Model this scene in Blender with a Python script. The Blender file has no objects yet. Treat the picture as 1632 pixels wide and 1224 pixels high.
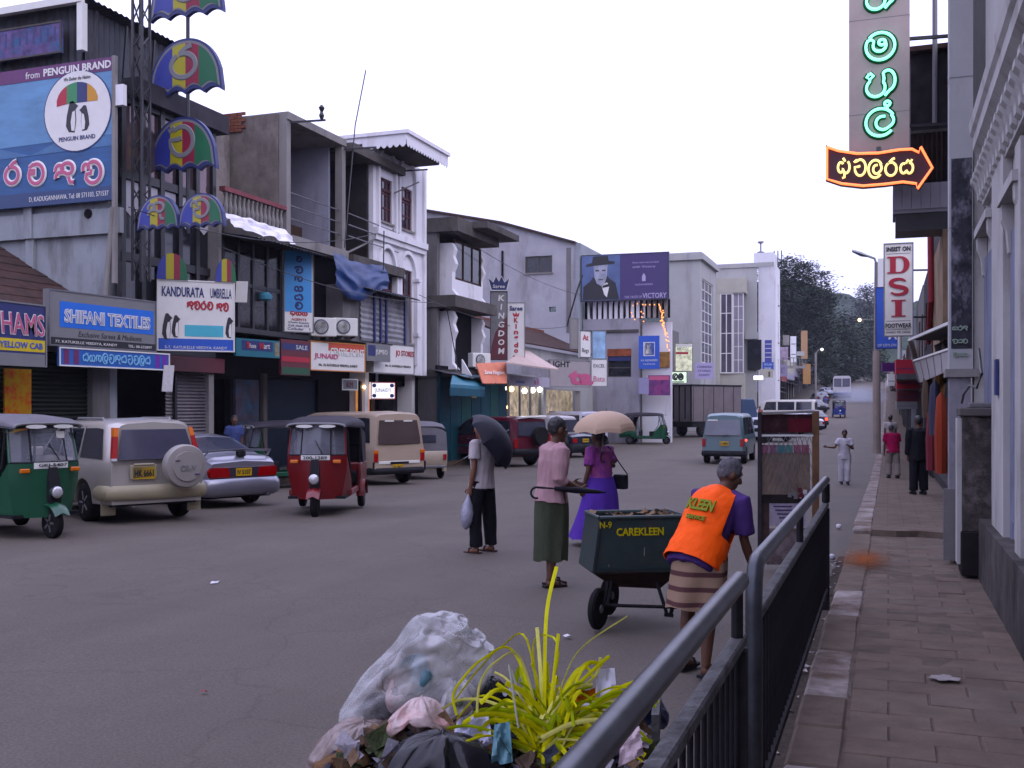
import bpy,bmesh,math,random
from mathutils import Vector,Matrix,noise
R=math.radians
sc=bpy.context.scene
COL=sc.collection
random.seed(11)
V=Vector
TH=R(19.95)
EYE=1.8
FPX=1650.0
cam_d=bpy.data.cameras.new('camera')
cam_d.sensor_width=36.0
cam_d.lens=36.0*FPX/1632.0
cam_d.shift_y=38.0/1632.0
cam_d.clip_start=0.05
cam_d.clip_end=3000
cam=bpy.data.objects.new('camera',cam_d)
COL.objects.link(cam)
cam.location=(0,0,EYE)
cam.rotation_euler=(R(90),0,TH)
sc.camera=cam
w=bpy.data.worlds.new('World')
sc.world=w
w.use_nodes=True
nt=w.node_tree
bg=nt.nodes['Background']
sky=nt.nodes.new('ShaderNodeTexSky')
sky.sky_type='NISHITA'
sky.sun_disc=False
sky.sun_elevation=R(38)
sky.sun_rotation=R(120)
sky.air_density=1.0
sky.dust_density=3.0
tc=nt.nodes.new('ShaderNodeTexCoord')
cn=nt.nodes.new('ShaderNodeTexNoise')
cn.inputs['Scale'].default_value=1.6
cn.inputs['Detail'].default_value=5
nt.links.new(tc.outputs['Generated'],cn.inputs['Vector'])
cr=nt.nodes.new('ShaderNodeValToRGB')
cr.color_ramp.elements[0].position=.3
cr.color_ramp.elements[0].color=(10.4,10.4,15.8,1)
cr.color_ramp.elements[1].position=.72
cr.color_ramp.elements[1].color=(12.8,12.8,18.8,1)
nt.links.new(cn.outputs['Fac'],cr.inputs['Fac'])
mxw=nt.nodes.new('ShaderNodeMix')
mxw.data_type='RGBA'
mxw.inputs['Factor'].default_value=.86
nt.links.new(sky.outputs['Color'],mxw.inputs['A'])
nt.links.new(cr.outputs['Color'],mxw.inputs['B'])
sx_=nt.nodes.new('ShaderNodeSeparateXYZ');nt.links.new(tc.outputs['Generated'],sx_.inputs['Vector'])
zr_=nt.nodes.new('ShaderNodeMapRange');zr_.inputs['From Min'].default_value=0;zr_.inputs['From Max'].default_value=1
zr_.inputs['To Min'].default_value=.93;zr_.inputs['To Max'].default_value=2.05
nt.links.new(sx_.outputs['Z'],zr_.inputs['Value'])
zm=nt.nodes.new('ShaderNodeVectorMath');zm.operation='SCALE'
nt.links.new(mxw.outputs['Result'],zm.inputs[0]);nt.links.new(zr_.outputs['Result'],zm.inputs['Scale'])
nt.links.new(zm.outputs['Vector'],bg.inputs['Color'])
bg.inputs['Strength'].default_value=0.1
sun_d=bpy.data.lights.new('sun','SUN')
sun_d.energy=0.5
sun_d.angle=R(35)
sun_d.color=(1,.93,.88)
sun=bpy.data.objects.new('sun',sun_d)
COL.objects.link(sun)
sun.rotation_euler=(R(52),0,R(60))
sc.view_settings.view_transform='Standard'
sc.view_settings.look='None'
sc.view_settings.exposure=0.0
sc.view_settings.gamma=1.0
sc.view_settings.use_curve_mapping=False
sc.cycles.use_denoising=True
sc.cycles.max_bounces=6
sc.cycles.diffuse_bounces=3
sc.cycles.glossy_bounces=3
sc.cycles.transmission_bounces=4
sc.cycles.transparent_max_bounces=8
sc.cycles.caustics_reflective=False
sc.cycles.caustics_refractive=False
sc.cycles.sample_clamp_indirect=4
RT=V((math.cos(TH),math.sin(TH),0))
FW=V((-math.sin(TH),math.cos(TH),0))
CAM=V((0,0,EYE))
def ray(px,py):
 return RT*((px-816)/FPX)+FW+V((0,0,(650-py)/FPX))
def at(px,py,d):return CAM+ray(px,py)*d
def on_x(px,py,x):r=ray(px,py);return CAM+r*(x/r.x)
def on_y(px,py,y):r=ray(px,py);return CAM+r*(y/r.y)
def on_z(px,py,z):r=ray(px,py);return CAM+r*((z-EYE)/r.z)
PROF=[(-60,0),(12,0),(20,-.18),(31,-.42),(45,-.38),(66,-.05),(104,.75),(147,3.2),(300,13),(600,30),(3000,120)]
def _lin(y,P):
 if y<=P[0][0]:return P[0][1]
 for(a,b),(c,d)in zip(P,P[1:]):
  if y<=c:return b+(d-b)*(y-a)/(c-a)
 return P[-1][1]
def lin(y,*P):return _lin(y,P)
def rz(y):return sum(_lin(y+k,PROF)for k in(-6,-3,0,3,6))/5 if y>4 else 0.0
def pz(y):return rz(y)+.2+(.07 if y>14.4 else 0)
def gp(px,py,h=0.0):
 r=ray(px,py);d=8.0
 for _ in range(60):
  p=CAM+r*d
  dn=(rz(p.y)+h-EYE)/r.z
  d=d*.5+dn*.5
 return CAM+r*d
def fwd_px(p):
 q=V(p)-CAM;d=q.dot(FW)
 return(816+q.dot(RT)/d*FPX,650-q.z/d*FPX)
MATS={}
def mat(name,col,rough=.75,var=.14,scale=4.0,metal=0.0,bump=0.0,bscale=None,stain=None,emit=0.0,alpha=None,spec=.5,trans=0.0,stretch=1.0,coat=0.0):
 """procedural paint / plaster / metal: colour broken up by noise, optional second stain layer (colour, amount, scale, vertical stretch)"""
 if name in MATS:return MATS[name]
 if rough>=.55 and spec==.5:spec=.12
 m=bpy.data.materials.new(name);m.use_nodes=True
 n=m.node_tree;b=n.nodes['Principled BSDF']
 def tone(q):l=.3*q[0]+.59*q[1]+.11*q[2];f_=.66+.17*min(1,l/.3);return tuple(max(.001,(l+(x-l)*1.18)*f_)for x in q)
 if not emit:col=tone(col);stain=stain and(tone(stain[0]),)+tuple(stain[1:])
 tcn=n.nodes.new('ShaderNodeTexCoord')
 mp=n.nodes.new('ShaderNodeMapping');mp.inputs['Scale'].default_value=(1,1,stretch)
 n.links.new(tcn.outputs['Object'],mp.inputs['Vector'])
 nz=n.nodes.new('ShaderNodeTexNoise');nz.inputs['Scale'].default_value=scale;nz.inputs['Detail'].default_value=5;nz.inputs['Roughness'].default_value=.65
 n.links.new(mp.outputs['Vector'],nz.inputs['Vector'])
 rp=n.nodes.new('ShaderNodeValToRGB')
 rp.color_ramp.elements[0].position=.3;rp.color_ramp.elements[1].position=.7
 rp.color_ramp.elements[0].color=tuple(max(0,x*(1-var))for x in col)+(1,)
 rp.color_ramp.elements[1].color=tuple(min(1,x*(1+var))for x in col)+(1,)
 n.links.new(nz.outputs['Fac'],rp.inputs['Fac'])
 out=rp.outputs['Color']
 if stain:
  scol,amt,ssc,sst=stain
  mp2=n.nodes.new('ShaderNodeMapping');mp2.inputs['Scale'].default_value=(1,1,sst);mp2.inputs['Location'].default_value=(3.1,1.7,.4)
  n.links.new(tcn.outputs['Object'],mp2.inputs['Vector'])
  nz2=n.nodes.new('ShaderNodeTexNoise');nz2.inputs['Scale'].default_value=ssc;nz2.inputs['Detail'].default_value=7;nz2.inputs['Roughness'].default_value=.7
  n.links.new(mp2.outputs['Vector'],nz2.inputs['Vector'])
  r2=n.nodes.new('ShaderNodeValToRGB')
  r2.color_ramp.elements[0].position=.62-amt*.3;r2.color_ramp.elements[0].color=(0,0,0,1)
  r2.color_ramp.elements[1].position=.80-amt*.2;r2.color_ramp.elements[1].color=(1,1,1,1)
  n.links.new(nz2.outputs['Fac'],r2.inputs['Fac'])
  mx=n.nodes.new('ShaderNodeMix');mx.data_type='RGBA'
  n.links.new(r2.outputs['Color'],mx.inputs['Factor'])
  n.links.new(out,mx.inputs['A']);mx.inputs['B'].default_value=tuple(scol)+(1,)
  out=mx.outputs['Result']
 n.links.new(out,b.inputs['Base Color'])
 b.inputs['Roughness'].default_value=rough
 b.inputs['Metallic'].default_value=metal
 b.inputs['Specular IOR Level'].default_value=spec
 if coat:b.inputs['Coat Weight'].default_value=coat;b.inputs['Coat Roughness'].default_value=.08
 if trans:b.inputs['Transmission Weight'].default_value=trans
 if alpha is not None:b.inputs['Alpha'].default_value=alpha
 if emit:
  n.links.new(out,b.inputs['Emission Color']);b.inputs['Emission Strength'].default_value=emit
 if bump:
  bz=n.nodes.new('ShaderNodeTexNoise');bz.inputs['Scale'].default_value=bscale or scale*8;bz.inputs['Detail'].default_value=4
  n.links.new(mp.outputs['Vector'],bz.inputs['Vector'])
  bn=n.nodes.new('ShaderNodeBump');bn.inputs['Strength'].default_value=bump;bn.inputs['Distance'].default_value=.02
  n.links.new(bz.outputs['Fac'],bn.inputs['Height']);n.links.new(bn.outputs['Normal'],b.inputs['Normal'])
 MATS[name]=m
 return m
def paint(name,col,rough=.5,**k):return mat(name,col,rough,var=k.pop('var',.06),scale=k.pop('scale',2.5),**k)
GR=(.06,.055,.05)
m_plaster=mat('weathered_white_plaster',(.32,.34,.36),.85,.10,1.2,bump=.15,bscale=30,stain=((.14,.13,.125),.38,1.1,.22))
m_plaster2=mat('clean_white_plaster',(.80,.79,.82),.8,.05,1.0,bump=.08,bscale=25,stain=((.52,.50,.52),.22,1.2,.25))
m_plaster3=mat('grey_render',(.20,.19,.19),.88,.14,1.0,bump=.2,bscale=30,stain=((.10,.095,.095),.45,.9,.25))
m_plaster4=mat('pale_modern_render',(.42,.42,.41),.8,.06,.6,bump=.05,stain=((.28,.265,.265),.32,.7,.2))
m_conc=mat('stained_concrete',(.12,.11,.103),.9,.2,1.5,bump=.3,bscale=25,stain=((.07,.065,.06),.5,1.3,.35))
m_conc_l=mat('pale_concrete',(.27,.255,.245),.88,.12,1.4,bump=.2,bscale=25,stain=((.16,.15,.145),.4,1.2,.3))
m_dark=mat('dark_interior',(.011,.010,.013),.9,.4,2.0)  # near-black colour put in for the shade inside shops and on opening panels
m_darkg=mat('dark_glass',(.02,.022,.028),.12,.3,1.0,spec=.6)
m_glass=mat('window_glass',(.035,.04,.055),.08,.3,.8,spec=.7)
m_black=mat('black_painted_steel',(.018,.018,.022),.45,.3,8)
m_steel=mat('grey_steel',(.22,.22,.24),.45,.2,6,metal=.5)
m_white=paint('white_paint',(.76,.76,.72),.55)
m_brick=mat('red_brick',(.20,.085,.06),.9,.3,5,bump=.3,bscale=40)
m_rtile=mat('old_clay_tile',(.075,.045,.04),.9,.35,4,bump=.3,stain=((.05,.045,.04),.5,2,1))
m_wood=mat('dark_wood',(.06,.035,.025),.7,.3,5,stretch=.2)
m_corr=mat('corrugated_sheet',(.095,.10,.115),.55,.2,2,metal=.4,stain=((.09,.06,.045),.4,1.5,.4))
class MB:
 def __init__(s):s.v=[];s.f=[]
 def add(s,vs,fs):
  o=len(s.v);s.v+=[tuple(p)for p in vs];s.f+=[tuple(i+o for i in f)for f in fs];return s
 def box(s,x0,x1,y0,y1,z0,z1):
  if x0>x1:x0,x1=x1,x0
  if y0>y1:y0,y1=y1,y0
  if z0>z1:z0,z1=z1,z0
  return s.add([(x0,y0,z0),(x1,y0,z0),(x1,y1,z0),(x0,y1,z0),(x0,y0,z1),(x1,y0,z1),(x1,y1,z1),(x0,y1,z1)],
                     [(3,2,1,0),(4,5,6,7),(0,1,5,4),(1,2,6,5),(2,3,7,6),(3,0,4,7)])
 def obox(s,o,u,v,n,w,h,t):
  """oriented box: centre of its front face o, half-extents along u (w/2) and v (h/2), thickness t back along -n"""
  o,u,v,n=V(o),V(u),V(v),V(n)
  q=[]
  for k in(0,-t):
   for a,b in((-1,-1),(1,-1),(1,1),(-1,1)):q.append(o+u*(a*w/2)+v*(b*h/2)+n*k)
  return s.add(q,[(0,1,2,3),(7,6,5,4),(0,4,5,1),(1,5,6,2),(2,6,7,3),(3,7,4,0)])
 def quad(s,a,b,c,d):return s.add([a,b,c,d],[(0,1,2,3)])
 def prism(s,pts,off):
  """closed slab from a planar polygon and an offset vector"""
  n=len(pts);off=V(off);a=[V(p)for p in pts];b=[p+off for p in a]
  nrm=V((0,0,0))
  for i in range(n):nrm+=(a[i]-a[0]).cross(a[(i+1)%n]-a[0])
  if nrm.dot(off)>0:a,b=b,a
  fs=[tuple(range(n)),tuple(range(2*n-1,n-1,-1))]
  fs+=[(i+n,(i+1)%n+n,(i+1)%n,i)for i in range(n)]
  return s.add(a+b,fs)
 def tube(s,pts,r,n=8,cap=True,flat=1.0):
  pts=[V(p)for p in pts];k=len(pts)
  rs=r if isinstance(r,(list,tuple))else[r]*k
  o=len(s.v);up=None
  for i,p in enumerate(pts):
   t=(pts[min(i+1,k-1)]-pts[max(i-1,0)]).normalized()
   if up is None:
    up=V((0,0,1))if abs(t.z)<.9 else V((1,0,0))
   a=t.cross(up)
   if a.length<1e-4:a=t.cross(V((0,1,0)))
   a.normalize();b=a.cross(t).normalized();up=b
   for j in range(n):
    g=2*math.pi*j/n
    s.v.append(tuple(p+a*(math.cos(g)*rs[i])+b*(math.sin(g)*rs[i]*flat)))
  for i in range(k-1):
   for j in range(n):
    j2=(j+1)%n
    s.f.append((o+i*n+j,o+(i+1)*n+j,o+(i+1)*n+j2,o+i*n+j2))
  if cap:
   s.f.append(tuple(o+j for j in range(n)));s.f.append(tuple(o+(k-1)*n+j for j in reversed(range(n))))
  return s
 def bar(s,a,b,w,h=None):
  a,b=V(a),V(b);h=h or w;t=(b-a).normalized()
  up=V((0,0,1))if abs(t.z)<.95 else V((0,1,0))
  u=t.cross(up).normalized();v=u.cross(t).normalized()
  q=[p+u*(i*w/2)+v*(j*h/2)for p in(a,b)for i,j in((-1,-1),(1,-1),(1,1),(-1,1))]
  return s.add(q,[(0,3,2,1),(4,5,6,7),(0,1,5,4),(1,2,6,5),(2,3,7,6),(3,0,4,7)])
 def loft(s,rings,cap=True,close=True):
  o=len(s.v);n=len(rings[0])
  for r_ in rings:s.v+=[tuple(p)for p in r_]
  for i in range(len(rings)-1):
   for j in range(n if close else n-1):
    j2=(j+1)%n
    s.f.append((o+i*n+j,o+i*n+j2,o+(i+1)*n+j2,o+(i+1)*n+j))
  if cap and close:
   s.f.append(tuple(o+j for j in reversed(range(n))));s.f.append(tuple(o+(len(rings)-1)*n+j for j in range(n)))
  return s
 def lathe(s,prof,c,axis='z',n=20):
  """prof: (radius, height along the axis)"""
  rings=[]
  for r_,h in prof:
   ring=[]
   for j in range(n):
    g=2*math.pi*j/n;a,b=math.cos(g)*r_,math.sin(g)*r_
    ring.append({'z':(c[0]+a,c[1]+b,c[2]+h),'x':(c[0]+h,c[1]+a,c[2]+b),'y':(c[0]+b,c[1]+h,c[2]+a)}[axis])
   rings.append(ring)
  return s.loft(rings)
 def ball(s,c,r,n=12,m=8):
  rx,ry,rzz=r if isinstance(r,(tuple,list))else(r,r,r)
  rings=[]
  for i in range(m+1):
   a=-math.pi/2+math.pi*i/m;cz=math.sin(a);cr_=max(math.cos(a),.02)
   rings.append([(c[0]+math.cos(2*math.pi*j/n)*cr_*rx,c[1]+math.sin(2*math.pi*j/n)*cr_*ry,c[2]+cz*rzz)for j in range(n)])
  return s.loft(rings)
 def grid(s,fn,nu,nv):
  o=len(s.v)
  for i in range(nu+1):
   for j in range(nv+1):s.v.append(tuple(fn(i/nu,j/nv)))
  for i in range(nu):
   for j in range(nv):
    a=o+i*(nv+1)+j
    s.f.append((a,a+nv+1,a+nv+2,a+1))
  return s
 def xf(s,M_):s.v=[tuple(M_ @ V(p))for p in s.v];return s
 def build(s,name,m,parent=None,smooth=False,bevel=0,label=None,seg=1,kind=None):
  o=bpy.data.objects.new(name,s.mesh(name,m,parent,smooth,bevel,seg))
  COL.objects.link(o)
  if parent is not None:o.parent=parent
  if label:o['label']=label
  if kind:o['kind']=kind
  return o
 def mesh(s,name,m,parent=None,smooth=False,bevel=0,seg=1):
  me=bpy.data.meshes.new(name)
  off=origin_of(parent)
  vs=s.v if off is None else[(a-off[0],b-off[1],c-off[2])for a,b,c in s.v]
  me.from_pydata(vs,[],s.f);me.update()
  if bevel:
   bm=bmesh.new();bm.from_mesh(me)
   es=[e for e in bm.edges if len(e.link_faces)==2 and e.calc_face_angle(0)>.6]
   if es:bmesh.ops.bevel(bm,geom=es,offset=bevel,segments=seg,profile=.6,affect='EDGES',clamp_overlap=True)
   bm.to_mesh(me);bm.free()
  if m is not None:me.materials.append(m)
  if smooth:
   me.polygons.foreach_set('use_smooth',[True]*len(me.polygons))
   me.set_sharp_from_angle(angle=R(smooth if smooth is not True else 40))
  return me
ORIG={}
def origin_of(o):
 while o is not None:
  if o.name in ORIG:return ORIG[o.name]
  o=o.parent
 return None
def thing(name,label,cat,loc=(0,0,0),rotz=0,group=None,world=False):
 o=bpy.data.objects.new(name,None);COL.objects.link(o)
 o.empty_display_size=.2
 o.location=loc;o.rotation_euler=(0,0,rotz);o['label']=label;o['category']=cat
 if group:o['group']=group
 if world:ORIG[o.name]=tuple(loc)
 return o
def tag(o,label,cat,group=None):
 o['label']=label;o['category']=cat
 if group:o['group']=group
 return o
def struct(o,kind='structure'):o['kind']=kind;return o
def copy_tree(o,parent=None):
 c=o.copy();COL.objects.link(c);c.parent=parent
 for ch in list(o.children):copy_tree(ch,c)
 return c
def X1(x0,x1,y0,y1,z0,z1):return MB().box(x0,x1,y0,y1,z0,z1)
def lettering(parent,body,o,u,v,wd,ht,m,bold=0.0,name='lettering',ext=.006,shear=0.0):
 """flat raised letters, centred at o, fitted into wd x ht along u (reading direction) and v (up)"""
 cu=bpy.data.curves.new('t','FONT');cu.body=body;cu.resolution_u=2;cu.offset=bold;cu.shear=shear;cu.align_x='CENTER'
 cu.extrude=.01
 to=bpy.data.objects.new('t',cu)
 me=bpy.data.meshes.new_from_object(to)
 bpy.data.objects.remove(to);bpy.data.curves.remove(cu)
 xs=[p.co.x for p in me.vertices];ys=[p.co.y for p in me.vertices]
 if not xs:return None
 x0,x1,y0,y1=min(xs),max(xs),min(ys),max(ys)
 o,u,v=V(o),V(u).normalized(),V(v).normalized();n=u.cross(v)
 off=origin_of(parent);off=V(off)if off is not None else V((0,0,0))
 for p in me.vertices:
  c=p.co
  p.co=o-off+u*(((c.x-x0)/(x1-x0)-.5)*wd)+v*(((c.y-y0)/(y1-y0)-.5)*ht)+n*(ext if c.z>0 else .0015)
 me.materials.clear();me.materials.append(m);me.name=name
 ob=bpy.data.objects.new(name,me);COL.objects.link(ob);ob.parent=parent
 return ob
def arc(cx,cy,rx,ry,a0,a1,n=14):
 return[(cx+rx*math.cos(R(a0+(a1-a0)*i/n)),cy+ry*math.sin(R(a0+(a1-a0)*i/n)))for i in range(n+1)]
GL={
 'ma':[arc(0,0,1,1,140,-195,26)+[(-.88,.45),(-.62,.55),(-.45,.38)]+arc(-.05,.05,.45,.42,175,380,14)+arc(.12,.28,.24,.2,10,330,10)],
 'ha':[[(-.75,.75),(-.9,.55),(-.72,.35),(-.45,.6),(-.7,.82)],[(-.7,.3)]+arc(-.3,-.25,.62,.62,130,395,20)+[(.25,.35)]+arc(.5,.2,.48,.72,130,-75,16)+[(.3,-.85)]],
 'la':[arc(0,0,1,1,-40,-330,24)+[(.75,.65)]+arc(.3,.1,.62,.55,40,-40,6)+arc(.2,-.05,.5,.5,-60,-230,12)+[(.05,.42),(.35,.42)]],
 'al':[arc(.55,1.3,.22,.2,0,360,10),[(.55,1.12),(.55,.9)]],
 'va':[[(-.8,.65),(-.45,.9)]+arc(.1,0,.8,.92,130,-160,22)+[(-.72,.1),(-.2,.12),(.1,.2)]],
 'ra':[arc(0,-.15,.8,.75,120,470,24),[(-.25,.6),(.2,.95),(.55,1.05)]],
 'ta':[[(-.75,.55),(-.3,.85)]+arc(.05,-.02,.85,.88,115,-175,22)+[(-.7,.35),(-.15,.3),(-.15,0),(-.7,.02)]],
 'ku':[[(-.95,.1)]+arc(-.55,.3,.38,.34,180,-60,12)+[(-.2,.1)]+arc(.25,.28,.6,.5,170,-60,14)+arc(-.3,-.35,.6,.4,30,200,10),[(.4,-.4),(.55,-.85),(.95,-.9)]],
 'da':[[(-.85,.15)]+arc(-.6,.42,.28,.32,200,20,8)+[(-.28,.25)]+arc(.15,0,.8,.9,125,-150,20)+[(-.5,-.1),(-.05,-.05),(-.05,.25)]],
 'sa':[arc(-.45,-.05,.45,.55,60,330,14)+arc(.4,-.05,.5,.6,200,460,16),[(-.1,.5),(.15,.85),(.6,.6),(.75,.9)]],
 'ju':[arc(-.45,.05,.42,.5,40,330,14)+arc(.35,.05,.5,.6,190,420,14),[(.2,.6),(-.1,.95)],[(.1,-.5),(.1,-.95),(-.25,-1.0)]],
 'ga':[arc(-.5,-.1,.45,.6,0,360,16),arc(.4,-.1,.5,.62,180,480,16)],
 'na':[[(-.9,-.6)]+arc(-.5,0,.42,.6,200,-20,12)+arc(.35,-.05,.5,.6,170,-200,18)],
}
def glyph(parent,key,o,u,v,sw,sh,width,m,tube=False,name='letter',ext=.012):
 o,u,v=V(o),V(u).normalized(),V(v).normalized();n=u.cross(v)
 b=MB()
 for st in GL[key]:
  P=[o+u*(a*sw/2)+v*(c*sh/2)for a,c in st]
  if tube:
   b.tube([p+n*ext for p in P],width/2,6)
  else:
   k=len(P);ring=[]
   for i,p in enumerate(P):
    t=(P[min(i+1,k-1)]-P[max(i-1,0)])
    t=t.normalized()if t.length>1e-9 else u
    sd=n.cross(t)*(width/2)
    e_=ext*(1+.25*i/k);ring.append([p-sd+n*.001,p+sd+n*.001,p+sd*.75+n*e_,p-sd*.75+n*e_])
   b.loft(ring)
 return b.build(name,m,parent)
def word(parent,keys,o,u,v,wd,ht,stroke,m,**k):
 n=len(keys);u=V(u).normalized()
 for i,g in enumerate(keys):
  for gg in g.split('+'):
   glyph(parent,gg,V(o)+u*((i+.5)/n-.5)*wd,u,v,wd/n*.86,ht,stroke,m,**k)
def board(parent,o,u,v,wd,ht,t,m,frame=None,fw=.05,name='panel',depth=.02):
 """a sign panel with an optional raised frame of four members; o is the centre of the face, u reading direction, v up"""
 u,v=V(u).normalized(),V(v).normalized();n=u.cross(v);o=V(o)
 p=MB().obox(o,u,v,n,wd,ht,t).build(name,m,parent)
 if frame is not None:
  b=MB()
  for sx in(-1,1):b.obox(o+u*sx*(wd/2-fw/2)+n*depth,u,v,n,fw,ht-.0,depth*.9)
  for sx in(-1,1):b.obox(o+v*sx*(ht/2-fw/2)+n*(depth-.002),u,v,n,wd-fw*2,fw,depth*.85)
  b.build('frame',frame,parent)
 return p
# ================================================================== ground, road, pavements
m_asph=mat('worn_asphalt',(.120,.101,.085),.82,.10,.55,bump=.35,bscale=160,stain=((.106,.089,.074),.42,.35,1))
m_asph.node_tree.nodes['Principled BSDF'].inputs['Specular IOR Level'].default_value=.35
n_=m_asph.node_tree;b_=n_.nodes['Principled BSDF'];src=b_.inputs['Base Color'].links[0].from_socket
tq=n_.nodes.new('ShaderNodeTexCoord')
def _mul(src,fac_node,lo,hi,p0=.3,p1=.7):
 mr=n_.nodes.new('ShaderNodeMapRange');mr.inputs['From Min'].default_value=p0;mr.inputs['From Max'].default_value=p1;mr.inputs['To Min'].default_value=lo;mr.inputs['To Max'].default_value=hi
 n_.links.new(fac_node,mr.inputs['Value'])
 vm=n_.nodes.new('ShaderNodeVectorMath');vm.operation='SCALE';n_.links.new(src,vm.inputs[0]);n_.links.new(mr.outputs['Result'],vm.inputs['Scale']);return vm.outputs['Vector']
def _nz(scale,det,stretch=(1,1,1)):
 mp=n_.nodes.new('ShaderNodeMapping');mp.inputs['Scale'].default_value=stretch;n_.links.new(tq.outputs['Object'],mp.inputs['Vector'])
 z=n_.nodes.new('ShaderNodeTexNoise');z.inputs['Scale'].default_value=scale;z.inputs['Detail'].default_value=det;z.inputs['Roughness'].default_value=.7;n_.links.new(mp.outputs['Vector'],z.inputs['Vector']);return z.outputs['Fac']
src=_mul(src,_nz(55,3),.72,1.28,.32,.68)
src=_mul(src,_nz(1.1,4,(1,.08,1)),.90,1.08)
src=_mul(src,_nz(1.7,6),.62,1.0,.24,.36)
vo=n_.nodes.new('ShaderNodeTexVoronoi');vo.feature='DISTANCE_TO_EDGE';vo.inputs['Scale'].default_value=.42;mpv=n_.nodes.new('ShaderNodeVectorMath');mpv.operation='ADD'
nzv=n_.nodes.new('ShaderNodeTexNoise');nzv.inputs['Scale'].default_value=1.3;nzv.inputs['Detail'].default_value=5;n_.links.new(tq.outputs['Object'],nzv.inputs['Vector'])
n_.links.new(tq.outputs['Object'],mpv.inputs[0]);n_.links.new(nzv.outputs['Color'],mpv.inputs[1]);n_.links.new(mpv.outputs['Vector'],vo.inputs['Vector'])
src=_mul(src,vo.outputs['Distance'],.84,1.0,.002,.010)
n_.links.new(src,b_.inputs['Base Color'])
m_earth=mat('bare_earth',(.09,.075,.06),.95,.3,.5)
m_pave=mat('dusty_pavement',(.162,.128,.104),.9,.22,3.0,bump=.3,bscale=60,stain=((.120,.095,.078),.45,1.6,1))
m_pave2=mat('dusty_pavement_red',(.164,.126,.102),.9,.22,3.0,bump=.3,bscale=60,stain=((.120,.095,.078),.45,1.9,1))
m_pave3=mat('dusty_pavement_grey',(.158,.129,.107),.9,.22,3.0,bump=.3,bscale=60,stain=((.120,.095,.078),.45,1.3,1))
m_kerb=mat('bare_kerb',(.158,.126,.103),.9,.2,4,bump=.3,stain=((.10,.075,.06),.4,3,1))
m_kerbw=mat('worn_white_kerb',(.34,.31,.29),.85,.15,5,bump=.2,stain=((.14,.10,.08),.95,2.2,1))
m_joint=mat('pavement_bed',(.128,.102,.083),.95,.3,6)
for m_ in(m_pave,m_pave2,m_pave3,m_kerb,m_kerbw,m_joint):
 t_=m_.node_tree;ge=t_.nodes.new('ShaderNodeNewGeometry')
 for l_ in[l for l in t_.links if l.from_node.type=='TEX_COORD']:
  to=l_.to_socket;t_.links.remove(l_);t_.links.new(ge.outputs['Position'],to)
def strip(name,xs,ys,zf,m,thick=0):
 b=MB();n=len(xs)
 for y in ys:
  for x in xs:b.v.append((x,y,zf(x,y)))
 for i in range(len(ys)-1):
  for j in range(n-1):b.f.append((i*n+j,i*n+j+1,(i+1)*n+j+1,(i+1)*n+j))
 return struct(b.build(name,m,smooth=60))
ys=[-60,-20,-5,0]+[2*k for k in range(1,60)]+[120+10*k for k in range(0,40)]+[700,1200,2500]
strip('ground',[-300,-80,-30,-18,5,30,80,240],[q for q in ys if q<640],lambda x,y:rz(y)-.12+max(0,abs(x+8)-60)*.02,m_earth)
strip('road',[-15.6,-14,-12,-10,-8,-6,-4,-2,-.42],[q for q in ys if q<480],lambda x,y:rz(y)+.03*math.cos((x+8)/7.6*1.4)-.02,m_asph)
m_line=mat('worn_road_paint',(.22,.20,.20),.85,.2,6,stain=((.09,.08,.085),.75,3,1))
for k,(a,b_)in enumerate([((590,757),(655,752)),((690,760),(800,751))]):
 p,q=gp(*a),gp(*b_)
 s=(q-p).normalized().cross(V((0,0,1)))*.05
 z=V((0,0,.02))
 struct(MB().quad(p-s+z,q-s+z,q+s+z,p+s+z).build('road_marking',m_line))
strip('pavement_left',[-17.5,-15.55],[q for q in ys if q<480],lambda x,y:rz(y)+.17,m_conc)
strip('kerb_left',[-15.56,-15.55],[q for q in ys if q<480],lambda x,y:rz(y)+(.17 if x<-15.555 else-.1),m_kerb)
strip('pavement',[-.42,-.2,.6,3.2],[-6,0,4,8,12,14.39],lambda x,y:rz(y)+.197,m_joint)
m_pavef=m_pave.copy();m_pavef.name='far_paving';n_=m_pavef.node_tree;b_=n_.nodes['Principled BSDF'];src=b_.inputs['Base Color'].links[0].from_socket
tb=n_.nodes.new('ShaderNodeTexBrick');tb.inputs['Scale'].default_value=1;tb.inputs['Brick Width'].default_value=.42;tb.inputs['Row Height'].default_value=.238;tb.inputs['Mortar Size'].default_value=.007
tb.inputs['Color1'].default_value=(1,1,1,1);tb.inputs['Color2'].default_value=(.86,.86,.86,1);tb.inputs['Mortar'].default_value=(.55,.55,.55,1)
tq=n_.nodes.new('ShaderNodeTexCoord');n_.links.new(tq.outputs['Object'],tb.inputs['Vector'])
mm_=n_.nodes.new('ShaderNodeMix');mm_.data_type='RGBA';mm_.blend_type='MULTIPLY';mm_.inputs['Factor'].default_value=1
n_.links.new(src,mm_.inputs['A']);n_.links.new(tb.outputs['Color'],mm_.inputs['B']);n_.links.new(mm_.outputs['Result'],b_.inputs['Base Color'])
far_pave=strip('pavement_far',[-.2,.6,3.2],[14.4,15,16]+[18+3*k for k in range(30)]+[120+15*k for k in range(20)],lambda x,y:rz(y)+.27,m_pavef)
pv=bpy.data.objects['pavement']
rnd=random.Random(5)
slab_m=[]
for mm in(m_pave,m_pave2,m_pave3):
 for s in range(2):
  b=MB().box(-.2075,.2075,-.1175,.1175,-.03,0)
  slab_m.append(b.mesh('slab',mm,None,False,.004+.002*s))
row=0;y=2.55
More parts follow.
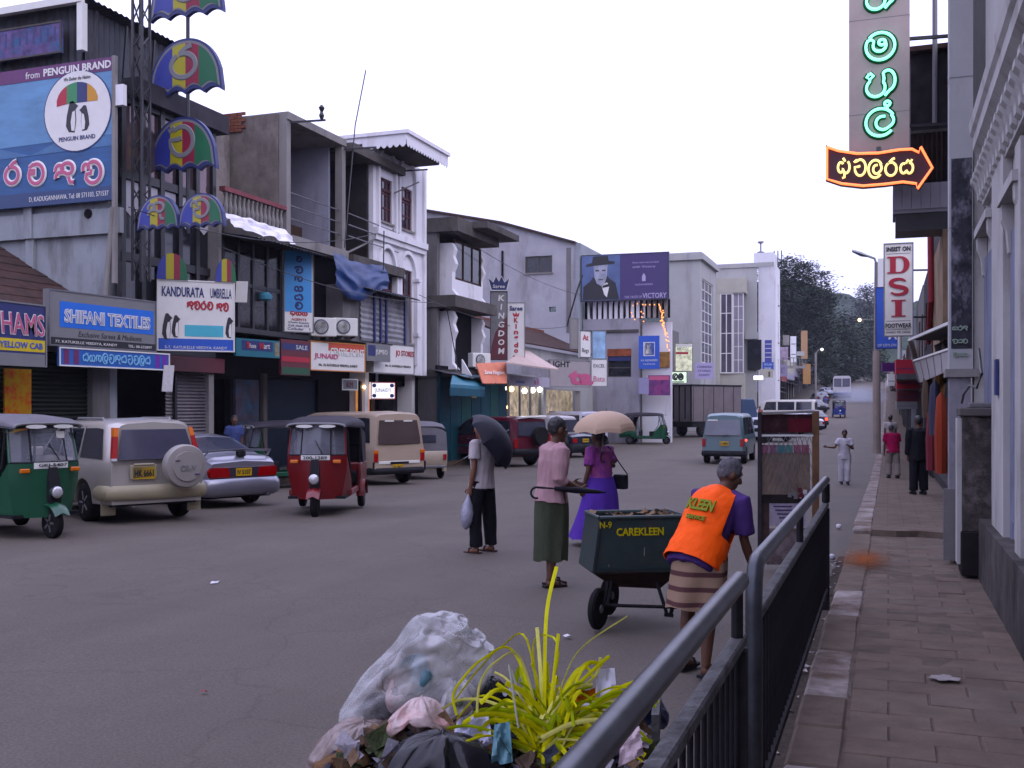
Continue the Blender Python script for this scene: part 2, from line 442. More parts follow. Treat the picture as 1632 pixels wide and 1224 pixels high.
while y<14.3:
 x=-.2+(.21 if row%2 else 0)-.21
 while x<1.75:
  if x>1.3 and y>10.4:break
  o=bpy.data.objects.new('slab',rnd.choice(slab_m));COL.objects.link(o);o.parent=pv
  x0,x1=max(x,-.19),x+.41
  o.location=((x0+x1)/2,y,rz(y)+.2+rnd.uniform(-.006,.004));o.scale.x=(x1-x0)/.4165
  o.rotation_euler=(rnd.uniform(-.012,.012),rnd.uniform(-.012,.012),rnd.uniform(-.012,.012))
  x+=.42
 y+=.238;row+=1
st=MB()
pts=[(-.2,14.36),(.1,14.28),(.35,14.42),(.7,14.3),(1.1,14.38),(1.8,14.33)]
for(a,b_),(c,d)in zip(pts,pts[1:]):
 st.prism([(a,b_,rz(14)+.12),(c,d,rz(14)+.12),(c,14.9,rz(14)+.12),(a,14.9,rz(14)+.12)],(0,0,.155))
struct(st.build('pavement_step',m_kerb))
kroot=struct(MB().box(-.43,-.2,-6,3,-.05,.19).build('kerb',m_kerb))
km=[MB().box(-.125,.125,-.295,.295,-.3,0).mesh('kerb_stone',mm,None,False,.02)for mm in(m_kerb,m_kerbw)]
k=0;y=3.3
while y<60:
 h=rz(y)+.205+(.07 if y>14.4 else 0)
 white=(k%4 in(1,2))if y<11 else(y>14.4)
 o=bpy.data.objects.new('kerb_stone',km[1 if white else 0]);COL.objects.link(o);o.parent=kroot
 o.location=(-.32+rnd.uniform(-.008,.008),y,h+rnd.uniform(-.006,.006));o.rotation_euler=(rnd.uniform(-.02,.02),rnd.uniform(-.02,.02),rnd.uniform(-.01,.01))
 y+=.6;k+=1
strip('kerb_far',[-.43,-.42,-.2],[59.8+10*k for k in range(46)],lambda x,y:rz(y)+(.275 if x>-.425 else-.1),m_kerbw)
m_litter=mat('litter_scraps',(.30,.27,.26),.9,.6,30)
m_litterd=mat('gutter_dirt',(.06,.048,.04),.95,.4,12,bump=.4)
g=MB()
for i in range(60):
 y=rnd.uniform(3.2,13);x=-.5-abs(rnd.gauss(0,.07));s=rnd.uniform(.01,.03);a=rnd.uniform(0,3)
 u=V((math.cos(a),math.sin(a),0))*s;q=V((-u.y,u.x,0))*rnd.uniform(.4,1);p=V((x,y,rz(y)+.012+rnd.uniform(0,.02)))
 g.add([p-u-q,p+u-q+V((0,0,.01)),p+u+q,p-u+q+V((0,0,.012))],[(0,1,2,3)])
struct(g.build('gutter_litter',m_litter),'stuff')
b=MB().grid(lambda u,v:(-.43-v*.16*(1+.4*noise.noise(V((u*20,0,0)))),2+u*11.5,rz(2+u*11.5)+.025*(1-v)*(1+noise.noise(V((u*30,v*2,1))))+.004),80,3)
struct(b.build('gutter_dirt',m_litterd,smooth=60),'stuff')
m_paper=mat('paper_scrap',(.62,.60,.62),.85,.15,20)
m_redscrap=paint('red_scrap',(.35,.05,.05),.6)
def scrap(px,py,m,label,s=.06):
 p=gp(px,py);r_=random.Random(px)
 b=MB();n=7
 c=[(p.x+math.cos(i*6.283/n)*s*r_.uniform(.6,1.3),p.y+math.sin(i*6.283/n)*s*r_.uniform(.6,1.3),p.z+.012+r_.uniform(0,.02))for i in range(n)]
 b.add([(p.x,p.y,p.z+.03)]+c,[(0,i+1,(i+1)%n+1)for i in range(n)])
 tag(b.build('paper_scrap',m),label,'litter','scraps lying on the carriageway')
scrap(342,931,m_paper,'small white paper scrap alone on the open road',.05)
scrap(326,1107,m_redscrap,'tiny red scrap on the road in the lower left',.02)
scrap(212,810,m_paper,'white crumpled paper under the gold off-road car',.04)
scrap(310,811,m_paper,'white paper scrap between the gold and silver cars',.06)
scrap(905,1017,m_paper,'white paper scrap behind the yellow leaf strips',.035)
sp=on_z(1378,890,.21)
m_spill=mat('orange_spit_stain',(.30,.085,.02),.9,.3,9)
n_=m_spill.node_tree;bsdf=n_.nodes['Principled BSDF']
tcn=n_.nodes.new('ShaderNodeTexCoord');ln=n_.nodes.new('ShaderNodeVectorMath');ln.operation='LENGTH'
nzz=n_.nodes.new('ShaderNodeTexNoise');nzz.inputs['Scale'].default_value=9;nzz.inputs['Detail'].default_value=6
mpp=n_.nodes.new('ShaderNodeMapping');mpp.inputs['Scale'].default_value=(1.9,.62,1)
n_.links.new(tcn.outputs['Object'],mpp.inputs['Vector']);n_.links.new(mpp.outputs['Vector'],ln.inputs[0]);n_.links.new(tcn.outputs['Object'],nzz.inputs['Vector'])
ad=n_.nodes.new('ShaderNodeMath');ad.operation='MULTIPLY_ADD';ad.inputs[1].default_value=.9
n_.links.new(nzz.outputs['Fac'],ad.inputs[0]);n_.links.new(ln.outputs['Value'],ad.inputs[2])
rr=n_.nodes.new('ShaderNodeValToRGB');rr.color_ramp.elements[0].position=.42;rr.color_ramp.elements[0].color=(.85,.85,.85,1);rr.color_ramp.elements[1].position=.98;rr.color_ramp.elements[1].color=(0,0,0,1)
n_.links.new(ad.outputs[0],rr.inputs['Fac']);n_.links.new(rr.outputs['Color'],bsdf.inputs['Alpha'])
b=MB()
ring=[(0,0,0)]+[(math.cos(i/24*6.283)*.36,math.sin(i/24*6.283)*1.2,0)for i in range(24)]
b.add(ring,[(0,i+1,(i+1)%24+1)for i in range(24)])
o=b.build('orange_stain',m_spill);o.location=(sp.x,sp.y,.213);struct(o,'stuff')
sp2=on_z(1505,1081,.21)
b=MB();b.add([(0,0,0)]+[(math.cos(i/16*6.283)*.085*(1+.25*math.sin(i*2.3)),math.sin(i/16*6.283)*.07*(1+.25*math.cos(i*1.7)),0)for i in range(16)],[(0,i+1,(i+1)%16+1)for i in range(16)])
o=b.build('lime_splash',mat('lime_splash',(.30,.27,.26),.9,.2,30));o.location=(sp2.x,sp2.y,.214);struct(o,'stuff')
# ================================================================== left-hand row of shops
FX=-16.5
Z3=V((0,0,1))
def ua(a):return V((math.cos(R(a)),math.sin(R(a)),0))
def sg(px0,px1,pyt,pyb,P,a):
 """panel seen between these picture columns/rows, standing on the vertical plane through P turned by a"""
 u=ua(a);n=u.cross(Z3);P=V((P[0],P[1],0))
 def hit(px,py):
  r=ray(px,py);return CAM+r*((P-CAM).dot(n)/r.dot(n))
 l,r_=hit(px0,600),hit(px1,600);pc=(px0+px1)/2
 t,b_=hit(pc,pyt),hit(pc,pyb)
 wd=((r_-l).x**2+(r_-l).y**2)**.5
 o=V(((l.x+r_.x)/2,(l.y+r_.y)/2,(t.z+b_.z)/2))
 return o,u,Z3,wd,t.z-b_.z
def cut_wall(axis,c,t,a0,a1,z0,z1,holes=()):
 """wall slab in the plane axis=c (thickness t behind it) with rectangular openings (a0,a1,z0,z1)"""
 b=MB()
 A=sorted({a0,a1,*[h[0]for h in holes],*[h[1]for h in holes]});Zs=sorted({z0,z1,*[h[2]for h in holes],*[h[3]for h in holes]})
 A=[q for q in A if a0<=q<=a1];Zs=[q for q in Zs if z0<=q<=z1]
 for i in range(len(A)-1):
  for j in range(len(Zs)-1):
   am,zm=(A[i]+A[i+1])/2,(Zs[j]+Zs[j+1])/2
   if any(h[0]<am<h[1]and h[2]<zm<h[3]for h in holes):continue
   if axis=='x':b.box(c-t,c,A[i],A[i+1],Zs[j],Zs[j+1])
   else:b.box(A[i],A[i+1],c,c+t,Zs[j],Zs[j+1])
 return b
def win(root,axis,c,a0,a1,z0,z1,nx=2,nz=2,fm=None,gm=None,fw=.06,dep=.12,sill=True,name='window',panes=True):
 """window > frame, pane, sill set into an opening of the plane axis=c"""
 fm=fm or m_wood;gm=gm or m_glass
 def bx(b,p0,p1,d0,d1,q0,q1):
  if axis=='x':b.box(c-d1,c-d0,p0,p1,q0,q1)
  else:b.box(p0,p1,c+d0,c+d1,q0,q1)
  return b
 f=MB()
 bx(f,a0,a0+fw,dep-.06,dep,z0,z1);bx(f,a1-fw,a1,dep-.06,dep,z0,z1)
 bx(f,a0+fw,a1-fw,dep-.06,dep,z0,z0+fw);bx(f,a0+fw,a1-fw,dep-.06,dep,z1-fw,z1)
 for i in range(1,nx):
  x=a0+(a1-a0)*i/nx;bx(f,x-fw*.4,x+fw*.4,dep-.055,dep,z0+fw,z1-fw)
 for j in range(1,nz):
  z=z0+(z1-z0)*j/nz;bx(f,a0+fw,a1-fw,dep-.05,dep,z-fw*.35,z+fw*.35)
 wo=f.build(name,fm,root)
 if panes:
  for i in range(nx):
   for j in range(nz):
    e=.01
    bx(MB(),a0+(a1-a0)*i/nx+e,a0+(a1-a0)*(i+1)/nx-e,dep-.02,dep-.01,z0+(z1-z0)*j/nz+e,z0+(z1-z0)*(j+1)/nz-e).build('pane',gm,wo)
 else:bx(MB(),a0,a1,dep-.02,dep-.01,z0,z1).build('pane',gm,wo)
 if sill:bx(MB(),a0-.06,a1+.06,-.08,dep,z0-.07,z0-.003).build('sill',m_conc_l,wo)
 return wo
def shutter(root,axis,c,a0,a1,z0,z1,m,pitch=.09,name='roller_shutter'):
 b=MB();n=int((z1-z0)/pitch);rows=[]
 for i in range(n*2+1):
  z=z0+(z1-z0)*i/(n*2);d=.018 if i%2 else-.018
  rows.append((z,d))
 for(za,da),(zb,db)in zip(rows,rows[1:]):
  if axis=='x':b.add([(c+da,a0,za),(c+da,a1,za),(c+db,a1,zb),(c+db,a0,zb)],[(0,1,2,3)])
  else:b.add([(a0,c-da,za),(a1,c-da,za),(a1,c-db,zb),(a0,c-db,zb)],[(0,1,2,3)])
 return b.build(name,m,root)
def corr(fn,n,amp,nrm):
 """corrugated sheet: fn(u,v) gives the surface point"""
 nrm=V(nrm)
 return MB().grid(lambda u,v:V(fn(u,v))+nrm*(amp*math.sin(u*n*2*math.pi)),n*4,1)
m_signw=paint('sign_white',(.74,.73,.70),.5)
m_signb=paint('sign_blue',(.03,.10,.48),.45)
m_navy=paint('sign_navy',(.02,.03,.14),.5)
m_red=paint('sign_red',(.42,.03,.05),.5)
m_yel=paint('sign_yellow',(.62,.48,.05),.5)
m_pink=paint('sign_pink',(.50,.12,.22),.5)
m_sgrey=paint('sign_grey',(.20,.20,.205),.5)
m_black2=paint('black_letters',(.015,.015,.02),.5)
m_teal=mat('teal_paint',(.03,.10,.14),.6,.2,2)
m_shut=mat('shutter_grey',(.24,.22,.23),.6,.15,3,metal=.2)
m_shutd=mat('shutter_dark_green',(.016,.02,.016),.6,.2,3)
m_maroon=paint('maroon_board',(.13,.02,.03),.5)
b0=thing('low_shop','low one-storey shop with sloping clay tile roof under the textile signs','shop',(-18,15,0),world=True)
cut_wall('x',FX-.25,.25,9,19.15,0,3.7,[(9.6,13.6,0,3.1),(14.6,18.6,0,3.0)]).build('wall',m_plaster3,b0)
shutter(b0,'x',FX-.4,9.6,13.6,.15,3.1,m_shutd)
shutter(b0,'x',FX-.4,14.6,18.6,.15,3.0,m_shutd)
X1(-25,FX-.26,9,9.2,0,3.7).build('side_wall',m_plaster3,b0)
rf=MB()
for k in range(11):
 x0=-21.2+k*.43;z0=6.25-k*.235
 rf.prism([(x0,8.8,z0),(x0+.5,8.8,z0-.25),(x0+.5,8.8,z0-.19),(x0,8.8,z0+.06)],(0,10.35,0))
rfo=rf.build('roof',m_rtile,b0)
board(b0,*sg(8,50,588,690,(FX-.1,15.6),90),.04,paint('red_yellow_banner',(.34,.22,.03),.6,stain=((.45,.03,.03),.6,7,1)),name='poster')
s=thing('shop_sign','dark sign with pink letters HAMS over a yellow strip','sign',(FX,15.5,3),world=True)
o,u,v,wd,ht=sg(-70,74,478,582,(FX+.6,15.5),90)
board(s,o,u,v,wd,ht,.1,m_navy,m_sgrey,.03)
lettering(s,'HAMS',o+v*ht*.16+u*wd*.22,u,v,wd*.52,ht*.36,m_signw,.03,ext=.01,shear=-.12)
lettering(s,'HAMS',o+v*ht*.16+u*wd*.22,u,v,wd*.50,ht*.33,m_pink,.0,ext=.02,shear=-.12)
board(s,o-v*ht*.17+V((.006,0,0)),u,v,wd*.96,ht*.19,.005,m_yel,name='strip')
lettering(s,'YELLOW CAB',o-v*ht*.17+V((.01,0,0))+u*wd*.2,u,v,wd*.5,ht*.1,m_signb,.02)
board(s,o-v*ht*.39+V((.006,0,0)),u,v,wd*.96,ht*.18,.005,m_sgrey,name='strip')
s=thing('shop_sign','grey and blue sign reading SHIFANI TEXTILES over the low shop','sign',(FX,18.5,3),world=True)
o,u,v,wd,ht=sg(78,249,470,556,(FX+.35,18.6),84)
board(s,o,u,v,wd,ht,.18,m_sgrey,m_steel,.03)
board(s,o+v*ht*.07+u.cross(v)*.006+u*wd*.03,u,v,wd*.88,ht*.46,.005,paint('bright_blue',(.03,.16,.62),.45),name='strip')
lettering(s,'SHIFANI TEXTILES',o+v*ht*.05+u.cross(v)*.008+u*wd*.03,u,v,wd*.81,ht*.25,m_signw,.05,ext=.008)
lettering(s,'SHIFANI TEXTILES',o+v*ht*.05+u.cross(v)*.008+u*wd*.03,u,v,wd*.795,ht*.215,m_signb,-.032,ext=.016)
lettering(s,'Exclusive Sarees & Madisons',o-v*ht*.26+u*wd*.05,u,v,wd*.6,ht*.1,m_black2,.0,shear=.25)
board(s,o-v*ht*.42+u.cross(v)*.006,u,v,wd*.98,ht*.15,.005,m_black2,name='strip')
lettering(s,'77, KATUKELLE VEEDIYA, KANDY          TEL: 08-232897',o-v*ht*.42+u.cross(v)*.008,u,v,wd*.9,ht*.055,m_signw)
s=thing('shop_sign','narrow blue banner sign in rounded script below the SHIFANI sign','sign',(FX,18.5,3),world=True)
o,u,v,wd,ht=sg(94,270,558,587,(FX+.4,18.8),84)
board(s,o,u,v,wd,ht,.06,paint('banner_blue',(.03,.12,.42),.5),m_signw,.03)
word(s,['sa','ga','na','la','ta','ku','sa','va','ta','la','sa'],o+u.cross(v)*.003,u,v,wd*.62,ht*.55,.03,paint('pale_blue_letters',(.25,.5,.7),.5))
for k in(-.44,-.36,.38,.45):
 board(s,o+u*wd*k+u.cross(v)*.004,u,v,wd*.045,ht*.75,.003,paint('figure_%d'%int(k*100),(.10+.2*abs(k),.06,.15+.2*(k>0)),.6),name='printed_figure')
tag(MB().obox(on_x(268,603,FX+.6),ua(60),V((.1,0,1)).normalized(),ua(60).cross(Z3),.25,.62,.02).build('torn_poster',m_paper),'torn white strip hanging before the grey roller shutter','poster')
b1=thing('umbrella_shop','tall dark glass shop building with white side wall and tin roof shed','building',(-18,21,0),world=True)
Y1=19.2
sw=cut_wall('y',Y1,.3,-30,FX-.35,0,8.7).build('side_wall',m_plaster,b1)
pz0=on_y(190,372,Y1).z;pz1=on_y(190,332,Y1).z
X1(-30,FX+.1,Y1-.12,Y1-.003,pz0,pz1).build('ledge',m_plaster,sw)
xp=on_y(52,400,Y1).x
X1(xp-.12,xp+.12,Y1-.1,Y1-.003,3.6,pz0-.003).build('pilaster',m_plaster,sw)
X1(xp-.12,xp+.12,Y1-.16,Y1-.125,pz0,pz1+.5).build('pilaster',m_plaster,sw)
MB().lathe([(.11,0),(.11,.02)],(on_y(147,342,Y1).x,Y1-.145,on_y(147,342,Y1).z),'y',14).build('drain_hole',m_dark,sw)
MB().tube([on_y(180,330,Y1-.3),on_y(176,380,Y1-.3),on_y(168,470,Y1-.3)],.06,8).build('drain_pipe',m_conc_l,b1)
Y2=22.8
holes=[]
zg=[3.4,5.3,7.2,8.95]
fr=MB()
fr.box(FX-.35,FX-.02,Y1,Y2,3.1,3.45)
for z in zg[1:]:fr.box(FX-.16,FX,Y1+.002,Y2,z-.1,z+.1)
for k in range(6):
 y=Y1+.1+(Y2-Y1-.2)*k/5;fr.box(FX-.12,FX+.02,y-.07,y+.07,3.45,9.0)
fro=fr.build('glazing_frame',m_black,b1)
m_sunset=mat('sky_tinted_glass',(.20,.15,.16),.05,.35,.5,metal=.65)  # pinkish sky reflection is tinted into the base colour
m_curt=mat('white_curtain',(.50,.48,.52),.8,.1,3)
for j in range(3):
 for k in range(5):
  ya=Y1+.1+(Y2-Y1-.2)*k/5;yb=Y1+.1+(Y2-Y1-.2)*(k+1)/5
  X1(FX-.1,FX-.08,ya+.06,yb-.06,zg[j]+.1,zg[j+1]-.1).build('pane',m_sunset if j==2 else m_darkg,fro)
  if j==1:
   MB().prism([(FX-.07,ya+.1,zg[2]-.12),(FX-.07,yb-.1,zg[2]-.12),(FX-.07,yb-.1,zg[2]-.75+.1*(k%2)),(FX-.07,(ya+yb)/2,zg[2]-.95),(FX-.07,ya+.1,zg[2]-.8)],(.01,0,0)).build('blind',m_curt,fro)
X1(FX-.2,FX+.22,Y1+.3,Y2+.25,8.98,9.45).build('parapet',mat('fascia_grey',(.055,.05,.06),.7,.2,2),b1)
X1(-30,FX-.3,Y1+.31,Y2+.2,8.6,8.68).build('roof',m_conc,b1)
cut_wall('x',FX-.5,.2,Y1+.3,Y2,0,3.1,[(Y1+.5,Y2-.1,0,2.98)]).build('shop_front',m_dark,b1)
shutter(b1,'x',FX-.4,on_x(264,650,FX-.4).y,on_x(338,650,FX-.4).y,.15,2.98,m_shut,.085)
X1(FX-.38,FX-.3,on_x(281,650,FX-.3).y-.04,on_x(281,650,FX-.3).y+.04,.15,3).build('guide_rail',m_black,b1)
X1(FX-.1,FX,on_x(272,575,FX).y,on_x(358,575,FX).y,on_x(300,592,FX).z,3.09).build('fascia_board',m_maroon,b1)
X1(FX-.2,FX-.1,on_x(338,650,FX).y,on_x(346,650,FX).y,.15,3.0).build('door_post',m_conc_l,b1)
ga=on_y(130,5,Y1).z;XS=-17.6
shed=corr(lambda u,v:(-30+u*(XS+30),Y1+.02,8.7+v*(ga-8.75)),60,.02,(0,-1,0)).build('shed_wall',m_corr,b1)
corr(lambda u,v:(XS,Y1+.1+u*3.2,8.9+v*(ga-8.95)),18,.02,(1,0,0)).build('shed_side',m_corr,shed)
corr(lambda u,v:(-30+v*(XS+30.35),Y1-.25+u*3.75,ga+.02),20,.02,(0,0,1)).build('shed_roof',m_corr,shed)
X1(-30,XS+.32,Y1-.4,Y1-.26,ga-.14,ga+.02).build('gutter',m_white,shed)
MB().bar((XS+.28,Y1-.3,on_y(130,90,Y1).z),(XS+.28,Y1-.3,ga-.15),.16).build('downpipe',m_white,shed)
for k in range(4):
 MB().bar((XS+.15,Y1+.1+k,8.75),(XS+.35,Y1+.1+k,ga-.2),.05).build('brace',m_black,shed)
bb=thing('billboard','large blue sea billboard with round white penguin emblem on the side wall','billboard',(-19,Y1-.3,6),world=True)
YB=Y1-.25
xr=on_y(181,200,YB).x;zt=on_y(181,90,YB).z;zb=on_y(181,318,YB).z;xl=xr-7.2
uB,vB,nB=V((1,0,0)),Z3,V((0,-1,0))
def bp(fx,fz):return V((xr-fx*7.2*1,YB,zb+fz*(zt-zb)))
hB=zt-zb
m_sea=mat('printed_sea',(.025,.10,.26),.5,.3,1.2,stretch=5)
m_skyp=mat('printed_sky',(.13,.27,.44),.5,.22,.9,stretch=3)
MB().box(xl,xr,YB,YB+.12,zb,zt).build('panel',m_sea,bb)
MB().prism([(xl,YB-.004,zb+hB*.42),(xr,YB-.004,zb+hB*.46),(xr,YB-.004,zt-.3),(xl,YB-.004,zt-.3)],(0,.003,0)).build('sky_print',m_skyp,bb)
hl=MB()
hp=[(xl,.40)]+[(xl+7.2*k/9,.44+.05*math.sin(k*1.9)+.03*math.sin(k*.7))for k in range(1,9)]+[(xr,.46)]
hl.prism([(x,YB-.008,zb+hB*f)for x,f in hp]+[(xr,YB-.008,zb+hB*.38),(xl,YB-.008,zb+hB*.34)],(0,.003,0)).build('hill_print',mat('printed_hills',(.07,.17,.33),.5,.2,2),bb)
MB().box(xl,xr,YB-.012,YB,zt-.31,zt).build('title_strip',mat('title_purple',(.13,.03,.13),.5,.3,.5),bb)
lettering(bb,'from',V((xr-2.33,YB-.012,zt-.17)),uB,vB,.42,.16,m_signw,.0)
lettering(bb,'PENGUIN BRAND',V((xr-1.03,YB-.012,zt-.155)),uB,vB,1.95,.18,m_signw,.03)
MB().box(xl,xr,YB-.012,YB,zb,zb+.32).build('address_strip',paint('address_blue',(.03,.06,.16),.5),bb)
lettering(bb,'D, KADUGANNAWA. Tel: 08 571103, 571537',V((xr-1.28,YB-.012,zb+.15)),uB,vB,2.3,.13,m_signw,.0)
eo=on_y(124,177,YB);er=(on_y(177,177,YB).x-on_y(72,177,YB).x)/2;eh=(on_y(124,114,YB).z-on_y(124,241,YB).z)/2
def disc(rx,ry,y):return[(eo.x+math.cos(i/40*6.2832)*rx,y,eo.z+math.sin(i/40*6.2832)*ry)for i in range(40)]
MB().prism(disc(er*1.03,eh*1.03,YB-.012),(0,-.004,0)).build('emblem_rim',m_navy,bb)
em=MB().prism(disc(er,eh,YB-.017),(0,-.004,0)).build('emblem',m_signw,bb)
def shape(pts,m,name,y=YB-.023,par=None):return MB().prism([(eo.x+a*er,y,eo.z+c*eh)for a,c in pts],(0,-.004,0)).build(name,m,par or em)
cols4=[m_red,paint('print_green',(.05,.25,.10),.5),m_navy,paint('print_orange',(.55,.28,.03),.5)]
for k in range(4):
 a0,a1=170-k*42,170-(k+1)*42
 fan=[(.62*math.cos(R(a0+(a1-a0)*i/6)),.22+.56*math.sin(R(a0+(a1-a0)*i/6)))for i in range(7)]
 xa,xb=-.62+.31*k,-.62+.31*(k+1)
 top=[(xa+(xb-xa)*i/6,.22+.5*math.sqrt(max(0,1-((xa+(xb-xa)*i/6)/.63)**2)))for i in range(7)]
 shape(top+[(xb,.2),(xa,.16 if k==0 else .2)],cols4[k],'printed_umbrella')
def penguin(cx,cz,s,flip):
 f=-1 if flip else 1
 shape([(cx+f*a*s,cz+c*s)for a,c in[(-.16,-.75),(.12,-.78),(.2,-.3),(.17,.15),(.3,.28),(.16,.38),(.05,.5),(-.1,.48),(-.16,.3),(-.26,-.1),(-.3,-.5)]],m_black2,'printed_penguin')
 shape([(cx+f*a*s,cz+c*s)for a,c in[(-.02,-.7),(.12,-.72),(.17,-.3),(.14,.1),(.02,.05),(-.06,-.35)]],m_signw,'printed_belly',YB-.028)
penguin(-.15,-.05,.62,False);penguin(.22,-.13,.5,True)
lettering(em,'PENGUIN BRAND',V((eo.x,YB-.022,eo.z-eh*.68)),uB,vB,er*1.1,eh*.11,m_navy,.02)
lettering(em,'We Shelter the Nation',V((eo.x,YB-.022,eo.z+eh*.82)),uB,vB,er*.8,eh*.09,m_black2,.0,shear=.2)
for i,g in enumerate(['ra','ta']):
 glyph(bb,g,on_y(30+i*38-10,277,YB-.012),uB,vB,.50,.52,.17,m_signw,ext=.02)
 glyph(bb,g,on_y(30+i*38-10,277,YB-.012),uB,vB,.50,.52,.10,m_pink,ext=.03)
for i,g in enumerate(['ku','da']):
 glyph(bb,g,on_y(104+i*43,275,YB-.012),uB,vB,.56,.54,.17,m_signw,ext=.02)
 glyph(bb,g,on_y(104+i*43,275,YB-.012),uB,vB,.56,.54,.10,m_pink,ext=.03)
MB().bar((xr+.05,YB-.02,zb-1.9),(xr+.05,YB-.02,zt),.09).build('frame',m_conc_l,bb)
up=thing('billboard','long faded pink and blue bottle poster under the tin roof edge','billboard',(-20,Y1,9),world=True)
o,u,v,wd,ht=sg(-150,98,52,102,(-19,Y1-.3),0)
board(up,o,u,v,wd,ht,.06,mat('faded_print',(.14,.10,.22),.6,.5,4,stain=((.03,.15,.28),.5,3,1)),m_conc,.04)
for k in range(9):
 board(up,o+u*(wd*(.46-k*.043))+v*ht*(.12+.02*math.sin(k*4))-V((0,.004,0)),u,v,.06,ht*.45,.003,m_navy,name='printed_bottle')
tag(X1(on_y(188,100,Y1-.2).x-.0,on_y(201,100,Y1-.2).x,Y1-.3,Y1-.18,on_y(190,170,Y1-.2).z,on_y(190,137,Y1-.2).z).build('small_sign',m_plaster2),'small pale box sign beside the top of the sea billboard','sign')
ms=thing('lattice_mast','dark steel lattice mast rising in front of the umbrella shop','mast',(-16.1,20,0),world=True)
c0=on_x(225,300,-16.05);yM=c0.y;q=.13
for sx,sy in((-1,-1),(1,-1),(1,1),(-1,1)):
 MB().bar((-16.05+sx*q,yM+sy*q,4.7),(-16.05+sx*q,yM+sy*q,14),.05).build('leg',m_black,ms)
br=0
for k in range(15):
 z=4.8+k*.58
 for a,b_ in(((-1,-1),(1,-1)),((1,-1),(1,1)),((1,1),(-1,1)),((-1,1),(-1,-1))):
  MB().bar((-16.05+a[0]*q,yM+a[1]*q,z),(-16.05+b_[0]*q,yM+b_[1]*q,z+(.29 if k%2 else .5)),.025).build('lattice_bar',m_black,ms)
ug=thing('umbrella_sign','stack of striped umbrella boards on a pole before the dark shop','sign',(-15.7,20.5,3),world=True)
YU=20.5
m_u=[paint('umbrella_blue',(.035,.05,.30),.5),paint('umbrella_yellow',(.38,.34,.05),.5),paint('umbrella_red',(.26,.02,.05),.5),paint('umbrella_green',(.01,.13,.055),.5)]  # backlit shade of the boards is worked into these deepened paints
xpole=on_y(296,200,YU).x
MB().tube([(xpole,YU+.08,on_y(296,372,YU).z),(xpole,YU+.08,13.5)],.045,8).build('pole',m_black,ug)
for z in(9.6,8.2,6.6):MB().bar((xpole-1.6,YU+.1,z),(xpole,YU+.1,z),.04).build('bracket',m_black,ug)
def umb_board(px,pyb,wpx,hpx,key,YU=20.5):
 c=on_y(px,pyb,YU);wd=on_y(px+wpx/2,pyb,YU).x-on_y(px-wpx/2,pyb,YU).x;h=hpx/wpx*wd
 def edge(t,s=1.0):return(c.x+t*wd/2*s,c.z+h*s*math.sqrt(max(0,1-abs(t)**2.2)))
 def scal(t):return c.z-.10*wd*(1-abs(math.cos(t*math.pi*2)))*0+.07*wd*abs(math.sin((t+1)*math.pi*2/1))*.9
 def low(t):return c.z+.055*wd*abs(math.sin((t+1)/2*4*math.pi))
 N=32
 T=[-1+2*i/N for i in range(N+1)]
 back=[(edge(t)[0],YU,edge(t)[1]if abs(t)<1 else c.z)for t in T]+[(edge(t)[0],YU,low(t)-.05*wd)for t in reversed(T)]
 ub=MB().prism(back,(0,.12,0)).build('umbrella_board',m_navy,ug)
 rim=[(c.x+t*wd*.475,YU-.004,c.z+h*.95*math.sqrt(max(0,1-abs(t)**2.2)))for t in T]+[(c.x+t*wd*.475,YU-.004,low(t)-.005*wd)for t in reversed(T)]
 MB().prism(rim,(0,-.004,0)).build('rim',m_sgrey,ub)
 for k in range(4):
  bnd=[-1,-.38,.02,.42,1]
  Tk=[bnd[k]+(bnd[k+1]-bnd[k])*i/8 for i in range(9)]
  def tw(t,s):return t if abs(t)==1 else t*(1-.0*s)
  seg_=[(c.x+t*wd*.45,YU-.009,c.z+h*.9*math.sqrt(max(0,1-abs(t)**2.2))if abs(t)<.999 else low(t))for t in Tk]+[(c.x+t*wd*.45,YU-.009,low(t)+.012*wd)for t in reversed(Tk)]
  MB().prism(seg_,(0,-.004,0)).build('stripe',m_u[k],ub)
 glyph(ub,key,(c.x-.02*wd,YU-.014,c.z+h*.52),uB,vB,wd*.42,h*.62,wd*.065,m_sgrey if key!='x' else m_signw,ext=.015)
umb_board(296,20,116,70,'va')
umb_board(295,143,116,68,'ra')
umb_board(290,267,107,67,'va')
umb_board(251,362,66,42,'ku',19.0)
umb_board(320,358,72,42,'da',19.05)
ks=thing('shop_sign','white sign KANDURATA UMBRELLA with penguins and little umbrella tops','sign',(-15.6,21,3),world=True)
o,u,v,wd,ht=sg(250,374,447,560,(-15.6,21.2),44);n=u.cross(v)
board(ks,o,u,v,wd,ht,.25,m_signw,m_signw,.03)
lettering(ks,'KANDURATA',o+v*ht*.33-u*wd*.17+n*.004,u,v,wd*.54,ht*.14,m_navy,.03)
lettering(ks,'UMBRELLA',o+v*ht*.33+u*wd*.32+n*.004,u,v,wd*.28,ht*.14,m_navy,.015)
word(ks,['ka' if 0 else 'ku','da','ra','ta'],o+v*ht*.15+u*wd*.05+n*.004,u,v,wd*.34,ht*.12,.045,m_red)
word(ks,['ku','da'],o+v*ht*.14+u*wd*.34+n*.004,u,v,wd*.16,ht*.12,.045,m_red)
board(ks,o-v*ht*.21+u*wd*.1+n*.006,u,v,wd*.5,ht*.16,.004,paint('turquoise_band',(.10,.42,.52),.5),name='strip')
board(ks,o-v*ht*.41+n*.006,u,v,wd*.96,ht*.17,.004,m_signb,name='strip')
lettering(ks,'5-7,  KATUKELLE VEEDIYA, KANDY',o-v*ht*.45+n*.007,u,v,wd*.8,ht*.045,m_signw)
